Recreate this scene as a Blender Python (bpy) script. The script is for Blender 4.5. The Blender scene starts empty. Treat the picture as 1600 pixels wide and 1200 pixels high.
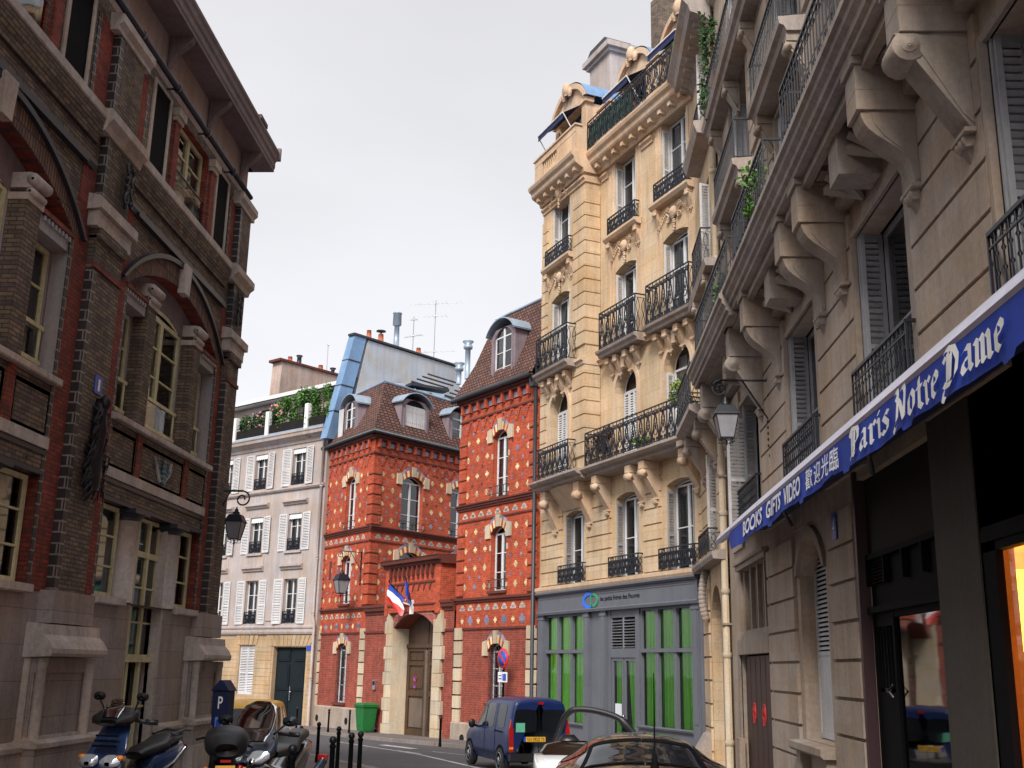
import bpy, math, random
from math import sin, cos, pi, radians, sqrt, atan2
from mathutils import Vector, Matrix
random.seed(7)
sc = bpy.context.scene
col = sc.collection
EYE = 1.7

# ---------------------------------------------------------------- ground profile (the street falls away from the camera)
GK = [(-60, 0.2), (0, 0), (10, -.25), (16, -.45), (29, -.85), (51, -1.3), (62, -1.45), (400, -1.5)]
def g(y):
    if y <= GK[0][0]: return GK[0][1]
    for (a, za), (b, zb) in zip(GK, GK[1:]):
        if y <= b: return za + (zb - za) * (y - a) / (b - a)
    return GK[-1][1]

# ---------------------------------------------------------------- materials
def nt(name):
    m = bpy.data.materials.new(name); m.use_nodes = True
    t = m.node_tree; b = t.nodes['Principled BSDF']
    return m, t, b
def N(t, typ, **k):
    n = t.nodes.new(typ)
    for a, v in k.items():
        if a in n.inputs: n.inputs[a].default_value = v
        else: setattr(n, a, v)
    return n
def c4(c): return (c[0], c[1], c[2], 1)
def facade_vec(t, sx=1, sz=1):
    tc = N(t, 'ShaderNodeTexCoord'); s = N(t, 'ShaderNodeSeparateXYZ'); t.links.new(tc.outputs['Object'], s.inputs[0])
    a = N(t, 'ShaderNodeMath', operation='ADD'); t.links.new(s.outputs[0], a.inputs[0]); t.links.new(s.outputs[1], a.inputs[1])
    c = N(t, 'ShaderNodeCombineXYZ'); t.links.new(a.outputs[0], c.inputs[0]); t.links.new(s.outputs[2], c.inputs[1])
    return tc, c
def grime(t, tc, colsock, lo=.55, scale=.5, fine=9.0, streak=True):
    """multiply a colour by stains of several sizes, some of them running down the wall"""
    n1 = N(t, 'ShaderNodeTexNoise', Scale=scale, Detail=5.0, Roughness=.6); t.links.new(tc.outputs['Object'], n1.inputs['Vector'])
    mp = N(t, 'ShaderNodeMapping'); mp.inputs['Scale'].default_value = (3.0, 3.0, .25 if streak else 3.0)
    t.links.new(tc.outputs['Object'], mp.inputs['Vector'])
    n2 = N(t, 'ShaderNodeTexNoise', Scale=1.3, Detail=6.0, Roughness=.7); t.links.new(mp.outputs[0], n2.inputs['Vector'])
    n3 = N(t, 'ShaderNodeTexNoise', Scale=fine, Detail=4.0, Roughness=.7); t.links.new(tc.outputs['Object'], n3.inputs['Vector'])
    ad = N(t, 'ShaderNodeMath', operation='ADD'); t.links.new(n1.outputs['Fac'], ad.inputs[0]); t.links.new(n2.outputs['Fac'], ad.inputs[1])
    a2 = N(t, 'ShaderNodeMath', operation='MULTIPLY_ADD'); a2.inputs[1].default_value = .7; t.links.new(n3.outputs['Fac'], a2.inputs[0]); t.links.new(ad.outputs[0], a2.inputs[2])
    mr = N(t, 'ShaderNodeMapRange'); mr.inputs['From Min'].default_value = 1.0; mr.inputs['From Max'].default_value = 1.65
    mr.inputs['To Min'].default_value = lo; mr.inputs['To Max'].default_value = 1.18; t.links.new(a2.outputs[0], mr.inputs['Value'])
    mx = N(t, 'ShaderNodeVectorMath', operation='SCALE'); t.links.new(colsock, mx.inputs[0]); t.links.new(mr.outputs[0], mx.inputs['Scale'])
    return mx.outputs[0], n3
def bump(t, b, hsock, strength=.4, dist=.01):
    bp = N(t, 'ShaderNodeBump'); bp.inputs['Strength'].default_value = strength; bp.inputs['Distance'].default_value = dist
    t.links.new(hsock, bp.inputs['Height']); t.links.new(bp.outputs[0], b.inputs['Normal'])
def m_brick(name, c1, c2, mort, w=.22, h=.075, ms=.012, lo=.6, rough=.85, scale=.5, bias=0.0):
    m, t, b = nt(name); tc, v = facade_vec(t)
    br = N(t, 'ShaderNodeTexBrick'); br.inputs['Color1'].default_value = c4(c1); br.inputs['Color2'].default_value = c4(c2); br.inputs['Mortar'].default_value = c4(mort)
    br.inputs['Scale'].default_value = 1; br.inputs['Mortar Size'].default_value = ms; br.inputs['Mortar Smooth'].default_value = .3
    br.inputs['Brick Width'].default_value = w; br.inputs['Row Height'].default_value = h; br.inputs['Bias'].default_value = bias
    t.links.new(v.outputs[0], br.inputs['Vector'])
    # odd bricks of another firing
    wn = N(t, 'ShaderNodeTexNoise', Scale=3.3, Detail=3.0); t.links.new(tc.outputs['Object'], wn.inputs['Vector'])
    hs = N(t, 'ShaderNodeHueSaturation'); mr = N(t, 'ShaderNodeMapRange'); mr.inputs['To Min'].default_value = .6; mr.inputs['To Max'].default_value = 1.4
    t.links.new(wn.outputs['Fac'], mr.inputs['Value']); t.links.new(mr.outputs[0], hs.inputs['Value']); t.links.new(br.outputs['Color'], hs.inputs['Color'])
    o, n3 = grime(t, tc, hs.outputs[0], lo, scale); t.links.new(o, b.inputs['Base Color']); b.inputs['Roughness'].default_value = rough
    inv = N(t, 'ShaderNodeMath', operation='SUBTRACT'); inv.inputs[0].default_value = 1.0; t.links.new(br.outputs['Fac'], inv.inputs[1])
    a = N(t, 'ShaderNodeMath', operation='MULTIPLY_ADD'); a.inputs[1].default_value = .5; t.links.new(n3.outputs['Fac'], a.inputs[0]); t.links.new(inv.outputs[0], a.inputs[2])
    bump(t, b, a.outputs[0], .8, .012)
    return m
def m_stone(name, c, lo=.6, rough=.85, block=None, scale=.5, dark=None, blockvar=.12):
    m, t, b = nt(name); tc, v = facade_vec(t)
    if block:
        br = N(t, 'ShaderNodeTexBrick'); k = 1 - blockvar
        br.inputs['Color1'].default_value = c4(c); br.inputs['Color2'].default_value = c4([x * k * f for x, f in zip(c, (1.0, .97, .9))])
        br.inputs['Mortar'].default_value = c4(dark or [x * .55 for x in c]); br.inputs['Scale'].default_value = 1
        br.inputs['Mortar Size'].default_value = .006; br.inputs['Mortar Smooth'].default_value = .2
        br.inputs['Brick Width'].default_value = block[0]; br.inputs['Row Height'].default_value = block[1]
        t.links.new(v.outputs[0], br.inputs['Vector']); src = br.outputs['Color']
    else:
        rgb = N(t, 'ShaderNodeRGB'); rgb.outputs[0].default_value = c4(c); src = rgb.outputs[0]
    hn = N(t, 'ShaderNodeTexNoise', Scale=.9, Detail=4.0); t.links.new(tc.outputs['Object'], hn.inputs['Vector'])
    mxx = N(t, 'ShaderNodeMix', data_type='RGBA', blend_type='MULTIPLY'); mrr = N(t, 'ShaderNodeMapRange'); mrr.inputs['From Min'].default_value = .4; mrr.inputs['From Max'].default_value = .7
    t.links.new(hn.outputs['Fac'], mrr.inputs['Value']); t.links.new(mrr.outputs[0], mxx.inputs['Factor']); t.links.new(src, mxx.inputs['A'])
    mxx.inputs['B'].default_value = (1.0, .88, .74, 1)
    o, n3 = grime(t, tc, mxx.outputs['Result'], lo, scale, 14.0); t.links.new(o, b.inputs['Base Color']); b.inputs['Roughness'].default_value = rough
    bump(t, b, n3.outputs['Fac'], .35, .01)
    return m
def m_plain(name, c, rough=.5, metal=0.0, var=.75, fine=12.0, spec=None, bmp=.15):
    m, t, b = nt(name); tc = N(t, 'ShaderNodeTexCoord')
    rgb = N(t, 'ShaderNodeRGB'); rgb.outputs[0].default_value = c4(c)
    o, n3 = grime(t, tc, rgb.outputs[0], var, .9, fine); t.links.new(o, b.inputs['Base Color'])
    b.inputs['Roughness'].default_value = rough; b.inputs['Metallic'].default_value = metal
    if spec is not None: b.inputs['Specular IOR Level'].default_value = spec
    if bmp: bump(t, b, n3.outputs['Fac'], bmp, .005)
    return m
def m_glass(name, tint=(.75, .8, .82), refl=1.0, trans=.75):
    m = bpy.data.materials.new(name); m.use_nodes = True; t = m.node_tree; t.nodes.clear()
    out = N(t, 'ShaderNodeOutputMaterial'); tr = N(t, 'ShaderNodeBsdfTransparent'); tr.inputs[0].default_value = c4([x * trans for x in tint])
    gl = N(t, 'ShaderNodeBsdfGlossy'); gl.inputs['Roughness'].default_value = .03; gl.inputs[0].default_value = (.95, .97, 1, 1)
    tc = N(t, 'ShaderNodeTexCoord'); nz = N(t, 'ShaderNodeTexNoise', Scale=1.2, Detail=1.0); t.links.new(tc.outputs['Object'], nz.inputs['Vector'])
    bp = N(t, 'ShaderNodeBump'); bp.inputs['Strength'].default_value = .12; bp.inputs['Distance'].default_value = .05; bp.inputs['Distance'].default_value = .02; t.links.new(nz.outputs['Fac'], bp.inputs['Height']); t.links.new(bp.outputs[0], gl.inputs['Normal'])
    fr = N(t, 'ShaderNodeFresnel'); fr.inputs[0].default_value = 1.5 + .35 * refl
    mx = N(t, 'ShaderNodeMixShader'); t.links.new(fr.outputs[0], mx.inputs[0]); t.links.new(tr.outputs[0], mx.inputs[1]); t.links.new(gl.outputs[0], mx.inputs[2]); t.links.new(mx.outputs[0], out.inputs[0])
    return m
def m_emit(name, c, s):
    m, t, b = nt(name); b.inputs['Base Color'].default_value = c4(c); b.inputs['Emission Color'].default_value = c4(c); b.inputs['Emission Strength'].default_value = s
    return m
def m_curtain(name, c, freq=9.0, lo=.55):
    m, t, b = nt(name); tc, v = facade_vec(t)
    w = N(t, 'ShaderNodeTexWave', Scale=freq / 6.28, Distortion=1.5); w.inputs['Detail'].default_value = 2.0; w.inputs['Detail Scale'].default_value = .6
    t.links.new(v.outputs[0], w.inputs['Vector'])
    b.inputs['Base Color'].default_value = c4(c)
    b.inputs['Roughness'].default_value = .8; bump(t, b, w.outputs['Fac'], .7, .04)
    return m
def m_paint(name, c, rough=.25, coat=.7, flake=0.0, metal=0.0):
    m, t, b = nt(name); b.inputs['Base Color'].default_value = c4(c); b.inputs['Roughness'].default_value = rough
    b.inputs['Coat Weight'].default_value = coat; b.inputs['Coat Roughness'].default_value = .06; b.inputs['Metallic'].default_value = metal
    tc = N(t, 'ShaderNodeTexCoord'); n = N(t, 'ShaderNodeTexNoise', Scale=3.0, Detail=6.0); t.links.new(tc.outputs['Object'], n.inputs['Vector'])
    mr = N(t, 'ShaderNodeMapRange'); mr.inputs['To Min'].default_value = rough * .7; mr.inputs['To Max'].default_value = rough * 1.6; t.links.new(n.outputs['Fac'], mr.inputs['Value']); t.links.new(mr.outputs[0], b.inputs['Roughness'])
    return m
def m_leaf(name, c):
    m, t, b = nt(name); oi = N(t, 'ShaderNodeNewGeometry')
    hs = N(t, 'ShaderNodeHueSaturation', Color=c4(c)); mr = N(t, 'ShaderNodeMapRange'); mr.inputs['To Min'].default_value = .5; mr.inputs['To Max'].default_value = 1.7
    t.links.new(oi.outputs['Random Per Island'], mr.inputs['Value']); t.links.new(mr.outputs[0], hs.inputs['Value']); t.links.new(hs.outputs[0], b.inputs['Base Color'])
    b.inputs['Roughness'].default_value = .6
    return m
def vary(name, lo, hi):
    t = M[name].node_tree; b = t.nodes['Principled BSDF']; l = b.inputs['Base Color'].links[0]; src = l.from_socket
    ge = N(t, 'ShaderNodeNewGeometry'); mr = N(t, 'ShaderNodeMapRange'); mr.inputs['To Min'].default_value = lo; mr.inputs['To Max'].default_value = hi; t.links.new(ge.outputs['Random Per Island'], mr.inputs['Value'])
    mx = N(t, 'ShaderNodeVectorMath', operation='SCALE'); t.links.new(src, mx.inputs[0]); t.links.new(mr.outputs[0], mx.inputs['Scale']); t.links.new(mx.outputs[0], b.inputs['Base Color'])

M = dict(
 brown=m_brick('brown_brick', (.27, .19, .12), (.12, .085, .075), (.07, .058, .055), lo=.45, w=.2, h=.062, ms=.009),
 red=m_brick('red_brick', (.37, .06, .033), (.20, .035, .027), (.10, .05, .04), lo=.45, w=.2, h=.062, ms=.009),
 darkbrick=m_brick('dark_glazed_brick', (.04, .03, .03), (.025, .02, .022), (.24, .21, .19), rough=.45, h=.156, w=.4, ms=.014),
 voussoir=m_brick('arch_brick', (.26, .14, .09), (.13, .07, .06), (.04, .032, .03), w=.075, h=.5, lo=.5),
 lstone=m_stone('grey_mauve_stone', (.40, .35, .35), block=(1.4, .47), lo=.55),
 lstone2=m_stone('pale_weathered_stone', (.55, .485, .455), lo=.5),
 plaster=m_stone('grey_plaster', (.36, .34, .36), lo=.7),
 frieze=m_stone('mauve_frieze_plaster', (.38, .29, .28), lo=.6),
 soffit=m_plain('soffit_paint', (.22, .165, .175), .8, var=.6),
 iron=m_plain('black_iron', (.006, .008, .016), .45, var=.8, spec=.4),
 steel=m_plain('blue_black_steel', (.03, .03, .045), .4, var=.7),
 oframe=m_plain('ochre_window_paint', (.66, .60, .36), .55, var=.6),
 wframe=m_plain('white_window_paint', (.68, .68, .70), .45, var=.8),
 gshut=m_plain('grey_shutter_paint', (.33, .33, .35), .55, var=.75),
 wshut=m_plain('white_shutter_paint', (.60, .60, .62), .55, var=.75),
 glass=m_glass('window_glass'), gclear=m_glass('clear_shop_glass', (.97, 1, .97), .3, .98), gdark=m_glass('dark_glass', (.3, .35, .4), 1.2, .5),
 inner=m_plain('dark_interior', (.022, .02, .02), .95, bmp=0, spec=.05),
 net=m_curtain('net_curtain', (.72, .74, .80), 14, .5),
 green=m_curtain('green_curtain', (.40, 1.0, .08), 11, .35),
 cream=m_stone('cream_limestone', (.62, .48, .335), block=(1.1, .49), lo=.62, blockvar=.1, dark=(.42, .3, .17)),
 cream2=m_stone('cream_carved_limestone', (.62, .465, .34), lo=.62),
 slab=m_stone('grey_balcony_stone', (.37, .315, .29), lo=.55),
 rstone=m_stone('grey_beige_limestone', (.43, .355, .30), block=(1.3, .52), lo=.62, blockvar=.12, dark=(.42, .32, .25)),
 rstone2=m_stone('grey_beige_carved_stone', (.34, .285, .245), lo=.6),
 rred=m_brick('orange_red_brick', (.60, .074, .022), (.37, .044, .018), (.36, .14, .08), ms=.011, h=.085, lo=.6),
 rdark=m_brick('dull_red_brick', (.38, .055, .03), (.24, .036, .025), (.28, .13, .09), ms=.012, h=.085, lo=.55),
 rmould=m_plain('dark_red_moulding', (.13, .03, .02), .8, var=.6),
 bluetile=m_plain('blue_glazed_brick', (.20, .19, .28), .4, var=.7),
 ytile=m_plain('cream_glazed_brick', (.80, .62, .34), .5, var=.75),
 quoin=m_stone('pale_quoin_stone', (.55, .47, .36), lo=.68),
 base=m_stone('stained_base_stone', (.36, .31, .27), lo=.5),
 tiles=m_brick('brown_roof_tile', (.24, .095, .065), (.12, .055, .045), (.02, .014, .014), w=.2, h=.155, ms=.03, lo=.6, scale=.8),
 zinc=m_plain('zinc_sheet', (.34, .42, .52), .45, .3, var=.75),
 zincb=m_plain('blue_zinc', (.19, .32, .52), .4, .2, var=.75),
 zincdark=m_plain('dark_gutter', (.035, .04, .05), .45, .2, var=.7),
 dormer=m_plain('mauve_dormer_paint', (.24, .19, .22), .7, var=.65),
 gwall=m_stone('pale_pink_render', (.42, .375, .375), lo=.68),
 gstone=m_stone('yellow_ashlar', (.48, .36, .24), block=(1.0, .42), lo=.6),
 party=m_stone('party_wall_render', (.42, .45, .51), lo=.8),
 chim=m_stone('stained_chimney_render', (.46, .36, .33), lo=.55),
 pot=m_plain('terracotta', (.48, .14, .07), .8),
 fascia=m_plain('slate_grey_paint', (.118, .124, .152), .5, var=.88),
 oak=m_plain('dark_oak', (.075, .04, .022), .6, var=.5, fine=20),
 oakg=m_plain('weathered_oak', (.15, .11, .085), .75, var=.5, fine=20),
 gdoor=m_plain('dark_green_door_paint', (.008, .014, .018), .6, var=.7, spec=.2),
 bdoor=m_plain('brown_door_paint', (.045, .02, .016), .5, var=.8),
 black=m_plain('black_paint', (.004, .004, .005), .8, bmp=0, spec=.1), 
 brownpanel=m_plain('brown_black_panel', (.022, .014, .013), .75, var=.7, spec=.12),
 pillar=m_stone('dark_shop_pillar', (.06, .052, .044), lo=.7),
 asphalt=m_plain('asphalt', (.075, .075, .085), .8, var=.7, fine=60, bmp=.5),
 pave=m_stone('pavement_asphalt', (.14, .125, .13), lo=.7),
 kerb=m_stone('granite_kerb', (.24, .22, .215), lo=.7, block=(1.0, .3)),
 white=m_plain('white_paint', (.75, .75, .76), .5, var=.85),
 line=m_plain('worn_road_paint', (.5, .5, .52), .7, var=.45, fine=30),
 meterblue=m_plain('dark_blue_enamel', (.004, .012, .06), .5),
 red_s=m_plain('red_sign_paint', (.6, .03, .03), .4), blue_s=m_plain('blue_sign_paint', (.02, .07, .42), .35, var=.9, bmp=0),
 awn=m_plain('blue_awning_canvas', (.006, .04, .36), .8, var=.85, fine=40), awnbar=m_plain('lavender_white_lacquer', (.55, .55, .68), .35, var=.85),
 awnw=m_plain('navy_canvas', (.012, .02, .09), .8), cloth_w=m_plain('white_lettering', (.8, .8, .8), .7, var=.9, bmp=0),
 leaf=m_leaf('leaf_green', (.06, .15, .025)), leafd=m_leaf('dark_leaf', (.03, .075, .02)), leafy=m_leaf('yellow_leaf', (.18, .26, .03)), pink=m_leaf('pink_petal', (.6, .2, .25)), twig=m_leaf('brown_twig', (.12, .05, .03)),
 lampglass=m_plain('frosted_lamp_glass', (.26, .26, .28), .3, bmp=0), chrome=m_plain('chrome', (.7, .7, .72), .12, 1.0, bmp=0), alu=m_plain('aluminium', (.5, .5, .53), .3, .9, bmp=0),
 rubber=m_plain('tyre_rubber', (.018, .018, .02), .8), plast=m_plain('black_plastic', (.014, .014, .017), .45), seat=m_plain('black_vinyl', (.02, .02, .022), .4),
 bluecar=m_paint('blue_car_paint', (.002, .015, .09), .35, .25), browncar=m_paint('brown_black_car_paint', (.022, .012, .009), .15, 1.0), whitecar=m_paint('white_car_paint', (.75, .77, .82)), yellow=m_paint('yellow_car_paint', (.9, .48, .01), .5, .2),
 bikeblue=m_paint('blue_grey_scooter_paint', (.02, .045, .13), .25, .8, metal=.2), bikegrey=m_paint('graphite_scooter_paint', (.03, .04, .06), .2, .9, metal=.3),
 cgl=m_plain('car_glass', (.008, .01, .014), .04, spec=.45, bmp=0), lamp_r=m_plain('red_lens', (.35, .01, .01), .15, bmp=0), lamp_o=m_plain('orange_lens', (.8, .25, .02), .2, bmp=0), lens=m_plain('clear_lens', (.65, .7, .78), .1, .6, bmp=0),
 plate=m_plain('yellow_number_plate', (.75, .42, .05), .4, bmp=0), binp=m_plain('green_bin_plastic', (.008, .14, .03), .45, var=.85), paper=m_plain('paper', (.7, .75, .8), .7, bmp=0), bluepaper=m_plain('blue_notice', (.1, .25, .7), .6, bmp=0),
 gpaper=m_plain('green_sticker', (.12, .45, .3), .6, bmp=0), logog=m_plain('green_logo_paint', (.03, .32, .13), .5, bmp=0), logob=m_plain('blue_logo_paint', (.02, .16, .85), .5, bmp=0),
 bronze=m_plain('dark_bronze', (.025, .02, .025), .45, .5), glaze=m_plain('blue_green_glaze', (.06, .14, .18), .3), screen=m_glass('smoked_windscreen', (.45, .38, .36), .8, .7),
 shopwall=m_emit('self_lit_shop_wall', (.85, .30, .06), .42), shoplamp=m_emit('glowing_lamp_shade', (1.0, .55, .03), 2.6), shopg=m_emit('self_lit_green_goods', (.35, .5, .05), .35),  # shop wall and goods emit too: lamplight put into their material
 frame_r=m_plain('dark_red_frame', (.05, .02, .025), .5),
)

for _n, _a, _b in (('ytile', .5, 1.1), ('bluetile', .5, 1.5), ('quoin', .82, 1.1), ('gshut', .8, 1.15)): vary(_n, _a, _b)
# ---------------------------------------------------------------- mesh builder
class MB:
    def __init__(s): s.v = []; s.f = []; s.m = []; s.sm = []; s.isl = []; s.fi = []
    def add(s, vs, fs, mat=0, smooth=False):
        o = len(s.v); s.v += [tuple(v) for v in vs]; s.isl.append((o, len(s.v)))
        for f in fs: s.f.append([o + i for i in f]); s.m.append(mat); s.sm.append(smooth); s.fi.append(len(s.isl) - 1)
    def quad(s, a, b, c, d, mat=0): s.add([a, b, c, d], [(0, 1, 2, 3)], mat)
    def box(s, x0, x1, y0, y1, z0, z1, mat=0):
        v = [(x, y, z) for z in (z0, z1) for y in (y0, y1) for x in (x0, x1)]
        s.add(v, [(0, 1, 3, 2), (4, 6, 7, 5), (0, 4, 5, 1), (2, 3, 7, 6), (0, 2, 6, 4), (1, 5, 7, 3)], mat)
    def bbox(s, x0, x1, y0, y1, z0, z1, b=.01, mat=0):
        """box with chamfered vertical/horizontal front edges (front = -y)"""
        s.prism([(x0 + b, z0), (x1 - b, z0), (x1, z0 + b), (x1, z1 - b), (x1 - b, z1), (x0 + b, z1), (x0, z1 - b), (x0, z0 + b)], y0, y1, mat)
    def prism(s, poly, y0, y1, mat=0, axis='y'):
        n = len(poly)
        def P(p, y): return (p[0], y, p[1]) if axis == 'y' else ((y, p[0], p[1]) if axis == 'x' else (p[0], p[1], y))
        v = [P(p, y0) for p in poly] + [P(p, y1) for p in poly]
        s.add(v, [tuple(range(n)), tuple(range(2 * n - 1, n - 1, -1))] + [(i, i + n, (i + 1) % n + n, (i + 1) % n) for i in range(n)], mat)
    def ring_loft(s, rings, mat=0, smooth=True, cap=True, closed=True):
        n = len(rings[0]); o = [p for r in rings for p in r]; fs = []
        for i in range(len(rings) - 1):
            for j in range(n if closed else n - 1):
                k = (j + 1) % n; fs.append((i * n + j, i * n + k, (i + 1) * n + k, (i + 1) * n + j))
        if cap: fs += [tuple(range(n)), tuple(range(len(rings) * n - 1, (len(rings) - 1) * n - 1, -1))]
        s.add(o, fs, mat, smooth)
    def tube(s, pts, r=.015, n=5, mat=0, cap=True, r1=None):
        pts = [Vector(p) for p in pts]; rings = []
        for i, p in enumerate(pts):
            d = (pts[min(i + 1, len(pts) - 1)] - pts[max(i - 1, 0)])
            if d.length < 1e-9: d = Vector((0, 0, 1))
            d.normalize(); a = d.cross(Vector((0, 0, 1)) if abs(d.z) < .95 else Vector((0, 1, 0))).normalized(); b = d.cross(a)
            rr = r if r1 is None else r + (r1 - r) * i / (len(pts) - 1)
            rings.append([tuple(p + a * (rr * cos(2 * pi * k / n + pi / n)) + b * (rr * sin(2 * pi * k / n + pi / n))) for k in range(n)])
        s.ring_loft(rings, mat, n > 5, cap)
    def lathe(s, c, prof, n=12, mat=0, axis='z', smooth=True):
        rings = []
        for r, h in prof:
            ring = []
            for k in range(n):
                a = 2 * pi * k / n
                if axis == 'z': ring.append((c[0] + r * cos(a), c[1] + r * sin(a), c[2] + h))
                elif axis == 'y': ring.append((c[0] + r * cos(a), c[1] + h, c[2] + r * sin(a)))
                else: ring.append((c[0] + h, c[1] + r * cos(a), c[2] + r * sin(a)))
            rings.append(ring)
        s.ring_loft(rings, mat, smooth)
    def ball(s, c, rx, ry=None, rz=None, n=8, mat=0):
        ry = rx if ry is None else ry; rz = rx if rz is None else rz
        rings = []
        for i in range(1, n):
            t = pi * i / n; rings.append([(c[0] + rx * sin(t) * cos(2 * pi * k / n), c[1] + ry * sin(t) * sin(2 * pi * k / n), c[2] + rz * cos(t)) for k in range(n)])
        s.ring_loft(rings, mat, True)
    def profx(s, x0, x1, prof, mat=0):
        """profile given as (out, z) points, extruded along x; out is towards the street (-y)"""
        s.prism([(-o, z) for o, z in prof], x0, x1, mat, 'x')
    def clusters(s):
        isl = []; at = {}
        for i, k in enumerate(s.isl): isl.append(k)
        n = len(isl)
        if n < 2 or n > 700: return None
        bb = []
        for a, b in isl:
            P = s.v[a:b]; lo = [min(p[k] for p in P) for k in (0, 1, 2)]; hi = [max(p[k] for p in P) for k in (0, 1, 2)]; bb.append((lo, hi, max(hi[k] - lo[k] for k in (0, 1, 2))))
        par = list(range(n))
        def fd(x):
            while par[x] != x: par[x] = par[par[x]]; x = par[x]
            return x
        for i in range(n):
            for j in range(i):
                if fd(i) == fd(j): continue
                d2 = 0
                for k in (0, 1, 2): gp = max(0, bb[i][0][k] - bb[j][1][k], bb[j][0][k] - bb[i][1][k]); d2 += gp * gp
                if sqrt(d2) <= max(.02, .45 * max(bb[i][2], bb[j][2])): par[fd(i)] = fd(j)
        gr = {}
        for i in range(n): gr.setdefault(fd(i), []).append(i)
        return list(gr.values()) if 1 < len(gr) <= 60 else None
    def build(s, name, mats, parent=None, bevel=0):
        if parent is not None and name not in ('tile_pattern', 'lettering', 'curtain', 'tail_light', 'nose_grille') and len(s.isl) > 1:
            cl = s.clusters()
            if cl:
                fo = {}
                for fi, f in enumerate(s.f): fo.setdefault(s.fi[fi], []).append(fi)
                out = []
                for g_ in cl:
                    q = MB()
                    for i in g_:
                        a, b = s.isl[i]; o = len(q.v); q.v += s.v[a:b]
                        for fi in fo.get(i, []): q.f.append([x - a + o for x in s.f[fi]]); q.m.append(s.m[fi]); q.sm.append(s.sm[fi])
                    out.append(q._build(name, mats, parent, bevel))
                return out[0]
        return s._build(name, mats, parent, bevel)
    def _build(s, name, mats, parent=None, bevel=0):
        me = bpy.data.meshes.new(name); me.from_pydata(s.v, [], s.f)
        if not isinstance(mats, (list, tuple)): mats = [mats]
        for m in mats: me.materials.append(M[m] if isinstance(m, str) else m)
        me.polygons.foreach_set('material_index', s.m); me.polygons.foreach_set('use_smooth', s.sm); me.update()
        o = bpy.data.objects.new(name, me); col.objects.link(o)
        if parent is not None: o.parent = parent
        if bevel:
            b = o.modifiers.new('bevel', 'BEVEL'); b.width = bevel; b.segments = 1; b.limit_method = 'ANGLE'; b.angle_limit = radians(50)
        return o
def merge(dst, src, moff):
    o = len(dst.v); k = len(dst.isl); dst.v += src.v; dst.isl += [(a + o, b + o) for a, b in src.isl]
    for f, m_, s_, i in zip(src.f, src.m, src.sm, src.fi): dst.f.append([x + o for x in f]); dst.m.append(m_ + moff); dst.sm.append(s_); dst.fi.append(i + k)
def tag(o, label=None, cat=None, group=None, kind=None):
    if label:
        o['label'] = label
        if not 4 <= len(label.split()) <= 16: print('LABEL', len(label.split()), label)
    if cat: o['category'] = cat
    if group: o['group'] = group
    if kind: o['kind'] = kind
    return o
def empty(name, label, cat, loc=(0, 0, 0), rz=0, group=None):
    o = bpy.data.objects.new(name, None); col.objects.link(o); o.location = loc; o.rotation_euler = (0, 0, rz); o.empty_display_size = .3
    return tag(o, label, cat, group)
def copy_tree(o, loc, rz=None, label=None):
    def rec(q, par):
        c = q.copy(); col.objects.link(c); c.parent = par
        for ch in list(q.children): rec(ch, c)
        return c
    kids = list(o.children); c = o.copy(); col.objects.link(c)
    for ch in kids: rec(ch, c)
    c.location = loc
    if rz is not None: c.rotation_euler = (0, 0, rz)
    if label: c['label'] = label
    return c
class Frame:
    """a facade line on the ground: origin, direction to the right as seen from the street; local y runs into the building"""
    def __init__(s, o, d): l = sqrt(d[0] ** 2 + d[1] ** 2); s.o = o; s.d = (d[0] / l, d[1] / l); s.rz = atan2(d[1], d[0])
    def w(s, u, out=0, z=0):
        return (s.o[0] + s.d[0] * u + s.d[1] * out, s.o[1] + s.d[1] * u - s.d[0] * out, z)
FL = Frame((-7.2, 0), (0, 1)); FRT = Frame((4, 27.2), (0, -1)); FC = Frame((-.54, 40.46), (.444, -.896)); FS = Frame((3.9, 31.5), (0, -1))
FD = Frame((-11.96, 56), (.592, -.806)); FP = Frame((-9.36, 52.45), (.595, .804)); FG = Frame((-18.5, 61), (.793, -.609))

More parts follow.
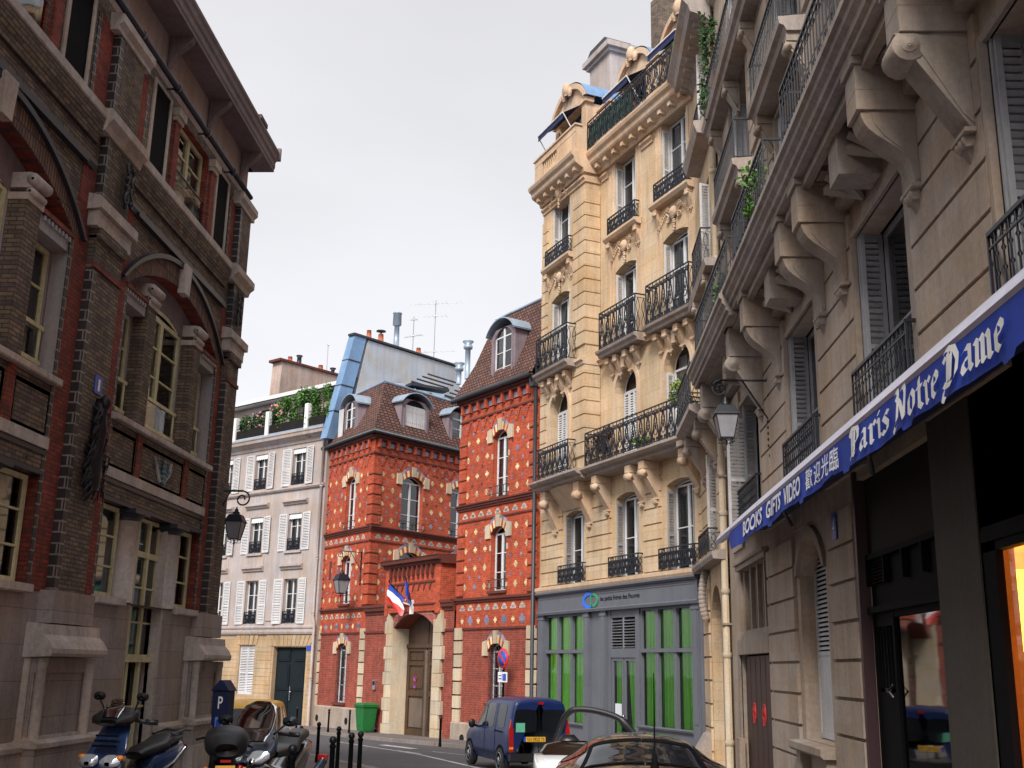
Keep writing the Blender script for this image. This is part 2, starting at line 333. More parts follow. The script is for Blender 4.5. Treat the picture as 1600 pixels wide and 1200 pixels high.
# ---------------------------------------------------------------- facade tools
def arc_pts(a, b, zs, rise, n=10):
    """points of an arch from (a,zs) up to the crown and down to (b,zs)"""
    w = (b - a) / 2; cx = (a + b) / 2
    if rise >= w - 1e-6: return [(cx - w * cos(pi * i / n), zs + rise * sin(pi * i / n)) for i in range(n + 1)]
    R = (w * w + rise * rise) / (2 * rise); th = math.asin(w / R)
    return [(cx + R * sin(-th + 2 * th * i / n), zs + rise - R + R * cos(-th + 2 * th * i / n)) for i in range(n + 1)]
def wall(mb, u0, u1, z0, z1, ops, depth=.35, mat=0, rmat=None, y=0.0):
    """front sheet with real openings and their reveals. ops: (a,b,z0,z1[,rise])"""
    rmat = mat if rmat is None else rmat
    ops = [(max(o[0], u0), min(o[1], u1), max(o[2], z0), min(o[3], z1)) + tuple(o[4:]) for o in ops if o[0] < u1 and o[1] > u0 and o[2] < z1 and o[3] > z0]
    xs = sorted(set([u0, u1] + [o[0] for o in ops] + [o[1] for o in ops])); zs = sorted(set([z0, z1] + [o[2] for o in ops] + [o[3] for o in ops]))
    for i in range(len(xs) - 1):
        for j in range(len(zs) - 1):
            cx = (xs[i] + xs[i + 1]) / 2; cz = (zs[j] + zs[j + 1]) / 2
            if any(o[0] < cx < o[1] and o[2] < cz < o[3] for o in ops): continue
            mb.quad((xs[i], y, zs[j]), (xs[i + 1], y, zs[j]), (xs[i + 1], y, zs[j + 1]), (xs[i], y, zs[j + 1]), mat)
    for o in ops:
        a, b, c, d = o[:4]; rise = o[4] if len(o) > 4 else 0; zs_ = d - rise
        mb.quad((a, y, c), (a, y, zs_), (a, y + depth, zs_), (a, y + depth, c), rmat)
        mb.quad((b, y, c), (b, y + depth, c), (b, y + depth, zs_), (b, y, zs_), rmat)
        if c > z0 + .01: mb.quad((a, y, c), (a, y + depth, c), (b, y + depth, c), (b, y, c), rmat)
        if rise:
            p = arc_pts(a, b, zs_, rise, 12)
            for q, r in zip(p, p[1:]):
                mb.quad((q[0], y, q[1]), (r[0], y, r[1]), (r[0], y, d), (q[0], y, d), mat)
                mb.quad((q[0], y, q[1]), (q[0], y + depth, q[1]), (r[0], y + depth, r[1]), (r[0], y, r[1]), rmat)
        else: mb.quad((a, y, d), (b, y, d), (b, y + depth, d), (a, y + depth, d), rmat)
def rustic(mb, u0, u1, joints, ops=(), y=0.0, proud=.06, gap=.05, mat=0, ends=0.0):
    """courses of masonry standing proud of the wall with open joints between them"""
    for za, zb in zip(joints, joints[1:]):
        a = za + gap / 2; b = zb - gap / 2
        segs = [(u0, u1)]
        for o in ops:
            if o[2] < b and o[3] > a:
                ns = []
                for s0, s1 in segs:
                    if o[0] >= s1 or o[1] <= s0: ns.append((s0, s1)); continue
                    if o[0] > s0: ns.append((s0, o[0]))
                    if o[1] < s1: ns.append((o[1], s1))
                segs = ns
        for s0, s1 in segs:
            if s1 - s0 > .06: mb.box(s0 + ends, s1 - ends, y - proud, y + .002, a, b, mat)
_cr = random.Random(11)
def casement(root, a, b, z0, z1, y, fm='wframe', rows=3, leaves=2, rise=0, fw=.055, curtain=None, glass='glass', name='window', transom=None, thick=.06, cw=1.0):
    f = MB(); zt = z1 - rise
    f.box(a, a + fw, y, y + thick, z0, zt); f.box(b - fw, b, y, y + thick, z0, zt); f.box(a + fw, b - fw, y, y + thick, z0, z0 + fw)
    if rise:
        p = arc_pts(a, b, zt, rise, 12); q = arc_pts(a + fw, b - fw, zt, rise - fw if rise - fw < (b - a) / 2 - fw else (b - a) / 2 - fw, 12)
        for i in range(12): f.add([(p[i][0], y, p[i][1]), (p[i + 1][0], y, p[i + 1][1]), (q[i + 1][0], y, q[i + 1][1]), (q[i][0], y, q[i][1])], [(0, 1, 2, 3)])
        f.box(a + fw, b - fw, y, y + thick, zt - fw / 2, zt + fw / 2)
    else: f.box(a + fw, b - fw, y, y + thick, z1 - fw, z1)
    w = b - a
    for k in range(1, leaves):
        x = a + w * k / leaves; f.box(x - fw * .8, x + fw * .8, y - .012, y + thick, z0 + fw, zt - fw * .5)
    for k in range(1, rows):
        z = z0 + (zt - z0) * k / rows; f.box(a + fw, b - fw, y + .008, y + thick - .01, z - .016, z + .016)
    if transom: f.box(a + fw, b - fw, y - .02, y + thick, transom - .05, transom + .05)
    fo = f.build(name, fm, root)
    gm = MB(); yy = y + thick * .6
    if rise:
        p = arc_pts(a + fw * .5, b - fw * .5, zt, rise - fw * .5, 12); gm.add([(a + fw * .5, yy, z0 + fw * .5), (b - fw * .5, yy, z0 + fw * .5)] + [(q[0], yy, q[1]) for q in reversed(p)], [tuple(range(15))])
    else: gm.quad((a + fw * .5, yy, z0 + fw * .5), (b - fw * .5, yy, z0 + fw * .5), (b - fw * .5, yy, z1 - fw * .5), (a + fw * .5, yy, z1 - fw * .5))
    gm.build('pane', glass, fo)
    if curtain:
        cw = cw * _cr.uniform(.55, 1.0)
        cm = MB(); n = 16
        for s0, s1 in ((a + .04, a + w * .5 * cw), (b - w * .5 * cw, b - .04)):
            for k in range(n):
                xa = s0 + (s1 - s0) * k / n; xb = s0 + (s1 - s0) * (k + 1) / n
                ya = y + .16 + .025 * sin(k * 1.9); yb = y + .16 + .025 * sin((k + 1) * 1.9)
                cm.quad((xa, ya, z0 + .05), (xb, yb, z0 + .05), (xb, yb, z1 - .03 - rise * .3), (xa, ya, z1 - .03 - rise * .3))
        cm.build('curtain', curtain, fo)
    return fo
def louvre(mb, p0, p1, z0, z1, th=.035, mat=0, step=.085, solid=0.0):
    """louvred shutter leaf standing on the line p0-p1 (local xy)"""
    dx = p1[0] - p0[0]; dy = p1[1] - p0[1]; L = sqrt(dx * dx + dy * dy); ux, uy = dx / L, dy / L; nx, ny = uy * th / 2, -ux * th / 2
    def bx(s0, s1, za, zb, k=1.0):
        P = [(p0[0] + ux * s + nx * q * k, p0[1] + uy * s + ny * q * k) for s, q in ((s0, -1), (s1, -1), (s1, 1), (s0, 1))]
        mb.add([(x, y, z) for z in (za, zb) for x, y in P], [(0, 1, 2, 3), (7, 6, 5, 4), (0, 4, 5, 1), (1, 5, 6, 2), (2, 6, 7, 3), (3, 7, 4, 0)], mat)
    fr = .06; bx(0, fr, z0, z1); bx(L - fr, L, z0, z1); bx(fr, L - fr, z0, z0 + .09); bx(fr, L - fr, z1 - .07, z1)
    zm = z0 + (z1 - z0) * .42; bx(fr, L - fr, zm, zm + .07)
    if solid: bx(fr, L - fr, z0 + .09, z0 + solid, .5)
    z = z0 + .1 + solid
    while z < z1 - .1:
        if not (zm - .03 < z < zm + .05):
            a = [(p0[0] + ux * s + nx * q, p0[1] + uy * s + ny * q, z + dz) for s, q, dz in ((fr, -.8, .05), (L - fr, -.8, .05), (L - fr, .8, 0), (fr, .8, 0))]
            mb.add(a, [(0, 1, 2, 3)], mat)
        z += step
def scroll(mb, cx, cz, w, h, y, r=.011, flip=1, n=4):
    """one C/S scroll of wrought iron inside a w x h cell"""
    pts = []
    r0 = w * .36; top = cz + h / 2 - r0; bot = cz - h / 2 + r0
    for i in range(11): a = pi * 2.3 * (1 - i / 10); rr = r0 * (.22 + .78 * i / 10); pts.append((cx + flip * (rr * cos(a) * .9), y, top + rr * sin(a)))
    for i in range(1, 6):
        t = i / 6; pts.append((cx + flip * (r0 * cos(t * pi) * .9), y, top + (bot - top) * t))
    for i in range(11): a = pi + pi * 2.3 * (i / 10); rr = r0 * (1 - .78 * i / 10); pts.append((cx + flip * (rr * cos(a) * .9), y, bot + rr * sin(a)))
    mb.tube(pts, r, n)
def rail_ornate(mb, a, b, z0, z1, y, cell=.42, ret=0.0):
    def T(p, q, r=.016): mb.tube([p, q], r, 4)
    T((a, y, z1), (b, y, z1), .026); T((a, y, z0 + .04), (b, y, z0 + .04), .018); T((a, y, z1 - .12), (b, y, z1 - .12), .014)
    n = max(1, round((b - a) / cell)); w = (b - a) / n
    for i in range(n + 1): T((a + w * i, y, z0), (a + w * i, y, z1), .022 if i % 3 == 0 else .014)
    for i in range(n):
        c = a + w * (i + .5)
        scroll(mb, c - w * .24, (z0 + z1 - .08) / 2, w * .52, z1 - z0 - .16, y, .019, 1); scroll(mb, c + w * .24, (z0 + z1 - .08) / 2, w * .52, z1 - z0 - .16, y, .019, -1)
        for zq in (.3, .62): mb.tube([(c + .5 * w * .42 * cos(q * pi / 5), y, z0 + (z1 - z0) * zq + .10 * sin(q * pi / 5)) for q in range(11)], .014, 4)
        mb.lathe((c, y, z0 + (z1 - z0) * .45), [(.004, -.1), (.03, -.04), (.035, 0), (.02, .06), (.004, .12)], 5)
        mb.tube([(c + w * .12 * cos(k * pi / 4), y, z1 - .06 + .045 * sin(k * pi / 4)) for k in range(9)], .008, 4)
    if ret:
        for x in (a, b):
            T((x, y, z1), (x, y + ret, z1), .026); T((x, y, z0 + .04), (x, y + ret, z0 + .04), .018); T((x, y, z1 - .12), (x, y + ret, z1 - .12), .012)
            k = max(1, round(ret / .22))
            for i in range(k):
                yy = y + ret * (i + .5) / k; pts = [(x, yy + .06 * sin(t * 2 * pi), z0 + .06 + (z1 - z0 - .2) * t) for t in [j / 10 for j in range(11)]]
                mb.tube(pts, .011, 4); mb.tube([(x, yy - .06 * sin(t * 2 * pi), z0 + .06 + (z1 - z0 - .2) * t) for t in [j / 10 for j in range(11)]], .011, 4)
def rail_bars(mb, a, b, z0, z1, y, step=.12, ret=0.0, knob=True):
    def T(p, q, r=.014): mb.tube([p, q], r, 4)
    T((a, y, z1), (b, y, z1), .028); T((a, y, z0 + .05), (b, y, z0 + .05), .016); T((a, y, z1 - .14), (b, y, z1 - .14), .014)
    n = max(2, round((b - a) / step))
    for i in range(n + 1):
        x = a + (b - a) * i / n; T((x, y, z0), (x, y, z1), .018 if i in (0, n) else .012)
        if knob and 0 < i < n:
            for k in (.25, .5, .72): mb.lathe((x, y, z0 + (z1 - z0) * k), [(.01, -.03), (.026, 0), (.01, .03)], 5)
            mb.tube([(x + step * .5 + step * .35 * cos(q * pi / 3), y, z1 - .07 + .045 * sin(q * pi / 3)) for q in range(7)], .007, 3)
    if ret:
        for x in (a, b):
            T((x, y, z1), (x, y + ret, z1), .028); T((x, y, z0 + .05), (x, y + ret, z0 + .05), .016)
            k = max(2, round(ret / .15))
            for i in range(k): yy = y + ret * (i + .5) / k; T((x, yy, z0), (x, yy, z1), .011)
def console(mb, cx, w, zt, zb, out, style='s', mat=0):
    """carved bracket: block on top, S curve below, drop at the foot"""
    h = zt - zb
    blk = .2 * h
    mb.box(cx - w * .6, cx + w * .6, -out, 0, zt - blk, zt, mat)
    pr = []
    n = 12
    for i in range(n + 1):
        t = i / n
        o = out * (.95 * (1 - t) ** 1.0 + .12) if style != 's' else out * (.16 + .80 / (1 + math.exp(9 * (t - .42))))
        pr.append((o, zt - blk - (h * .72) * t))
    poly = [(0, zt - blk)] + pr + [(0, pr[-1][1])]
    mb.prism([(-o, z) for o, z in poly], cx - w / 2, cx + w / 2, mat, 'x')
    for s in (-1, 1):
        inner = [(0.06, zt - blk - .06)] + [(o * .82, z - .02 if i < n else z + .05) for i, (o, z) in enumerate(pr) if i % 2 == 0] + [(0.06, pr[-1][1] + .05)]
        mb.prism([(-o, z) for o, z in inner], cx + s * w / 2, cx + s * (w / 2 + .015), mat, 'x')
    if style != 's':
        vr = .115 * h if h > 1 else .10 * h
        mb.lathe((cx - w * .56, -out * .88, zt - blk - .10 * h), [(.02, 0), (vr, .01), (vr, w * 1.12 - .01), (.02, w * 1.12)], 14, mat, 'x')
        mb.lathe((cx - w * .59, -out * .88, zt - blk - .10 * h), [(.01, 0), (vr * .5, .005), (vr * .5, w * 1.18 - .005), (.01, w * 1.18)], 10, mat, 'x')
    zb2 = pr[-1][1]
    mb.box(cx - w * .6, cx + w * .6, -out * .24, 0, zb2 - .05, zb2, mat)
    k_ = 1 if h > 1 else .55
    mb.ball((cx, -out * .08, zb2 - .1 * k_), w * .42, out * .16, .10 * k_, 8, mat)
    for q_ in (-1, 0, 1): mb.ball((cx + q_ * w * .25, -out * .12, zb2 - .08 * k_), w * .17, out * .13, .09 * k_, 6, mat)
    mb.lathe((cx, -.03, zb2 - .34 * k_), [(.005, 0), (.05 * k_, .06 * k_), (.11 * k_, .16 * k_)], 8, mat)
def leaves(mb, c, r, n, size=.09, seed=0, mat=0, shell=False):
    rnd = random.Random(seed)
    cl = [(c[0] + r[0] * rnd.uniform(-.75, .75), c[1] + r[1] * rnd.uniform(-.7, .7), c[2] + r[2] * rnd.uniform(-.8, .8), rnd.uniform(.25, .5)) for _ in range(9)]
    for i in range(n):
        q = rnd.choice(cl); th = rnd.uniform(0, 2 * pi); ph = math.acos(rnd.uniform(-1, 1)); k = q[3] * rnd.random() ** .4
        p = Vector((q[0] + r[0] * k * sin(ph) * cos(th), q[1] + r[1] * k * sin(ph) * sin(th), q[2] + r[2] * k * cos(ph)))
        a = Vector((rnd.uniform(-1, 1), rnd.uniform(-1, 1), rnd.uniform(-.6, 1))).normalized(); b = a.cross(Vector((rnd.uniform(-1, 1), rnd.uniform(-1, 1), .3))).normalized()
        s = size * rnd.uniform(.6, 1.3)
        mb.add([p, p + a * s * .5 + b * s * .3, p + a * s, p + a * s * .5 - b * s * .3], [(0, 1, 2, 3)], mat)
def text_mesh(txt, width, height, bold=0.0, shear=0.0, name='lettering'):
    """outline lettering turned into flat mesh polygons, fitted into width x height, origin at lower left"""
    cu = bpy.data.curves.new('t', 'FONT'); cu.body = txt; cu.size = 1; cu.offset = bold; cu.shear = shear; cu.resolution_u = 4
    o = bpy.data.objects.new('t', cu); col.objects.link(o); bpy.context.view_layer.update()
    me = o.to_mesh(); vs = [v.co.copy() for v in me.vertices]; fs = [tuple(p.vertices) for p in me.polygons]
    o.to_mesh_clear(); bpy.data.objects.remove(o); bpy.data.curves.remove(cu)
    if not vs: return [], []
    x0 = min(v.x for v in vs); x1 = max(v.x for v in vs); y0 = min(v.y for v in vs); y1 = max(v.y for v in vs)
    sx = width / (x1 - x0); sy = height / (y1 - y0)
    return [((v.x - x0) * sx, (v.y - y0) * sy) for v in vs], fs
def put_text(mb, txt, u, z, width, height, y, mat=0, bold=0.0, shear=0.0, yf=None, zf=None):
    vs, fs = text_mesh(txt, width, height, bold, shear)
    mb.add([(u + a, (yf(u + a, z + b) if yf else y), z + b + (zf(u + a) if zf else 0)) for a, b in vs], fs, mat)
# ================================================================ LEFT: brick institution building
def left_building():
    R = empty('brick_institution', 'dark brown and red brick building with big segmental arches along the left side', 'building', FL.w(0), FL.rz)
    UA, UE = -18.0, 22.4
    cs = [-1.4, 5.4, 12.2, 19.0]
    pc = [2.0, 8.8, 15.6]
    # ---- brick wall between 2.6 and 11.7, openings for the arches and the attic windows
    ops = []
    for c in cs:
        ops += [(c - 2.4, c + 2.4, 5.5, 8.4, .72), (c - 2.4, c + 2.4, 2.62, 4.2)]
        ops += [(c - .85, c + .85, 9.9, 11.5)]
    w = MB(); wall(w, UA, UE, 2.6, 11.7, ops, .24, 0, 2)
    # return wall round the corner
    w.quad((UE, 0, 2.6), (UE, 9, 2.6), (UE, 9, 11.7), (UE, 0, 11.7), 1)
    w.quad((UA, 0, 0), (UA, 9, 0), (UA, 9, 12.6), (UA, 0, 12.6), 1); w.quad((UA, 9, -1), (UE, 9, -1), (UE, 9, 12.6), (UA, 9, 12.6), 1)
    w.build('wall', ['brown', 'brown', 'red'], R)
    # ---- red brick strips beside every pier, dark glazed edges
    s = MB(); k = MB(); pl = MB()
    for p in pc + [22.0]:
        for a, b in (((p - .98, p - .52), (p + .52, p + .98)) if p < 22 else ((21.42, 21.72),)):
            s.box(a, b, -.012, 0, 2.6, 8.9); s.box(a, b, -.012, 0, 9.88, 11.35)
            ea, eb = (a - .10, a) if (a < p) else (b, b + .10)
            k.box(ea, eb, -.014, 0, 2.6, 8.0); k.box(ea, eb, -.014, 0, 9.88, 11.35)
        x0, x1 = (p - .5, p + .5) if p < 22 else (21.75, UE + .12)
        pl.box(x0, x1, -.12, 0, 2.6, 7.9, 0); pl.box(x0 - .0, x1, -.18, 0, 7.85, 8.02, 0); pl.box(x0, x1, -.12, 0, 8.5, 9.5, 0); pl.box(x0, x1, -.12, 0, 9.9, 11.3, 0)
        pl.box(x0 - .02, x1 + .02, -.15, -.10, 7.38, 7.46, 1)
        for z0_, z1_ in ((2.62, 7.38), (8.52, 9.5), (9.92, 11.28)): k.box(x0 - .004, x0 + .14, -.126, -.0, z0_, z1_)
        if p == 22.0: pl.box(UE, UE + .12, 0, 1.2, 2.6, 7.9, 0); pl.box(UE, UE + .12, 0, 1.2, 8.5, 9.5, 0); pl.box(UE, UE + .12, 0, 1.2, 9.9, 11.3, 0)
    s.build('red_strip', 'red', R); k.build('glazed_edge', 'darkbrick', R)
    pl.build('pilaster', ['brown', 'red'], R)
    # ---- stone caps and pedestals of the pilasters, ledges
    st = MB()
    for p in pc + [22.12]:
        h = .7 if p < 22 else .6
        e = p + h if p < 22 else UE + .3
        a = p - h
        st.profx(a + .06, e - .06, [(0, 8.0), (.17, 8.0), (.17, 8.16), (.18, 8.18), (.18, 8.24), (0, 8.24)]); st.profx(a, e, [(0, 8.24), (.24, 8.26), (.24, 8.42), (.2, 8.46), (0, 8.50)])
        st.profx(a - .02, e, [(0, 9.52), (.15, 9.52), (.18, 9.62), (.27, 9.70), (.27, 9.84), (.23, 9.88), (0, 9.9)])
        st.profx(a + .02, e - .02, [(0, 11.28), (.15, 11.28), (.15, 11.36), (.22, 11.42), (.22, 11.55), (0, 11.58)])
        if p > 22:
            for o, z0, z1 in ((.2, 8.0, 8.24), (.27, 8.26, 8.5), (.34, 9.55, 9.88), (.22, 11.28, 11.58)): st.box(UE, UE + o, 0, 1.3, z0, z1)
    st.build('pilaster_capital', 'lstone2', R)
    ld = MB()
    for a, b in [(UA, pc[0] - .7)] + [(x + .7, y - .7) for x, y in zip(pc, pc[1:])] + [(pc[-1] + .7, 21.4)]:
        ld.profx(a, b, [(0, 9.44), (.05, 9.44), (.07, 9.52), (.10, 9.66), (.16, 9.71), (.16, 9.84), (.12, 9.87), (0, 9.88)])
        ld.profx(a, b, [(.0, 9.30), (.05, 9.30), (.07, 9.40), (.11, 9.5), (.14, 9.66), (.14, 9.70), (0, 9.70)], 2)
        ld.profx(a, b, [(0, 8.86), (.05, 8.86), (.09, 8.92), (.09, 8.97), (0, 9.0)], 1)
    ld.build('string_course', ['lstone2', 'steel', 'brown'], R)
    # ---- arches
    for c in cs:
        av = MB(); zs = 7.68
        pi_ = arc_pts(c - 2.4, c + 2.4, zs, .72, 24); po = arc_pts(c - 2.62, c + 2.62, zs + .02, 1.06, 24); ph = arc_pts(c - 2.70, c + 2.70, zs + .02, 1.15, 24)
        for i in range(24):
            av.add([(x, yy, z) for yy in (-.02, .0) for x, z in (pi_[i], pi_[i + 1], po[i + 1], po[i])], [(0, 1, 2, 3), (0, 4, 5, 1), (2, 6, 7, 3)], 0)
            av.add([(x, yy, z) for yy in (-.09, .0) for x, z in (po[i], po[i + 1], ph[i + 1], ph[i])], [(0, 1, 2, 3), (0, 4, 5, 1), (2, 6, 7, 3)], 1)
        av.build('arch', ['voussoir', 'steel'], R)
        kb = MB(); kb.prism([(c - .13, 8.30), (c + .13, 8.30), (c + .17, 8.86), (c - .17, 8.86)], -.14, 0); kb.build('keystone', 'lstone2', R)
        # hood line above the arch, black
        hb = MB(); hb.box(c - 2.4, c + 2.4, -.1, 0, 8.77 + .08, 8.86 + .06); hb.build('hood_mould', 'steel', R)
        # window wall deep inside the arch
        iw = MB(); yb = .25
        wall(iw, c - 2.4, c + 2.4, 5.5, 8.4, [(c - 2.32, c - 1.42, 5.6, 7.38), (c - .98, c + .98, 5.6, 7.95, .2), (c + 1.42, c + 2.32, 5.6, 7.38)], .12, 0, 1, yb)
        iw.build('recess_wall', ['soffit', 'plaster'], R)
        for sgn in (-1, 1):
            pm = MB(); cx = c + sgn * 1.2
            pm.box(cx - .2, cx + .2, 0.0, yb, 5.55, 7.62); pm.build('window_pier', 'brown', R)
            cp = MB(); cp.box(cx - .23, cx + .23, -.03, yb, 7.62, 7.72); cp.lathe((cx - .22, -.05, 7.92), [(.02, 0), (.085, .01), (.085, .43), (.02, .44)], 12, 0, 'x'); cp.lathe((cx - .2, -.02, 7.75), [(.02, 0), (.06, .01), (.06, .39), (.02, .4)], 10, 0, 'x'); cp.box(cx - .2, cx + .2, -.02, yb, 7.8, 8.02)
            cp.build('scroll_capital', 'lstone2', R)
            lt = MB(); a, b = (c - 2.4, c - 1.45) if sgn < 0 else (c + 1.45, c + 2.4)
            lt.box(a, b, .02, yb, 7.40, 7.62, 0); lt.box(a, b, -.03, .10, 7.62, 7.70, 1)
            x = a + .05
            while x < b - .05: lt.box(x, x + .05, -.02, .02, 7.54, 7.61, 0); x += .11
            lt.build('lintel', ['plaster', 'red'], R)
            rv = MB(); e = c + sgn * 2.39
            rv.box(min(e, e - sgn * .025), max(e, e - sgn * .025), .0, yb, 5.56, 7.40); rv.build('reveal_lining', 'plaster', R)
            casement(R, c - 2.3 if sgn < 0 else c + 1.44, c - 1.44 if sgn < 0 else c + 2.3, 5.6, 7.38, yb + .02, 'oframe', 3, 1, 0, .07)
        casement(R, c - .96, c + .96, 5.6, 7.94, yb + .02, 'oframe', 4, 2, .2, .08, curtain=None)
        # guard rail panes in front of the lights
        for a, b in ((c - 2.3, c - 1.45), (c - .95, c + .95), (c + 1.45, c + 2.3)):
            gr = MB(); gr.box(a, b, yb - .06, yb - .01, 6.18, 6.24); gr.box(a, b, yb - .06, yb - .01, 5.68, 5.74); gr.box(a + .06, a + .12, yb - .05, yb - .02, 5.56, 6.2); gr.box(b - .12, b - .06, yb - .05, yb - .02, 5.56, 6.2)
            go = gr.build('guard_rail', 'oframe', R); pn = MB(); pn.quad((a, yb - .035, 5.74), (b, yb - .035, 5.74), (b, yb - .035, 6.18), (a, yb - .035, 6.18)); pn.build('guard_pane', 'glass', go)
        sl = MB(); sl.profx(c - 2.42, c + 2.42, [(-.3, 5.42), (.10, 5.40), (.12, 5.42), (.12, 5.50), (-.3, 5.58)]); sl.build('window_sill', 'lstone2', R)
        # panels under the sill
        pb = MB(); pb.box(c - 2.4, c + 2.4, .06, .10, 4.55, 5.42, 1)
        for a, b in ((c - 2.36, c - 1.3), (c - 1.05, c + 1.05), (c + 1.3, c + 2.36)):
            pb.box(a, b, .0, .06, 5.24, 5.30, 0); pb.box(a, b, .0, .06, 4.66, 4.72, 0); pb.box(a, a + .07, .0, .06, 4.72, 5.24, 0); pb.box(b - .07, b, .0, .06, 4.72, 5.24, 0)
            if b - a < 1.5: pb.box(a + .07, b - .07, .045, .055, 4.72, 5.24, 3)
        for x in (c - 1.18, c + 1.18): pb.box(x - .11, x + .11, -.03, .08, 4.56, 5.40, 2)
        pb.box(c - 2.4, c + 2.4, -.04, .08, 4.50, 4.66, 0)
        pb.build('spandrel_panel', ['lstone2', 'brown', 'red', 'steel'], R)
        orn = MB()
        for sg in (-1, 1):
            scroll(orn, c + sg * .22, 4.98, .3, .46, .02, .03, sg, 6); orn.tube([(c + sg * .08, .0, 4.78), (c + sg * .30, -.02, 4.95), (c + sg * .42, 0, 5.18)], .035, 6, 1)
            for q in range(4): orn.ball((c + sg * (.12 + .09 * q), -.02, 4.86 + .06 * q), .05, .03, .06, 6)
        for q in range(5): orn.ball((c, -.03, 4.78 + .09 * q), .09 - .01 * q, .04, .05, 6)
        orn.build('ceramic_ornament', ['glaze', 'lstone2'], R)
        # steel beam with rosettes over the ground floor windows
        be = MB(); be.box(c - 2.42, c + 2.42, -.02, .3, 4.14, 4.20); be.box(c - 2.42, c + 2.42, -.02, .3, 4.42, 4.48); be.box(c - 2.42, c + 2.42, .05, .1, 4.2, 4.42)
        for x in (c - 1.9, c - .6, c + .6, c + 1.9): be.lathe((x, .06, 4.31), [(.09, 0), (.09, -.02), (.05, -.05), (.02, -.06)], 8, 0, 'y')
        be.build('steel_lintel', 'steel', R)
        # ground floor three-light window: stone columns, tall middle light
        for sgn in (-1, 1):
            cm = MB(); cx = c + sgn * 1.0
            cm.box(*((cx - .06, cx + .28) if sgn < 0 else (cx - .28, cx + .06)), .02, .4, -.8, 2.62); cm.box(*((cx - .06, cx + .26) if sgn < 0 else (cx - .26, cx + .06)), .06, .4, 2.62, 4.0)
            cm.ring_loft([[(cx + .22 * cos(2 * pi * q / 20) * (1 - .04 * t), .14 + .22 * sin(2 * pi * q / 20), z) for q in range(20)] for t, z in ((0, 2.62), (.5, 3.3), (1, 4.0))], 0)
            cm.build('stone_column', 'lstone2', R)
            ca = MB(); ca.box(cx - .33, cx + .33, -.14, .42, 4.06, 4.13); ca.ring_loft([[(cx + r_ * cos(2 * pi * q / 16), .16 + r_ * sin(2 * pi * q / 16), z) for q in range(16)] for r_, z in ((.25, 3.95), (.27, 4.0), (.33, 4.06))], 0); ca.build('column_cap', 'steel', R)
            a, b = (c - 2.3, c - 1.3) if sgn < 0 else (c + 1.3, c + 2.3)
            casement(R, a, b, 2.68, 4.12, .14, 'oframe', 3, 1, 0, .07, glass='gdark', curtain='net')
            ss = MB(); ss.profx(a - .1, b + .0, [(-.3, 2.56), (.10, 2.54), (.13, 2.56), (.13, 2.66), (-.3, 2.72)]); ss.build('window_sill', 'lstone2', R)
        casement(R, c - .78, c + .78, 1.75, 4.12, .2, 'oframe', 4, 3, 0, .06, glass='gdark', transom=3.5)
        tb = MB()
        for x in (c - .78, c - .3, c + .25, c + .72): tb.box(x, x + .09, .16, .22, -.8, 1.75)
        tb.box(c - .78, c + .8, .12, .24, 1.68, 1.76); tb.box(c - .78, c + .8, .18, .22, .92, .96); tb.box(c - .78, c + .78, .5, .52, -.8, 1.7, 1); tb.build('door_grille', ['oframe', 'inner'], R)
        # attic windows
        for a, b in ((c - 2.1, c - 1.42), (c + 1.42, c + 2.1)):
            bl = MB(); bl.box(a, b, -.008, .0, 10.0, 11.5, 1)
            for x0, x1, z0, z1 in ((a - .09, a + .0, 9.95, 11.55), (b, b + .09, 9.95, 11.55), (a, b, 11.5, 11.55), (a, b, 9.95, 10.0)): bl.box(x0, x1, -.03, .1, z0, z1, 0)
            bl.build('blind_window', ['lstone2', 'black'], R)
        casement(R, c - .83, c + .83, 9.92, 11.48, .12, 'oframe', 3, 2, 0, .07, curtain='net', cw=.5)
        gd = MB(); gd.tube([(c - .85, .03, 10.5), (c + .85, .03, 10.5)], .02, 5); gd.tube([(c - .85, .03, 9.95), (c + .85, .03, 9.95)], .015, 5); gq = gd.build('guard_rail', 'steel', R)
        pn = MB(); pn.quad((c - .83, .03, 9.95), (c + .83, .03, 9.95), (c + .83, .03, 10.48), (c - .83, .03, 10.48)); pn.build('guard_pane', 'glass', gq)
        for sg in (-1, 1):
            ps = MB(); x = c + sg * 1.05; ps.box(x - .12, x + .12, -.06, .02, 9.88, 11.25, 0); ps.box(x - .16, x + .16, -.10, .02, 11.25, 11.33, 1); ps.box(x - .19, x + .19, -.14, .02, 11.33, 11.48, 1); ps.build('small_pilaster', ['red', 'lstone2'], R)
    # ---- frieze, brackets, soffit, cornice and gutter
    fz = MB(); fz.quad((UA, 0, 11.7), (UE, 0, 11.7), (UE, 0, 12.62), (UA, 0, 12.62)); fz.quad((UE, 0, 11.7), (UE, 9, 11.7), (UE, 9, 12.62), (UE, 0, 12.62))
    fz.build('frieze', 'frieze', R)
    br = MB(); x = -5.37
    while x < 22: br.prism([(-.02, 12.6), (-.44, 12.6), (-.40, 12.5), (-.16, 12.28), (-.04, 12.05), (-.02, 12.0)], x - .07, x + .07, 0, 'x'); x += 2.27
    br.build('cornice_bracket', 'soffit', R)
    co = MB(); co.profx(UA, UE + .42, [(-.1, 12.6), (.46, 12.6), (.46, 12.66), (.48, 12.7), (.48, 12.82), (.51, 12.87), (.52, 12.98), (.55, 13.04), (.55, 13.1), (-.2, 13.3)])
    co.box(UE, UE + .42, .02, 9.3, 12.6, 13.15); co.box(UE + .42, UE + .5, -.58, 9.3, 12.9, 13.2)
    co.build('cornice', 'soffit', R)
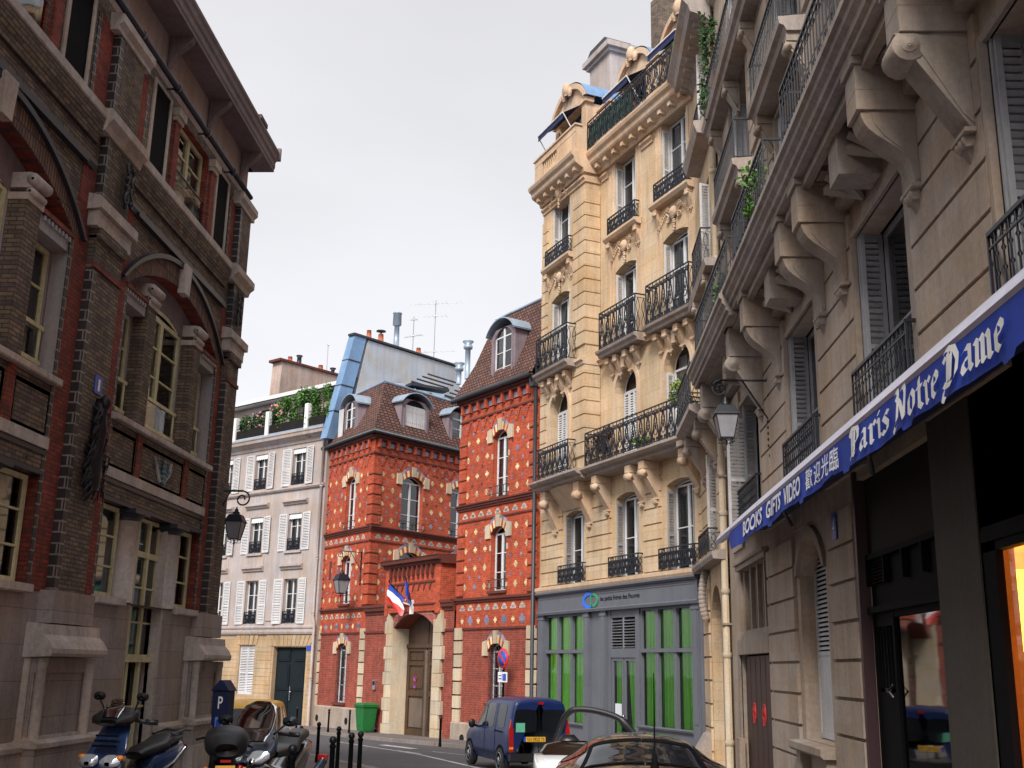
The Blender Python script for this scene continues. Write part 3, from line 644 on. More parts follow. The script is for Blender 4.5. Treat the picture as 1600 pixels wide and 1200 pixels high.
    ro = MB(); ro.add([(UA, -.2, 13.3), (UE + .4, -.2, 13.3), (UE + .4, 4.5, 15.2), (UA, 4.5, 15.2), (UA, 9.2, 13.3), (UE + .4, 9.2, 13.3)], [(0, 1, 2, 3), (3, 2, 5, 4), (1, 5, 2), (0, 3, 4)]); rf = ro.build('roof', 'zincdark', R)
    ck = MB(); ck.box(UE - .5, UE - .08, -.32, .2, 13.1, 13.45); ck.box(UE - .55, UE - .03, -.37, .25, 13.45, 13.55); ck.build('chimney', 'brown', rf)
    pp = MB(); pp.tube([(UA, -.2, 11.64), (UE - .3, -.2, 11.64)], .055, 8); pass
    x = -3
    while x < 22: pp.tube([(x, -.2, 11.64), (x, 0, 11.64)], .02, 4); pp.lathe((x, -.2, 11.64), [(.075, -.05), (.075, .05)], 8, 0, 'x'); x += 1.7
    pp.build('pipe', 'steel', R)
    # ---- stone ground storey
    gs = MB(); gops = []
    for c in cs: gops += [(c - .8, c + .8, -1.2, 2.6)]
    wall(gs, UA, UE, -1.2, 2.6, gops, .5, 0, 0, 0.0); gs.quad((UE, 0, -1.2), (UE, 9, -1.2), (UE, 9, 2.6), (UE, 0, 2.6))
    gs.build('stone_wall', 'lstone', R)
    bs = MB()
    edges = [UA] + sum([[c - .8, c + .8] for c in cs], []) + [UE + .1]
    for a, b in zip(edges[::2], edges[1::2]):
        bs.profx(a, b, [(0, -1.2), (.16, -1.2), (.16, .12), (.2, .15), (.2, .2), (.12, .26), (.12, .5), (.15, .52), (.15, .58), (.03, .64), (0, .64)])
    bs.build('plinth', 'lstone2', R)
    for p in pc + [22.0]:
        a, b = (p - .85, p + .85) if p < 22 else (21.1, UE + .32)
        pe = MB(); o = .28
        pe.box(a + .06, b - .06, -o + .14, 0, .64, 1.72, 0)                        # sunk panel face
        pe.box(a, a + .10, -.09, 0, .64, 1.72, 1); pe.box(b - .10, b, -.09, 0, .64, 1.72, 1)
        for xx in (a + .09, b - .09): pe.lathe((xx, -o + .07, .64), [(.085, 0), (.085, .03), (.07, .05), (.07, .95), (.08, .98), (.08, 1.08)], 12, 1)
        pe.box(a + .04, b - .04, -o + .10, 0, 1.52, 1.72, 0); pe.box(a + .02, b - .02, -o + .06, 0, .64, .70, 1)
        pe.box(a - .03, b + .03, -o - .05, 0, -1.2, .2, 1); pe.box(a - .01, b + .01, -o - .02, 0, .2, .58, 0); pe.profx(a - .04, b + .04, [(0, .56), (o + .06, .56), (o + .06, .62), (o, .66), (0, .66)], 1)
        pe.profx(a - .06, b + .06, [(0, 1.72), (o + .10, 1.74), (o + .12, 1.78), (o + .12, 1.84), (o + .05, 1.95), (o - .02, 2.02), (o - .04, 2.16), (0, 2.18)], 1)
        pe.box(a + .18, b - .18, -o + .06, 0, 2.18, 2.62, 0)
        if p == 22.0: pe.box(UE, UE + .32, 0, 1.3, -1.2, 1.72, 0)
        pe.build('pedestal', ['lstone', 'lstone2'], R)
    fl = MB(); fl.box(UA, UE - .02, .6, 8.9, 4.9, 5.1); fl.box(UA, UE - .02, .6, 8.9, 8.9, 9.1); fl.box(UA, UE - .02, 2.6, 2.7, -1, 12); fl.build('floor_slab', 'inner', R)
    # things fixed on the wall
    np_ = empty('number_plate', 'small blue enamel plate with white 1 on the dark brick pier', 'sign', FL.w(15.72, .13, 5.70), FL.rz)
    m = MB(); m.bbox(-.13, .13, -.012, 0, -.12, .16, .01); m.build('plate', 'blue_s', np_)
    m = MB(); put_text(m, '1', -.03, -.075, .07, .18, -.016); m.build('number', 'cloth_w', np_)
    rel = MB(); rn = random.Random(3)
    prof = [(5.52, .09), (5.42, .13), (5.32, .10), (5.2, .17), (5.0, .2), (4.85, .18), (4.76, .11), (4.66, .2), (4.5, .3), (4.36, .3), (4.22, .22), (4.12, .12)]
    rings = []
    prof = [(z, r * .62) for z, r in prof]
    for z, r in prof: rings.append([(15.8 + r * cos(q * pi / 6) * (1 + .15 * rn.random()), -.14 - abs(.13 * sin(q * pi / 6)) * (1 + .3 * rn.random()) if q <= 6 else -.12, z) for q in range(12)])
    rel.ring_loft(rings, 0)
    for i in range(150):
        z = rn.uniform(4.2, 5.4); r = .16 if z > 4.8 else .27
        x = 15.8 + rn.uniform(-r, r); dx_ = (x - 15.8) * .5; rel.tube([(x, -.13, z), (x + dx_ * .5, -.22 - .06 * rn.random(), z - .08), (x + dx_ + rn.uniform(-.03, .03), -.20, z - .26)], rn.uniform(.018, .035), 5, 0, True, .008)
    rel.ball((15.8, -.24, 5.46), .09, .09, .12, 8)
    for o in (rel,):
        for i, v in enumerate(o.v): o.v[i] = (v[0] - 15.8, v[1] + .12, v[2] - 4.1)
    ro_ = rel.build('wall_sculpture', 'bronze'); ro_.location = FL.w(15.8, .12, 4.1 ); ro_.rotation_euler = (0, 0, FL.rz); tag(ro_, 'dark bronze hooded figure sculpture hanging under the number plate on the brick pier', 'sculpture')
    for k_, (u, lab) in enumerate(((15.85, 'black wrought iron wall anchor on the brick pier, under the attic ledge'), (22.0, 'black wrought iron wall anchor on the corner pier of the left building'))):
        an = MB()
        an.tube([(0, 0, -.28), (0, -.03, .28)], .022, 5)
        for sg in (-1, 1):
            for zc, s in ((.14, 1), (-.12, -1)): scroll(an, sg * .07, zc, .13, .24, -.04, .018, sg * s, 5)
        ao = an.build('wall_anchor', 'iron'); ao.scale = (1.5, 1.2, 1.35); ao.location = FL.w(u, .16, 9.02); ao.rotation_euler = (0, 0, FL.rz); tag(ao, lab, 'wall anchor')
    return R
left_building()
# ================================================================ RIGHT: limestone building with shop
def right_building():
    R = empty('limestone_building', 'grey beige limestone building with a dark shopfront and carved balcony brackets, filling the right side', 'building', FRT.w(0), FRT.rz)
    UE = 30.0; J = [-.9, -.16, .36, .87, 1.38, 1.9, 2.43, 2.98, 3.5, 4.03]
    wins = [(2.6, 4.9), (7.9, 10.2), (12.75, 15.0), (17.65, 19.9), (22.5, 24.8)]
    ops = [(1.3, 5.05, -1, 2.1), (1.55, 5.05, 2.5, 3.95), (8.0, 9.95, .68, 3.88, .55), (12.0, 15.1, -1, 4.3), (16.4, 26.5, -1, 3.1)]
    ops += [(a, b, 4.75, 7.6) for a, b in wins]
    zfl = [9.3, 12.5, 15.6]
    for z in zfl: ops += [(a, b, z, z + 2.7) for a, b in wins]
    w = MB(); wall(w, 0, UE, -1, 20, ops, .30, 0); w.quad((0, 0, -1), (0, 9, -1), (0, 9, 20), (0, 0, 20)); w.quad((UE, 0, -1), (UE, 9, -1), (UE, 9, 20), (UE, 0, 20)); w.quad((0, 9, -1), (UE, 9, -1), (UE, 9, 20), (0, 9, 20))
    w.build('wall', 'rstone', R)
    r = MB()
    rustic(r, 5.2, 7.72, J, (), mat=0); rustic(r, 10.25, 11.85, J, (), mat=0)
    J1 = [4.91, 5.42, 5.94, 6.46, 6.98, 7.51, 8.03]
    for a, b in ((.9, 2.4), (5.1, 7.75), (10.4, 12.6), (15.2, 17.5), (20.1, 22.3)): rustic(r, a, b, [4.4] + J1, (), mat=0)
    for z in zfl:
        jj = [z + .1 + .5 * k for k in range(7)]
        for a, b in ((.6, 2.3), (5.2, 7.6), (10.5, 12.45), (15.3, 17.35), (20.2, 22.2)): rustic(r, a, b, jj)
    r.build('rusticated_masonry', 'rstone', R)
    tr = MB()
    for a, b in wins:                                                    # moulded window surrounds
        for z0, z1 in [(4.75, 7.6)] + [(z, z + 2.7) for z in zfl]:
            tr.box(a - .18, a, -.05, .02, z0, z1 + .1); tr.box(b, b + .18, -.05, .02, z0, z1 + .1); tr.box(a, b, -.05, .02, z1, z1 + .1); tr.box(a - .07, a, -.08, -.05, z0, z1)
    # arched niche surround, key and sill
    po = arc_pts(7.85, 10.1, 3.30, .75, 16); pi_ = arc_pts(8.0, 9.95, 3.33, .55, 16)
    for i in range(16): tr.add([(x, yy, z) for yy in (-.07, .0) for x, z in (pi_[i], pi_[i + 1], po[i + 1], po[i])], [(0, 1, 2, 3), (0, 4, 5, 1), (2, 6, 7, 3)])
    
    tr.build('window_surround', 'rstone2', R)
    vs = MB()
    for k in range(-3, 4):
        x = 8.97 + k * .42; vs.prism([(x - .19 - k * .02, 4.1), (x + .19 - k * .02, 4.1), (x + .19 + k * .02, 4.6), (x - .19 + k * .02, 4.6)], -.03, 0)
    vs.build('flat_arch', 'rstone', R)
    si = MB(); si.profx(7.75, 10.15, [(-.45, .50), (.22, .5), (.26, .54), (.26, .64), (-.45, .70)]); si.box(7.9, 8.2, -.16, 0, .2, .5); si.box(9.75, 10.05, -.16, 0, .2, .5); si.build('window_sill', 'rstone2', R)
    sh = MB(); louvre(sh, (8.0, .26), (8.96, .26), .7, 3.8, .04, 0, .075, 1.3); louvre(sh, (8.98, .26), (9.95, .26), .7, 3.8, .04, 0, .075, 1.3); sh.quad((8, .29, .7), (9.95, .29, .7), (9.95, .29, 3.88), (8, .29, 3.88), 1)
    sh.build('shutter', ['wshut', 'inner'], R)
    # garage door and barred light above it
    d = MB(); d.box(1.3, 5.05, .10, .16, -.9, 2.06)
    for x in (1.95, 2.6, 3.2, 3.8, 4.4): d.box(x, x + .02, .092, .1, -.9, 2.04)
    do = d.build('garage_door', 'bdoor', R)
    for x, rr in ((2.35, .22), (3.55, .22)):
        b = MB(); b.lathe((x, .098, .88), [(rr, 0), (rr, -.012), (rr * .86, -.014), (rr * .86, -.004)], 20, 0, 'y'); b.prism([(x - .17, .98), (x - .13, 1.03), (x + .17, .78), (x + .13, .73)], .082, .088); b.lathe((x, .096, .88), [(.06, 0), (.06, -.014)], 10, 0, 'y'); b.box(x - .2, x - .08, .082, .092, .66, .69); b.build('no_parking_roundel', 'red_s', do)
    ar = MB(); ar.box(1.12, 5.1, -.05, .02, 2.1, 2.42, 0); ar.box(1.12, 1.3, -.05, .02, -.9, 2.1, 0); ar.box(1.4, 5.15, -.09, .02, 3.95, 4.05, 0); ar.profx(1.35, 5.2, [(0, 4.05), (.14, 4.07), (.14, 4.13), (0, 4.15)], 0); ar.box(1.0, 1.5, -.12, 0, -.9, .3, 0); ar.box(1.5, 5.1, -.03, .1, 2.42, 2.5); ar.build('door_surround', 'rstone2', R)
    gm = MB()
    for x in [1.62 + .86 * k for k in range(5)]: gm.box(x, x + .13, .06, .2, 2.5, 3.95, 0)
    for k in range(4):
        for q in range(3): x = 1.86 + .86 * k + .17 * q; gm.box(x, x + .05, .14, .18, 2.62, 3.9, 0)
    gm.box(1.6, 5.05, .05, .2, 2.5, 2.62, 0); gm.box(1.6, 5.05, .24, .26, 2.5, 3.95, 1); gm.build('barred_window', ['rstone2', 'inner'], R)
    # shopfront
    sf = MB(); y0 = .10
    sf.box(12.0, 15.1, y0, y0 + .06, 3.26, 4.6, 1); sf.box(11.92, 12.02, -.05, y0, -.9, 4.6, 2); sf.box(12.02, 15.1, y0 - .05, y0, 3.20, 3.27, 0); sf.box(12.02, 15.1, y0 - .06, y0 + .05, 2.5, 2.58, 0)
    sf.box(12.02, 15.1, y0 + .02, y0 + .05, 2.58, 2.86, 0)
    for x in (12.02, 12.8, 13.6, 14.35, 15.02): sf.box(x, x + .06, y0 - .05, y0 + .02, 2.86, 3.2, 0)
    for k in range(7):
        z = 2.88 + .045 * k; sf.add([(12.08, y0 - .03, z), (12.78, y0 - .03, z), (12.78, y0 + .02, z + .03), (12.08, y0 + .02, z + .03)], [(0, 1, 2, 3)], 2)
    sf.box(12.08, 15.05, y0 + .03, y0 + .05, 2.86, 3.2, 0)
    sf.build('shop_fascia', ['black', 'brownpanel', 'frame_r'], R)
    dr = MB(); dr.box(12.05, 12.12, y0, y0 + .08, -.9, 2.5); dr.box(12.9, 12.98, y0, y0 + .08, -.9, 2.5); dr.box(12.12, 12.9, y0 + .01, y0 + .06, -.9, 1.5); dr.box(12.12, 12.9, y0 + .01, y0 + .06, 2.32, 2.5)
    for q in range(5): dr.box(12.2 + .14 * q, 12.22 + .14 * q, y0 + .0, y0 + .03, 1.55, 2.3)
    dd = dr.build('shop_door', 'black', R); hm = MB(); hm.tube([(12.84, y0 - .02, 1.45), (12.84, y0 - .08, 1.52), (12.84, y0 - .02, 1.6)], .014, 6); hm.build('handle', 'chrome', dd)
    fm = MB(); fm.box(12.98, 15.08, y0, y0 + .08, -.9, -.2); fm.box(15.0, 15.12, y0, y0 + .08, -.2, 2.5); fm.box(13.0, 15.0, y0, y0 + .08, 2.42, 2.5); wo = fm.build('shop_window', 'black', R)
    pm = MB(); pm.quad((13.0, y0 + .04, -.2), (15.0, y0 + .04, -.2), (15.0, y0 + .04, 2.42), (13.0, y0 + .04, 2.42)); pm.build('pane', 'gdark', wo)
    pi2 = MB(); pi2.box(15.12, 16.36, -.02, .05, -1, 4.6); pi2.box(26.5, 27.5, -.02, .3, -1, 4.6); pi2.build('shop_pillar', 'pillar', R)
    f2 = MB(); f2.box(16.36, 16.72, .0, .07, -.9, 3.0); f2.box(16.36, 26.5, 0.0, .10, 2.86, 4.6); f2.box(16.72, 26.5, 0.0, .10, -.9, .1)
    for x in (19.6, 22.4, 25.2): f2.box(x, x + .1, .0, .12, .1, 2.9)
    f2.box(16.4, 26.5, -.02, .0, 2.95, 3.05); f2o = f2.build('display_window', 'black', R)
    p2 = MB(); p2.quad((16.72, .06, .1), (26.5, .06, .1), (26.5, .06, 2.9), (16.72, .06, 2.9)); p2.build('pane', 'gclear', f2o)
    si2 = MB(); si2.box(15.12, 26.4, 1.6, 1.65, -.2, 3.0); si2.box(15.12, 15.2, .07, 1.6, -.2, 3.0); si2.box(15.2, 26.4, .65, 1.6, .0, .12); si2.box(16.7, 26.4, .15, .65, .0, .12); si2.box(15.12, 26.4, .15, 1.6, 3.0, 3.1); si2.build('shop_interior', 'shopwall', R)  # walls glow by themselves, the shop's lighting is built into their colour
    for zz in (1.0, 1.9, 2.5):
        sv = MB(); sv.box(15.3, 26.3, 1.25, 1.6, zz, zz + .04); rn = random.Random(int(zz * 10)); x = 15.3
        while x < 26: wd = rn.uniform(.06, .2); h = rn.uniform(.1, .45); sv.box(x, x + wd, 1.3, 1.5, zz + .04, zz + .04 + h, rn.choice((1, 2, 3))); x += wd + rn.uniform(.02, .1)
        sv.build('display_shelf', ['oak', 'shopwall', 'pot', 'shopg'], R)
    lt = empty('table_lamp', 'glowing amber lamp standing in the shop window on the right', 'lamp', FRT.w(15.85, -.52, .35), FRT.rz)
    m = MB(); m.lathe((0, 0, 0), [(.18, 0), (.2, .03), (.06, .1), (.05, .6), (.09, .9), (.04, 1.2), (.03, 1.7)], 14); m.build('stand', 'bronze', lt)
    m = MB(); m.ring_loft([[(rr * cos(2 * pi * k / 20), rr * sin(2 * pi * k / 20), z) for k in range(20)] for rr, z in ((.36, 1.6), (.34, 1.95), (.24, 2.3), (.12, 2.4))], 0, True, False); m.build('lamp_shade', 'shoplamp', lt)
    # first floor windows with folded shutters, railings
    for i, (a, b) in enumerate(wins):
        for z0, z1 in [(4.75, 7.6)] + [(z, z + 2.7) for z in zfl]:
            casement(R, a + .12, b - .02, z0, z1, .34, 'gshut', 2, 2, 0, .07, glass='gdark', curtain=('net' if (i + int(z0)) % 2 else None))
            s = MB()
            if i == 0 and z0 < 5: louvre(s, (a + .02, .1), (a + .12, -.38), z0 + .05, z1 - .3, .03, 0); louvre(s, (a + .04, .3), (a + .10, -.0), z0, z1, .03, 1); s.build('shutter', ['wshut', 'gshut'], R)
            else: louvre(s, (a + .03, .32), (a + .05, .0), z0, z1, .035, 0); louvre(s, (a + .09, .33), (a + .11, .02), z0, z1, .03, 0); louvre(s, (b - .03, .32), (b - .05, 0), z0, z1, .035, 0); s.build('shutter', 'gshut' if z0 < 9 else 'wshut', R)
        rl = MB(); rail_bars(rl, a - .02, b + .12, 4.78, 5.62, -.16, .155, .16); rl.build('window_railing', 'iron', R)
        ls = MB(); ls.profx(a - .15, b + .2, [(0, 4.62), (.24, 4.62), (.28, 4.68), (.28, 4.74), (0, 4.76)]); ls.build('window_ledge', 'rstone2', R)
    # great balcony: moulded slab on brackets, railing in lengths
    sb = MB()
    pr = [(0, 8.62), (.76, 8.62), (.77, 8.70), (.82, 8.72), (.83, 8.80), (.89, 8.86), (.90, 8.94), (.95, 8.97), (.95, 9.06), (.9, 9.09), (.9, 9.15), (0, 9.2)]
    sb.profx(6.5, UE, pr, 0)
    sb.profx(.55, 6.5, [(o + .06 if o else 0, z - .1) for o, z in pr], 0)
    sb.box(.55, UE, -.64, -.52, 8.46, 8.62, 1); sb.box(.55, UE, -.2, 0.0, 8.12, 8.62, 1); sb.box(.55, UE, -.28, -.2, 8.3, 8.62, 1)
    for x in [2.0 + .62 * k for k in range(44)]: sb.box(x, x + .34, -.46, -.32, 8.54, 8.62, 1)
    sb.build('balcony', ['slab', 'rstone2'], R)
    for cx, stl in ((1.0, 'c'), (5.45, 'c'), (7.35, 's'), (10.9, 's'), (12.25, 's'), (15.5, 's'), (17.15, 'c'), (20.4, 's'), (22.0, 's')):
        m = MB(); console(m, cx, .36, 8.2, 6.95 if stl == 's' else 6.75, .72, stl); m.box(cx - .216, cx + .216, -.72, 0, 8.2, 8.52); m.box(cx - .25, cx + .25, -.76, 0, 8.52, 8.62); m.build('bracket', 'rstone2', R, .008)
    for c in (3.75, 9.05, 13.9, 18.8):                                  # carved blocks and fans over the windows
        m = MB(); m.box(c - .24, c + .24, -.55, 0, 7.9, 8.6)
        for sg in (-1, 1):
            for q in range(6):
                a = radians(12 + q * 28); x0 = c + sg * .62
                m.tube([(x0 + sg * 0, -.02, 7.95), (x0 + .42 * cos(a), -.4, 8.05 + .45 * sin(a) * .9)], .035, 5, 0, True, .09)
        m.build('carved_block', 'rstone2', R)
    for a, b in ((.9, 6.4), (7.2, 10.6), (12.1, 15.7), (17.3, 20.6)):
        m = MB(); yy = -.82; rail_bars(m, a, b, 9.12, 10.2, yy, .17, .75, False)
        for k in range(int((b - a) / .34)):
            x = a + .17 + .34 * k; m.tube([(x + .08 * cos(q * pi / 4), yy, 9.98 + .07 * sin(q * pi / 4)) for q in range(9)], .009, 3); m.lathe((x, yy, 9.3), [(.01, 0), (.035, .08), (.01, .16)], 5)
        m.build('balcony_railing', 'iron', R)
    # upper floors: small balconies, slabs, brackets
    for i, (a, b) in enumerate(wins[:4]):
        m = MB(); m.profx(a - .5, b + .5, [(0, 12.16), (.36, 12.16), (.4, 12.25), (.48, 12.29), (.5, 12.42), (0, 12.46)]); m.build('balcony', 'slab', R)
        for x in (a - .3, b + .3): q = MB(); console(q, x, .24, 12.16, 11.35, .36, 'c'); q.build('bracket', 'rstone2', R)
        m = MB(); rail_bars(m, a - .4, b + .4, 12.46, 13.4, -.42, .15, .38, False); m.build('balcony_railing', 'iron', R)
    m = MB(); m.profx(.8, UE, [(0, 15.2), (.36, 15.22), (.4, 15.32), (.48, 15.36), (.52, 15.5), (0, 15.55)]); m.build('balcony', 'slab', R)
    for k in range(9): q = MB(); console(q, 1.2 + 2.45 * k, .24, 15.2, 14.4, .36, 'c'); q.build('bracket', 'rstone2', R)
    m = MB(); rail_bars(m, .9, 22, 15.55, 16.5, -.44, .2, .4, False); m.build('balcony_railing', 'iron', R)
    m = MB(); m.profx(-.1, UE, [(0, 19.6), (.15, 19.7), (.25, 19.9), (.3, 20.1), (0, 20.15)]); m.build('cornice', 'slab', R)
    m = MB(); m.add([(0, 0, 20.1), (UE, 0, 20.1), (UE, 1.6, 23), (0, 1.6, 23), (0, 9, 23.4), (UE, 9, 23.4), (0, 9, 20), (UE, 9, 20)], [(0, 1, 2, 3), (3, 2, 5, 4), (0, 3, 4, 6), (1, 7, 5, 2)]); m.build('roof', 'zincdark', R)
    m = MB(); m.box(0.02, UE - .02, .6, 8.9, 4.4, 4.6); m.box(.02, UE - .02, .6, 8.9, 8.6, 8.8); m.box(.02, UE - .02, 1.9, 2.0, -1, 20); m.box(12.0, 15.08, .62, .66, -1, 4.3); m.box(15.06, 15.1, .17, .66, -1, 4.3); m.build('floor_slab', 'inner', R)
    # ivy spilling over balconies: separate plants
    for (u, o, z, r, n, lab, mt) in ((9.6, .9, 9.7, (.5, .2, .45), 420, 'bushy green plant behind the railing at the middle of the long stone balcony', 'leaf'), (5.2, .9, 9.45, (.7, .2, .4), 420, 'green plant trailing through the railing at the far end of the long stone balcony', 'leafd')):
        m = MB(); leaves(m, (0, 0, 0), r, n, .1, int(u * 7)); m.tube([(0, 0, -r[2]), (0, 0, .1)], .03, 5, 1); p = m.build('balcony_plant', [mt, 'twig']); p.location = FRT.w(u, o - .12, z); p.rotation_euler = (0, 0, FRT.rz); tag(p, lab, 'plant')
    iv = MB(); leaves(iv, (0, 0, 0), (.5, .28, 1.4), 900, .12, 5); iv.tube([(0, .1, -1.2), (.1, .05, 0), (0, .1, 1.2)], .04, 5, 1); p = iv.build('climbing_plant', ['leafd', 'twig']); p.location = FRT.w(1.4, .35, 17.0); p.rotation_euler = (0, 0, FRT.rz); tag(p, 'ivy climbing the end of the top balcony on the right building', 'plant')
    # number plate
    pl = empty('number_plate', 'rounded blue enamel plate with white 4 right of the arched shutter window', 'sign', FRT.w(10.95, .075, 3.80), FRT.rz)
    m = MB(); m.bbox(-.13, .13, -.015, 0, -.19, .19, .03); m.build('plate', 'blue_s', pl)
    m = MB(); put_text(m, '4', -.06, -.11, .12, .22, -.019); m.build('number', 'cloth_w', pl)
    # rain pipe between the two stone houses
    dp = empty('drainpipe', 'beige drainpipe between the cream building and the grey limestone building', 'drainpipe', FRT.w(-.05, .12, g(27)), FRT.rz)
    m = MB(); m.tube([(0, 0, 0), (0, 0, 19.5 - g(27))], .085, 10)
    for z in (.9, 2.9, 4.4, 6.3, 8.4, 10.6, 13, 15.5): m.lathe((0, 0, z), [(.1, -.06), (.11, -.05), (.11, .05), (.1, .06)], 10)
    m.build('pipe', 'quoin', dp)
    m = MB()
    for z in (3.6, 7.2, 11): m.box(-.12, .12, -.1, .14, z, z + .05)
    m.build('pipe_clip', 'rstone2', dp)
right_building()

# ---------------------------------------------------------------- awning
def awning():
    A = empty('shop_awning', 'long blue canvas awning with white lettering over the shop on the right', 'awning', FRT.w(0), FRT.rz)
    a, b = 3.5, 23.0
    m = MB(); m.profx(a, b, [(.06, 4.72), (.06, 5.0), (.2, 5.02), (.74, 4.52), (.80, 4.42), (.76, 4.36), (.66, 4.38), (.2, 4.74)]); m.build('cassette', 'awnbar', A)
    yb = lambda x, z: -(.78 + .014 * sin(x * 4.2) * (4.38 - z) / .4 + .006 * sin(x * 11.7 + 1) * (4.38 - z) / .4)
    zb = lambda x: 4.02 - .02 * sin(x * 2.1) - (.05 if (x % 2.4) < .25 else 0) - .02 * (x > 14)
    v = MB(); n = 320; x0, x1 = 5.5, b; P = []; rows = 6
    for i in range(n + 1):
        x = x0 + (x1 - x0) * i / n; zz = zb(x)
        for j in range(rows + 1): z = 4.38 + (zz - 4.38) * j / rows; P.append((x, yb(x, z), z))
    F = [(i * (rows + 1) + j, (i + 1) * (rows + 1) + j, (i + 1) * (rows + 1) + j + 1, i * (rows + 1) + j + 1) for i in range(n) for j in range(rows)]
    v.add(P, F, 0, True)
    v.add([(x0 - .55, -.74, 4.34), (x0, yb(x0, 4.38), 4.38), (x0, yb(x0, 4.0), 4.0)], [(0, 1, 2)], 0)
    v.build('valance', 'awn', A)
    u = MB(); u.box(x0, b, -.72, -.1, 4.42, 4.44); u.build('folded_canvas', 'awnw', A)
    arm = MB()
    for x in (8, 13.2, 18.5): arm.tube([(x, -.1, 4.2), (x + 1.1, -.45, 4.3), (x + .2, -.7, 4.36)], .035, 6)
    arm.build('folding_arm', 'steel', A)
    off = .03; yt = lambda x, z: yb(x, z) - off
    L = MB()
    
    for tx, uu, ww in (('BOOKS', 7.15, 2.1), ('GIFTS', 9.6, 1.25), ('VIDEO', 11.05, 1.15)): L = MB(); put_text(L, tx, uu, 4.08, ww, .26, 0, 0, .03, .2, yt); L.build('lettering', 'cloth_w', A)
    L = MB()
    for i, ch in enumerate('歡迎光臨'): put_text(L, ch, 12.55 + .46 * i, 4.06, .41, .27, 0, 0, .008, .1, yt)
    L.build('lettering', 'cloth_w', A)
    # blackletter drawn with a broad nib
    G = {
     'P': [[(.15, 1.0), (.05, .85), (.18, .75)], [(.22, .95), (.22, .15), (.05, -.05)], [(.15, 1.0), (.4, .95), (.62, .9), (.68, .75), (.66, .5), (.5, .42), (.35, .45)], [(.42, .9), (.42, .1)], [(.0, .0), (.2, .12), (.45, .02), (.6, .12)]],
     'a': [[(.1, .55), (.25, .65), (.42, .6), (.44, .12), (.54, .02)], [(.42, .38), (.16, .32), (.1, .15), (.2, .02), (.42, .12)]],
     'r': [[(.08, .62), (.2, .55), (.2, .05), (.3, 0)], [(.22, .52), (.36, .66), (.46, .56)]],
     'i': [[(.08, .6), (.2, .55), (.2, .08), (.32, .02)], [(.18, .82), (.22, .78)]],
     's': [[(.44, .6), (.28, .66), (.12, .52), (.4, .28), (.36, .08), (.2, 0), (.06, .08)]],
     'N': [[(.05, .95), (.2, 1.0), (.26, .9), (.24, .1), (.05, -.02)], [(.12, .8), (.42, .55), (.66, .05), (.78, .1)], [(.66, 1.0), (.74, .85), (.68, .1)], [(.5, .95), (.66, 1.0)], [(.0, -.12), (.1, -.25), (.25, -.1)]],
     'o': [[(.28, .66), (.1, .48), (.12, .12), (.28, .0), (.44, .15), (.44, .5), (.28, .66)]],
     't': [[(.2, .85), (.2, .1), (.34, .0)], [(.06, .6), (.36, .6)]],
     'e': [[(.12, .32), (.42, .42), (.42, .55), (.28, .66), (.12, .5), (.12, .12), (.28, 0), (.44, .1)]],
     'D': [[(.1, .95), (.25, 1.0), (.6, .9), (.78, .6), (.74, .2), (.5, .0), (.2, .02), (.05, .1)], [(.28, .9), (.28, .1)], [(.44, .85), (.44, .12)], [(.05, .8), (.15, .7)], [(.05, -.05), (-.05, -.25), (.1, -.32)]],
     'm': [[(.04, .62), (.14, .56), (.14, .04), (.22, 0)], [(.16, .54), (.3, .65), (.38, .56), (.38, .04), (.46, 0)], [(.4, .54), (.54, .65), (.62, .56), (.62, .05), (.72, 0)]],
    }
    W = {'P': .78, 'a': .62, 'r': .5, 'i': .36, 's': .52, 'N': .92, 'o': .56, 't': .42, 'e': .54, 'D': .92, 'm': .8}
    def word(t, u, width, z, h):
        nonlocal L
        tot = sum(W[c] for c in t); sx = width / tot; x = u
        for c in t:
            for st in G[c]:
                for (ax, az), (bx, bz) in zip(st, st[1:]):
                    nx, nz = .082, .06
                    q = [(ax - nx, az - nz), (ax + nx, az + nz), (bx + nx, bz + nz), (bx - nx, bz - nz)]
                    PP = [(x + px * sx + .18 * pz * h, z + pz * h) for px, pz in q]
                    L.add([(X, yt(X, Z) - .002 * random.random(), Z) for X, Z in PP], [(0, 1, 2, 3)], 0)
            x += W[c] * sx
    
    for tx, uu, ww in (('Paris', 14.85, 1.58), ('Notre', 16.62, 1.3), ('Dame', 18.02, 1.36)): L = MB(); word(tx, uu, ww, 4.06, .31); L.build('lettering', 'cloth_w', A)
awning()

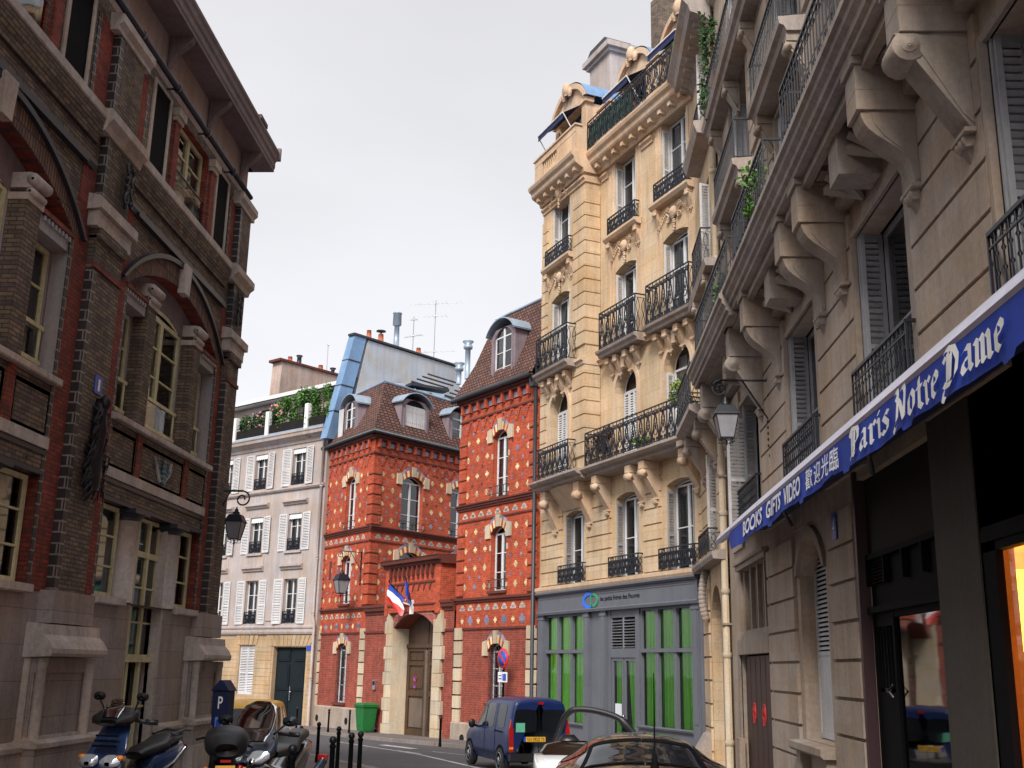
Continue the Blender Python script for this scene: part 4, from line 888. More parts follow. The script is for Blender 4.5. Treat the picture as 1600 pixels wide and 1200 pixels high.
# ---------------------------------------------------------------- street lamps on brackets
def lantern(root, cx, cy, zt, s=1.0):
    """four-sided tapered lantern hanging with its top at zt"""
    def ring(h, z): return [(cx - h, cy - h, z), (cx + h, cy - h, z), (cx + h, cy + h, z), (cx - h, cy + h, z)]
    m = MB(); m.ring_loft([ring(.26 * s, zt - .30 * s), ring(.25 * s, zt - .27 * s), ring(.17 * s, zt - .1 * s), ring(.08 * s, zt - .06 * s)], 0, False)
    m.lathe((cx, cy, zt - .06 * s), [(.09 * s, 0), (.11 * s, .03 * s), (.05 * s, .07 * s), (.06 * s, .1 * s), (.02 * s, .16 * s), (.01 * s, .2 * s)], 10)
    m.build('lamp_roof', 'iron', root)
    g_ = MB(); g_.ring_loft([ring(.225 * s, zt - .31 * s), ring(.135 * s, zt - .78 * s)], 0, False, False); g_.build('lamp_glass', 'lampglass', root)
    f = MB()
    a, b = ring(.235 * s, zt - .30 * s), ring(.14 * s, zt - .80 * s)
    for p, q in zip(a, b): f.tube([p, q], .013 * s, 4)
    for r_ in (a, b):
        for p, q in zip(r_, r_[1:] + r_[:1]): f.tube([p, q], .015 * s, 4)
    for sx in (-1, 1):
        for sy in (-1, 1): f.tube([(cx + sx * .13 * s, cy + sy * .13 * s, zt - .8 * s), (cx + sx * .15 * s, cy + sy * .15 * s, zt - .87 * s), (cx + sx * .05 * s, cy + sy * .05 * s, zt - .9 * s)], .011 * s, 4)
    f.lathe((cx, cy, zt - .95 * s), [(.01, 0), (.03 * s, .05 * s), (.02 * s, .12 * s)], 6)
    f.build('lamp_cage', 'iron', root)
def bracket_lamp(F, u, out, zt, zarm, label, s=1.0, foot=1.1, x_off=0.0):
    R = empty('street_lamp', label, 'street lamp', F.w(u, 0, zt - 1.0), F.rz)
    o = -(zt - 1.0)
    lantern(R, 0, -out, zt + o, s)
    m = MB(); za = zarm + o
    m.tube([(0, -.03, za + .02), (0, -.03, za - foot)], .03, 6); m.tube([(0, -.03, za), (0, -out - .1, za)], .022, 6)
    m.tube([(0, -.03, za - foot * .55), (0, -out * .62, za)], .016, 5)
    r0 = .17; pts = [(0, -out - .1 + 0 - r0 * sin(2 * pi * .0), za)]
    for i in range(26):
        a = pi / 2 + i / 25 * 2.6 * pi; rr = r0 * (1 - .72 * i / 25); pts.append((0, -out - .1 + 0 + rr * cos(a) * 1 - 0, za - r0 + rr * sin(a)))
    m.tube(pts, .018, 5)
    m.tube([(0, -out, za - r0 * 2), (0, -out, zt + o + .1)], .015, 5); m.ball((0, -.03, za - foot), .05, n=6); m.ball((0, -.03, za + .03), .045, n=6)
    for q in range(5): m.ball((0, -.06, za - foot * .55 - .12 * q), .035, n=6)
    m.build('bracket', 'iron', R)
bracket_lamp(FRT, 6.05, .88, 6.86, 7.3, 'black wall lantern on a long scrolled bracket beside the right building balcony', .92, 1.5)
# ================================================================ CREAM apartment building
def carved(mb, c, w, h, seed=0):
    """carved cartouche with side leaves"""
    rn = random.Random(seed); x, y, z = c
    mb.ball((x, y - .04, z + h * .08), w * .13, .09, h * .26, 10); mb.ball((x, y - .1, z + h * .1), w * .07, .06, h * .14, 8)
    for sg in (-1, 1):
        scroll(mb, x + sg * w * .2, z + h * .1, w * .2, h * .7, y - .02, .03, sg, 6)
        for q in range(9):
            t = q / 8; px = x + sg * w * (.14 + .36 * t); pz = z + h * (.36 - .62 * t * t) + .02 * rn.uniform(-1, 1)
            mb.tube([(px, y - .01, pz), (px + sg * w * .03, y - .07, pz - h * .07), (px + sg * w * .01, y - .03, pz - h * .17)], .035 * (1.2 - .5 * t), 5, 0, True, .012)
    for q in range(5): mb.ball((x + .03 * (q % 2), y - .02, z - h * (.25 + .1 * q)), w * .05 * (1 - .1 * q), .05, h * .06, 6)
def cream_building():
    R = empty('cream_apartment_building', 'tall cream limestone building with iron balconies and blue roof dormers above the slate grey shop', 'building', FC.w(0), FC.rz)
    U0, U1 = -1.0, 10.05; P0, P1 = .3, 3.85; PY = -.6
    W1, W2, W3 = (1.1, 2.6), (4.95, 6.4), (8.1, 9.6)
    w = MB(); D = .42
    ops = [(1.2, 2.65, 4.62, 7.15, .14)] + [(a, b, 4.62, 7.3, .14) for a, b in (W2, W3)]
    ops += [(a, b, 8.3, 11.5, .74) for a, b in (W2, W3)]
    ops += [(a, b, 12.25, 15.2, .16) for a, b in (W2, W3)] + [(a, b, 16.45, 19.25) for a, b in (W2, W3)]
    ops += [(-.5, 9.95, -1.4, 3.66)]
    wall(w, U0, U1, -1.4, 19.6, ops, D)
    w.quad((U0, 0, -1.4), (U0, 10, -1.4), (U0, 10, 19.6), (U0, 0, 19.6)); w.quad((U0, 10, -1.4), (U1, 10, -1.4), (U1, 10, 19.6), (U0, 10, 19.6)); 
    w.build('wall', 'cream', R)
    pv = MB(); pops = [(W1[0], W1[1], 8.3, 11.55, .74), (W1[0] , W1[1], 12.2, 15.2, .16), (W1[0], W1[1], 16.5, 19.2)]
    wall(pv, P0, P1, 8.2, 19.6, pops, D, 0, 0, PY)
    pv.quad((P1, PY, 8.2), (P1, 0, 8.2), (P1, 0, 19.6), (P1, PY, 19.6)); pv.quad((P0, PY, 8.2), (P0, 0, 8.2), (P0, 0, 19.6), (P0, PY, 19.6)); pv.quad((P0, PY, 8.2), (P1, PY, 8.2), (P1, 0, 8.2), (P0, 0, 8.2))
    pv.build('bay_wall', 'cream', R)
    r = MB(); J1 = [4.62 + .485 * k for k in range(8)]
    for a, b in ((-.75, 1.0), (2.9, 4.65), (6.75, 7.8)): rustic(r, a, b, J1)
    rustic(r, 9.85, 10.04, J1)
    JU = [8.75 + .485 * k for k in range(8)]; JV = [12.7 + .485 * k for k in range(13)]
    for J in (JU, JV):
        rustic(r, P0 + .02, .78, J, (), PY); rustic(r, 2.95, P1 + .03, J, (), PY)
        for za, zb in zip(J, J[1:]): r.box(P1, P1 + .035, PY - .03, -.02, za + .022, zb - .022)
    r.build('rusticated_masonry', 'cream', R)
    # panels, string courses, pilaster heads
    s = MB()
    s.profx(U0, P1 + .0, [(0, 4.38), (.2, 4.38), (.24, 4.46), (.24, 4.56), (0, 4.62)]); s.profx(P1, U1, [(0, 4.38), (.2, 4.38), (.24, 4.46), (.24, 4.56), (0, 4.62)])
    for a, b, o in ((P0 - .05, P1 + .06, .6), (P1 + .06, U1, 0)): s.profx(a, b, [(0, 11.98), (o + .1, 11.98), (o + .12, 12.08), (o + .2, 12.12), (o + .2, 12.22), (0, 12.26)])
    for a, b, o in ((P0, P1 + .05, .6), (4.0, 4.5, 0), (6.85, 7.6, 0)): s.profx(a, b, [(0, 18.85), (o + .05, 18.85), (o + .06, 18.95), (o + .13, 19.0), (o + .13, 19.08), (0, 19.1)])
    for a, b, o in ((P0 - .1, P1 + .1, .6), (P1 + .1, U1 + .05, 0)):
        s.profx(a, b, [(0, 19.2), (o + .12, 19.2), (o + .16, 19.34), (o + .2, 19.36), (o + .46, 19.5), (o + .5, 19.56), (o + .52, 19.7), (o + .62, 19.78), (o + .66, 19.88), (o + .66, 19.94), (0, 19.98)])
    x = P0 + .15
    while x < U1: o = .6 if x < P1 else 0; s.box(x, x + .17, -o - .4, -o - .1, 19.3, 19.46); x += .62
    for x0 in (6.75, 7.75, 4.6): s.box(x0, x0 + .05, -.03, .02, 12.3, 18.9)
    for a, b in (W2, W3): s.box(a - .16, a - .1, -.03, .02, 12.3, 19.1); s.box(b + .1, b + .16, -.03, .02, 12.3, 19.1)
    s.build('string_course', 'cream2', R)
    # window surrounds and carvings
    for (a, b), y in ((W1, PY), (W2, 0), (W3, 0)):
        t = MB(); po = arc_pts(a - .17, b + .17, 10.76, .9, 16); pi_ = arc_pts(a, b, 10.76, .74, 16)
        for i in range(16): t.add([(x, yy, z) for yy in (y - .05, y) for x, z in (pi_[i], pi_[i + 1], po[i + 1], po[i])], [(0, 1, 2, 3), (0, 4, 5, 1), (2, 6, 7, 3)])
        t.box(a - .17, a, y - .05, y, 8.3, 10.76); t.box(b, b + .17, y - .05, y, 8.3, 10.76)
        c = (a + b) / 2
        t.prism([(c - .1, 11.48), (c + .1, 11.48), (c + .14, 11.9), (c - .14, 11.9)], y - .16, y)
        t.build('arch_surround', 'cream2', R)
        cv = MB(); carved(cv, (c, y - .04, 15.75), 1.7, .8, 1); cv.build('carved_cartouche', 'cream2', R)
        for x in (a - .15, c - .33, c + .33, b + .15):
            m = MB(); console(m, x, .2, 11.98, 11.3 if abs(x - c) < .5 else 11.4, .3, 'c'); m.ob = None; 
            for i, v in enumerate(m.v): m.v[i] = (v[0], v[1] + y, v[2])
            m.build('bracket', 'cream2', R)
        sl = MB(); sl.profx(a - .4, b + .4, [(-y - 0.0, 16.22), (-y + .22, 16.24), (-y + .3, 16.34), (-y + .3, 16.42), (-y, 16.46)]); sl.build('window_sill', 'cream2', R)
        for x in (a - .2, b + .2):
            m = MB(); console(m, x, .16, 16.24, 15.6, .2, 'c')
            for i, v in enumerate(m.v): m.v[i] = (v[0], v[1] + y, v[2])
            m.build('bracket', 'cream2', R)
    cv = MB(); carved(cv, (1.85, PY - .1, 19.15), 1.3, .8, 2); cv.build('carved_cartouche', 'cream2', R)
    # windows
    for i, (a, b) in enumerate(((1.2, 2.65), W2, W3)):
        casement(R, a + .02, b - .02, 4.62, 7.12 + (.15 if i else 0), .3, 'wframe', 2, 2, .14, .06, 'net', 'gdark', cw=.6)
        m = MB(); louvre(m, (a + .02, .28), (a + .05, -.02), 4.66, 7.0, .03); louvre(m, (b - .02, .28), (b - .05, -.02), 4.66, 7.0, .03); m.build('shutter', 'gshut', R)
        m = MB(); rail_ornate(m, a - .22, b + .22, 4.64, 5.25, -.18, .32, .18); m.build('window_railing', 'iron', R)
    for i, ((a, b), y) in enumerate(((W1, PY), (W2, 0), (W3, 0))):
        yi = y + .33
        casement(R, a + .02, b - .02, 8.32, 11.5, yi, 'wframe', 2, 2, .72, .07, 'net' if i == 2 else None, cw=.9)
        m = MB()
        if i < 2:
            c = (a + b) / 2
            for p, q in ((a + .08, c - .3), (c - .29, c + .02), (c + .03, c + .32), (c + .33, b - .08)): louvre(m, (p, yi - .05), (q, yi - .05), 8.34, 10.75, .03, 0, .085)
        else: louvre(m, (a + .03, yi - .03), (a + .06, y + .03), 8.34, 10.7, .03); louvre(m, (b - .03, yi - .03), (b - .06, y + .03), 8.34, 10.7, .03)
        m.build('shutter', 'wshut', R)
        for z0, z1, rs in ((12.25, 15.18, .16), (16.48, 19.2, 0)):
            casement(R, a + .02, b - .02, z0, z1, yi, 'wframe', 3, 2, rs, .06, 'net' if i != 1 else None, cw=.5)
            m = MB(); louvre(m, (a + .03, yi - .03), (a + .06, y + .02), z0 + .05, z1 - .2, .03); louvre(m, (b - .03, yi - .03), (b - .06, y + .02), z0 + .05, z1 - .2, .03); m.build('shutter', 'wshut', R)
        o = -y
        m = MB(); rail_ornate(m, a - .2, b + .25, 16.5, 17.1, y - .2, .3, .18); m.build('window_railing', 'iron', R)
        # third floor balcony
        m = MB(); m.profx(a - .45, b + .75, [(o, 12.0), (o + .42, 12.02), (o + .45, 12.1), (o + .55, 12.16), (o + .58, 12.24), (o, 12.3)]); m.build('balcony', 'slab', R)
        m = MB(); rail_ornate(m, a - .35, b + .65, 12.3, 13.6, y - .45, .42, .42); m.build('balcony_railing', 'iron', R)
    # long second floor balcony on scroll brackets
    b = MB(); pr = [(0, 7.95), (.5, 7.96), (.6, 8.0), (.62, 8.08), (.78, 8.12), (.86, 8.2), (.86, 8.27), (0, 8.31)]
    b.profx(P1 + .1, U1 + .45, pr); b.profx(.2, P1 + .1, [(o + .18 if o else 0, z) for o, z in pr]); b.box(U1 - .1, U1 + .45, -.8, 2.0, 7.97, 8.28); b.build('balcony', 'slab', R)
    m = MB(); rail_ornate(m, 4.2, 10.3, 8.3, 9.42, -.78, .44, .78); m.build('balcony_railing', 'iron', R)
    m = MB(); rail_ornate(m, .85, 3.25, 8.32, 9.4, -.96, .42, .35); m.build('balcony_railing', 'iron', R)
    for x in (4.5, 6.75, 7.6, 9.9, .55, 3.2):
        m = MB(); console(m, x, .26 if x > 3.5 else .32, 7.95, 6.75 if x > 3.3 else 6.45, .62, 'c'); m.build('bracket', 'cream2', R)
    m = MB(); m.ring_loft([[(1.95 + rx * cos(q * pi / 10), -ry * sin(q * pi / 10), z) for q in range(11)] for rx, ry, z in ((1.0, .05, 7.2), (1.35, .3, 7.55), (1.6, .7, 7.95))], 0, True, False, False); m.build('balcony_corbel', 'cream2', R)
    # attic: parapet, dormers, mansard, chimneys
    a = MB(); a.box(P0 + .05, 3.9, -1.05, -.85, 19.95, 20.15); a.box(P0 + .05, 3.9, -1.05, -.85, 20.75, 21.0); a.box(P0 + .05, 1.0, -1.04, -.86, 20.15, 20.75); a.box(2.3, 3.9, -1.04, -.86, 20.15, 20.75); a.box(P0, 3.95, -1.1, -.8, 21.0, 21.07); a.box(3.7, 3.9, -.86, 0, 19.95, 21.0)
    for k in range(8): a.lathe((1.12 + .16 * k, -.95, 20.15), [(.04, 0), (.06, .15), (.03, .35), (.05, .5), (.05, .6)], 6)
    a.build('parapet', 'cream2', R)
    m = MB(); rail_ornate(m, 4.1, 10.5, 19.98, 21.05, -.66, .46, 0)
    m.tube([(10.5, -.66, 21.05), (10.5, 3, 21.05)], .026, 4); m.tube([(10.5, -.66, 20.03), (10.5, 3, 20.03)], .018, 4)
    for k in range(12): m.tube([(10.5, -.5 + .3 * k, 20), (10.5, -.5 + .3 * k, 21.05)], .012, 4)
    mo = m.build('balcony_railing', 'iron', R)
    m = MB(); m.quad((4.1, -.62, 20.1), (7.2, -.62, 20.1), (7.2, -.62, 20.9), (4.1, -.62, 20.9)); m.build('green_mesh', m_plain('green_mesh', (.03, .09, .06), .8), mo)
    at = MB(); wall(at, U0, U1, 19.95, 21.3, [(W2[0], W2[1], 19.96, 21.29), (W3[0], W3[1], 19.96, 21.29)], .3, 0, 0, .75)
    at.add([(U0, .8, 21.3), (U1, .8, 21.3), (U1, 2.1, 24.2), (U0, 2.1, 24.2), (U1, 6, 25.2), (U0, 6, 25.2), (U1, 10, 24.2), (U0, 10, 24.2), (U0, 10, 19.9), (U1, 10, 19.9)], [(0, 1, 2, 3), (3, 2, 4, 5), (5, 4, 6, 7), (7, 6, 9, 8)], 1)
    at.add([(U0, .8, 19.9), (U0, .8, 21.3), (U0, 2.1, 24.2), (U0, 6, 25.2), (U0, 10, 24.2), (U0, 10, 19.9)], [(0, 1, 2, 3, 4, 5)], 1)
    at.build('mansard', ['cream', 'zincb'], R)
    for (a0, b0), y in (((.9, 2.8), -.25), (W2, .45), (W3, .45)):
        c = (a0 + b0) / 2; h = (b0 - a0) / 2 + .35; z0 = 22.3 if y > 0 else 22.5
        f = MB()
        for sg in (-1, 1): f.box(c + sg * (h - .17) - .17, c + sg * (h - .17) + .17, y, y + 2.2, 19.95, z0)
        f.box(c - h - .12, c + h + .12, y - .08, y + .3, z0, z0 + .18)
        q = arc_pts(c - h - .05, c + h + .05, z0 + .18, h * .62, 16); q2 = arc_pts(c - h - .22, c + h + .22, z0 + .18, h * .62 + .22, 16)
        f.prism([(c - h, z0 + .18)] + q + [(c + h, z0 + .18)], y, y + .3)
        for i in range(16): f.add([(x, yy, z) for yy in (y - .15, y + .3) for x, z in (q[i], q[i + 1], q2[i + 1], q2[i])], [(0, 1, 2, 3), (4, 7, 6, 5), (0, 4, 5, 1), (2, 6, 7, 3)])
        f.ball((c, y - .18, z0 + h * .62 + .3), .22, .16, .3, 8); f.ball((c - .25, y - .15, z0 + h * .62 + .1), .14, .1, .2, 8); f.ball((c + .25, y - .15, z0 + h * .62 + .1), .14, .1, .2, 8)
        fo = f.build('dormer', 'cream2', R)
        z = MB(); q3 = arc_pts(c - h - .24, c + h + .24, z0 + .2, h * .62 + .26, 16)
        for i in range(16): z.quad((q3[i][0], y - .12, q3[i][1]), (q3[i + 1][0], y - .12, q3[i + 1][1]), (q3[i + 1][0], y + 2.4, q3[i + 1][1]), (q3[i][0], y + 2.4, q3[i][1]))
        z.build('dormer_roof', 'zincb', fo)
        k = MB(); k.quad((c - h + .34, y + .5, 19.96), (c + h - .34, y + .5, 19.96), (c + h - .34, y + .5, z0), (c - h + .34, y + .5, z0), 1); k.box(c - .04, c + .04, y + .44, y + .5, 19.96, z0); k.box(c - h + .34, c + h - .34, y + .44, y + .5, 21.6, 21.68); k.build('dormer_window', ['wframe', 'gdark'], fo)
        aw = empty('roller_blind_awning', {0: 'navy canvas blind over the corner bay dormer, leftmost on the cream building', 1: 'navy canvas blind over the middle roof dormer of the cream building', 2: 'navy canvas blind over the rightmost roof dormer of the cream building'}[0 if y < 0 else (1 if c < 7 else 2)], 'awning', FC.w(c, -y, z0), FC.rz, 'blinds over the dormers')
        m = MB(); m.add([(-h + .2, -.1, -.05), (h - .2, -.1, -.05), (h - .2, -.85, -.55), (-h + .2, -.85, -.55), (h - .2, -.85, -.78), (-h + .2, -.85, -.78)], [(0, 1, 2, 3), (3, 2, 4, 5)]); m.build('canvas', 'awnw', aw)
        m = MB(); m.tube([(-h + .2, -.87, -.55), (h - .2, -.87, -.55)], .03, 5)
        for sg in (-1, 1): m.tube([(sg * (h - .2), -.85, -.56), (sg * (h - .2), 0, -1.9)], .022, 5)
        m.build('blind_arm', 'white', aw)
    g1 = MB()
    for a_, b_ in ((3.05, 4.0), (6.95, 7.5)): g1.box(a_, b_, .35, 1.2, 19.96, 22.0); g1.box(a_ - .1, b_ + .1, .25, 1.3, 22.0, 22.15); g1.box(a_ - .16, b_ + .16, .19, 1.36, 22.15, 22.25)
    g1.build('attic_pier', 'cream2', R)
    c1 = MB(); c1.box(-1.2, .6, 2.2, 3.2, 20, 26.7, 0); c1.box(-1.32, .72, 2.08, 3.32, 26.7, 26.85, 0); c1.box(-1.45, .85, 1.95, 3.45, 26.85, 27.1, 0); c1.prism([(-1.3, 27.1), (.7, 27.1), (.4, 27.45), (-.9, 27.45)], 2.05, 3.3, 1); c1.build('chimney', ['gwall', 'zincdark'], R)
    c2 = MB(); c2.box(3.9, 4.6, 2.2, 3.0, 22, 27.0); c2.build('chimney', 'brown', R)
    # side wall along the street (turns the corner towards the camera)
    S = MB(); sops = [(1.9, 3.2, 4.62, 7.4, .14), (1.9, 3.2, 8.3, 11.3), (1.9, 3.2, 12.3, 15.1), (1.9, 3.2, 16.5, 19.1), (1.4, 3.4, -1.2, 3.9, .8)]
    wall(S, 0.05, 4.35, -1.4, 19.6, sops, .4)
    rustic(S, .1, 1.25, [-.9 + .6 * k for k in range(9)], ()); rustic(S, .25, 1.6, [4.62 + .485 * k for k in range(8)]); rustic(S, 3.4, 4.2, [4.62 + .485 * k for k in range(8)])
    # convert from the side frame into this building's local space
    def tolocal(mb):
        ca, sa = cos(-FC.rz), sin(-FC.rz)
        for i, v in enumerate(mb.v):
            wx, wy, _ = FS.w(v[0], -v[1]); dx, dy = wx - FC.o[0], wy - FC.o[1]; mb.v[i] = (ca * dx - sa * dy, sa * dx + ca * dy, v[2])
        return mb
    tolocal(S).build('side_wall', 'cream', R)
    t = MB(); t.profx(0, 4.35, [(0, 4.38), (.3, 4.4), (.34, 4.5), (.34, 4.58), (0, 4.64)]); t.profx(0, 4.35, [(0, 12.0), (.3, 12.0), (.35, 12.2), (0, 12.26)]); t.profx(-.3, 4.4, [(0, 19.2), (.16, 19.34), (.55, 19.5), (.62, 19.7), (.78, 19.88), (.78, 19.94), (0, 19.98)])
    t.profx(.9, 4.3, [(0, 8.0), (.6, 8.02), (.8, 8.14), (.8, 8.28), (0, 8.32)]); t.profx(1.3, 4.1, [(0, 15.9), (.4, 15.95), (.5, 16.2), (.5, 16.3), (0, 16.35)])
    for x in (1.3, 3.6): console(t, x, .26, 8.0, 6.8, .6, 'c'); console(t, x, .22, 12.0, 11.2, .3, 'c')
    for q in range(7): t.box(.2 + .6 * q, .37 + .6 * q, -.42, -.1, 19.3, 19.46)
    for q in range(12):
        a_ = q / 11; t.ball((1.25, -.12 - .1 * sin(a_ * 3), 4.3 - 1.2 * a_), .12, .12, .12, 6)
    t.box(3.45, 4.2, -.02, .02, -1.2, 4.3); t.prism([(-.0, -.9), (-.55, -.9), (-.45, -.4), (-.15, .1), (0, .2)], .15, 1.2, 0, 'x')
    tolocal(t).build('side_moulding', 'slab', R)
    for z0, z1 in ((4.62, 7.4), (8.3, 11.3), (12.3, 15.1), (16.5, 19.1)):
        m = MB(); louvre(m, (1.95, .3), (1.98, -.02), z0 + .05, z1 - .2, .03); louvre(m, (3.0, .05), (3.12, -.25), z0 + .05, z1 - .2, .03); tolocal(m).build('shutter', 'wshut', R)
        m = MB(); m.quad((1.95, .36, z0), (3.15, .36, z0), (3.15, .36, z1), (1.95, .36, z1)); tolocal(m).build('side_window', 'gdark', R)
        m = MB(); y_ = -.75 if z0 == 8.3 else -.3; rail_ornate(m, 1.5 if z0 != 8.3 else 1.0, 3.5 if z0 != 8.3 else 4.2, z0 + .02, z0 + (1.1 if z0 > 8 and z0 < 16 else .62), y_, .38, -y_ - .03); tolocal(m).build('balcony_railing', 'iron', R)
    m = MB(); m.box(1.4, 3.4, .3, .34, -1.2, 3.9); tolocal(m).build('side_door', 'frame_r', R)
    fl = MB()
    for z in (4.3, 8.1, 12.1, 16.2): fl.box(U0 + .05, U1 - .05, .55, 9.9, z, z + .2)
    fl.box(U0 + .05, U1 - .05, 3, 3.1, -1, 19.5); fl.box(U0 + .05, U1 - .05, .55, 9.9, 19.5, 19.6); fl.build('floor_slab', 'inner', R)
    # ---- the shop
    S = empty('shopfront', 'slate grey wooden shopfront with green curtains at the foot of the cream building', 'shopfront', FC.w(0), FC.rz)
    gy = lambda u: g(FC.w(u)[1])
    f = MB(); f.box(-.78, 9.86, -.14, .02, 3.66, 4.30, 0); f.profx(-.8, 9.9, [(0, 4.26), (.2, 4.26), (.26, 4.32), (.26, 4.38), (0, 4.4)]); f.profx(-.8, 9.9, [(0, 3.58), (.2, 3.58), (.22, 3.66), (.16, 3.7), (0, 3.7)]); f.build('fascia', 'fascia', S)
    for x0, x1, z in ((-.78, 9.86, 4.12), (-.78, 9.86, 3.76)): pass
    fl_ = MB(); fl_.box(-.6, 9.7, -.155, -.14, 4.14, 4.165); fl_.box(-.6, 9.7, -.155, -.14, 4.20, 4.212); fl_.build('fascia_moulding', 'fascia', S)
    p = MB()
    for x0, x1 in ((-.78, -.3), (2.86, 3.2), (4.05, 4.4), (9.5, 9.86)):
        p.box(x0, x1, -.13, .0, -1.1, 3.6); p.box(x0 + .07, x1 - .07, -.145, -.13, .3, 3.5); p.box(x0 - .02, x1 + .02, -.16, .0, 3.42, 3.5)
    p.box(9.86, 10.04, -.1, .4, -1.1, 4.4)
    p.build('pilaster', 'fascia', S)
    d = MB(); d.box(3.2, 4.05, -.03, .0, -1.1, 3.6); d.box(-.3, 2.86, -.09, .02, -1.1, -.1); d.box(6.45, 9.5, -.09, .02, -1.1, 0.05); d.profx(-.3, 2.86, [(0, -.1), (.16, -.1), (.18, -.05), (0, -.02)]); d.profx(6.45, 9.5, [(0, .05), (.16, .05), (.18, .1), (0, .13)]); d.build('panel', 'fascia', S)
    def shopwin(a, b, z0, n, name):
        m = MB(); z1 = 3.58
        m.box(a, a + .1, -.02, .08, z0, z1); m.box(b - .1, b, -.02, .08, z0, z1); m.box(a + .1, b - .1, -.02, .08, z1 - .08, z1); m.box(a + .1, b - .1, -.08, .08, 2.25, 2.36)
        for k in range(1, n): x = a + (b - a) * k / n; m.box(x - .08, x + .08, -.05, .09, z0, z1 - .08)
        o = m.build(name, 'fascia', S)
        pn = MB(); pn.quad((a + .1, .05, z0), (b - .1, .05, z0), (b - .1, .05, z1), (a + .1, .05, z1)); pn.build('pane', 'gclear', o)
        c = MB(); q = 120
        for k in range(q):
            xa = a + .1 + (b - a - .2) * k / q; xb = a + .1 + (b - a - .2) * (k + 1) / q
            fn = lambda x: .13 + .03 * sin(x * 26) + .02 * sin(x * 11 + 1)
            c.quad((xa, fn(xa), z0), (xb, fn(xb), z0), (xb, fn(xb), z1 - .12), (xa, fn(xa), z1 - .12))
        for v in range(len(c.sm)): c.sm[v] = True
        c.build('curtain', 'green', o)
    shopwin(-.3, 2.86, -.03, 3, 'display_window'); shopwin(6.45, 9.5, .12, 3, 'display_window')
    m = MB()
    m.box(4.4, 4.62, -.06, .06, -1.1, 3.58); m.box(6.22, 6.45, -.06, .06, -1.1, 3.58); m.box(4.62, 6.22, -.04, .06, 3.34, 3.58); m.box(4.62, 6.22, -.05, .06, 2.1, 2.38)
    dd = m.build('door_surround', 'fascia', S)
    m = MB()
    for a, b in ((4.68, 5.38), (5.46, 6.16)):
        m.box(a - .06, a, -.03, .05, 2.38, 3.34); m.box(b, b + .06, -.03, .05, 2.38, 3.34)
        for k in range(10): z = 2.42 + .09 * k; m.add([(a, -.045, z), (b, -.045, z), (b, .03, z + .055), (a, .03, z + .055)], [(0, 1, 2, 3)]); m.box(a, b, -.05, -.04, z - .006, z + .006)
        m.quad((a, .055, 2.38), (b, .055, 2.38), (b, .055, 3.34), (a, .055, 3.34), 1)
    m.build('louvre_vent', ['alu', 'inner'], dd)
    m = MB()
    for a, b in ((4.64, 5.40), (5.44, 6.20)):
        m.box(a, a + .1, -.02, .04, -1.05, 2.1); m.box(b - .1, b, -.02, .04, -1.05, 2.1); m.box(a + .1, b - .1, -.02, .04, 2.0, 2.1); m.box(a + .1, b - .1, -.02, .04, -1.05, -.75)
    do = m.build('door', 'fascia', S)
    m = MB(); m.quad((4.7, .02, -.8), (6.15, .02, -.8), (6.15, .02, 2.05), (4.7, .02, 2.05)); m.build('pane', 'gclear', do)
    m = MB(); m.lathe((5.5, -.02, .35), [(.0, 0), (.03, -.02), (.02, -.06), (.035, -.09), (0, -.1)], 8, 0, 'y'); m.build('door_knob', 'chrome', do)
    m = MB()
    for (a, b, sg) in ((4.74, 5.30, 1), (5.54, 6.10, -1)):
        for k in range(24):
            t0, t1 = k / 24, (k + 1) / 24
            def col_(t): x = a + (b - a) * t; return x
            def gx(x, z):
                tt = max(0, min(1, (2.0 - z) / 2.6)); anchor = a if sg > 0 else b
                pull = tt ** 1.5 * .55 if z > -.35 else .55
                return x + (anchor - x) * pull
            for j in range(10):
                z0 = 2.0 - .26 * j; z1 = z0 - .26
                xa, xb = col_(t0), col_(t1); yy = lambda x: .10 + .03 * sin(x * 40)
                m.quad((gx(xa, z0), yy(xa), z0), (gx(xb, z0), yy(xb), z0), (gx(xb, z1), yy(xb), z1), (gx(xa, z1), yy(xa), z1))
    m.build('curtain', 'green', do)
    m = MB(); m.box(4.82, 5.22, -.0, .012, .25, .7); m.build('notice', 'paper', do)
    # sign on the fascia: two open rings and a line of small letters
    sg_ = empty('shop_sign', 'blue and green ring emblem with small lettering on the slate grey fascia', 'sign', FC.w(2.85, .145, 3.95), FC.rz)
    def ringarc(m, cx, cz, rx, rz, a0, a1, th0, th1, n=24):
        pts = []
        for i in range(n + 1):
            a = radians(a0 + (a1 - a0) * i / n); th = th0 + (th1 - th0) * sin(pi * i / n)
            pts.append(((cx + rx * cos(a), cz + rz * sin(a)), (cx + (rx - th) * cos(a), cz + (rz - th) * sin(a))))
        for (p, q), (r_, s_) in zip(pts, pts[1:]): m.add([(x, yy, z) for yy in (-.02, 0) for x, z in (p, r_, s_, q)], [(0, 1, 2, 3), (0, 4, 5, 1), (2, 6, 7, 3)])
    m = MB(); ringarc(m, .42, 0, .42, .27, 40, 320, .07, .14); m.build('blue_ring', 'logob', sg_)
    m = MB(); ringarc(m, .80, 0, .30, .22, -150, 130, .05, .10); m.tube([(.62, -.01, -.22), (.62, -.01, .18)], .03, 4); m.build('green_ring', 'logog', sg_)
    m = MB(); put_text(m, 'les petits frères des Pauvres', 1.25, -.10, 2.55, .2, -.004, 0, .01); m.build('lettering', 'black', sg_)
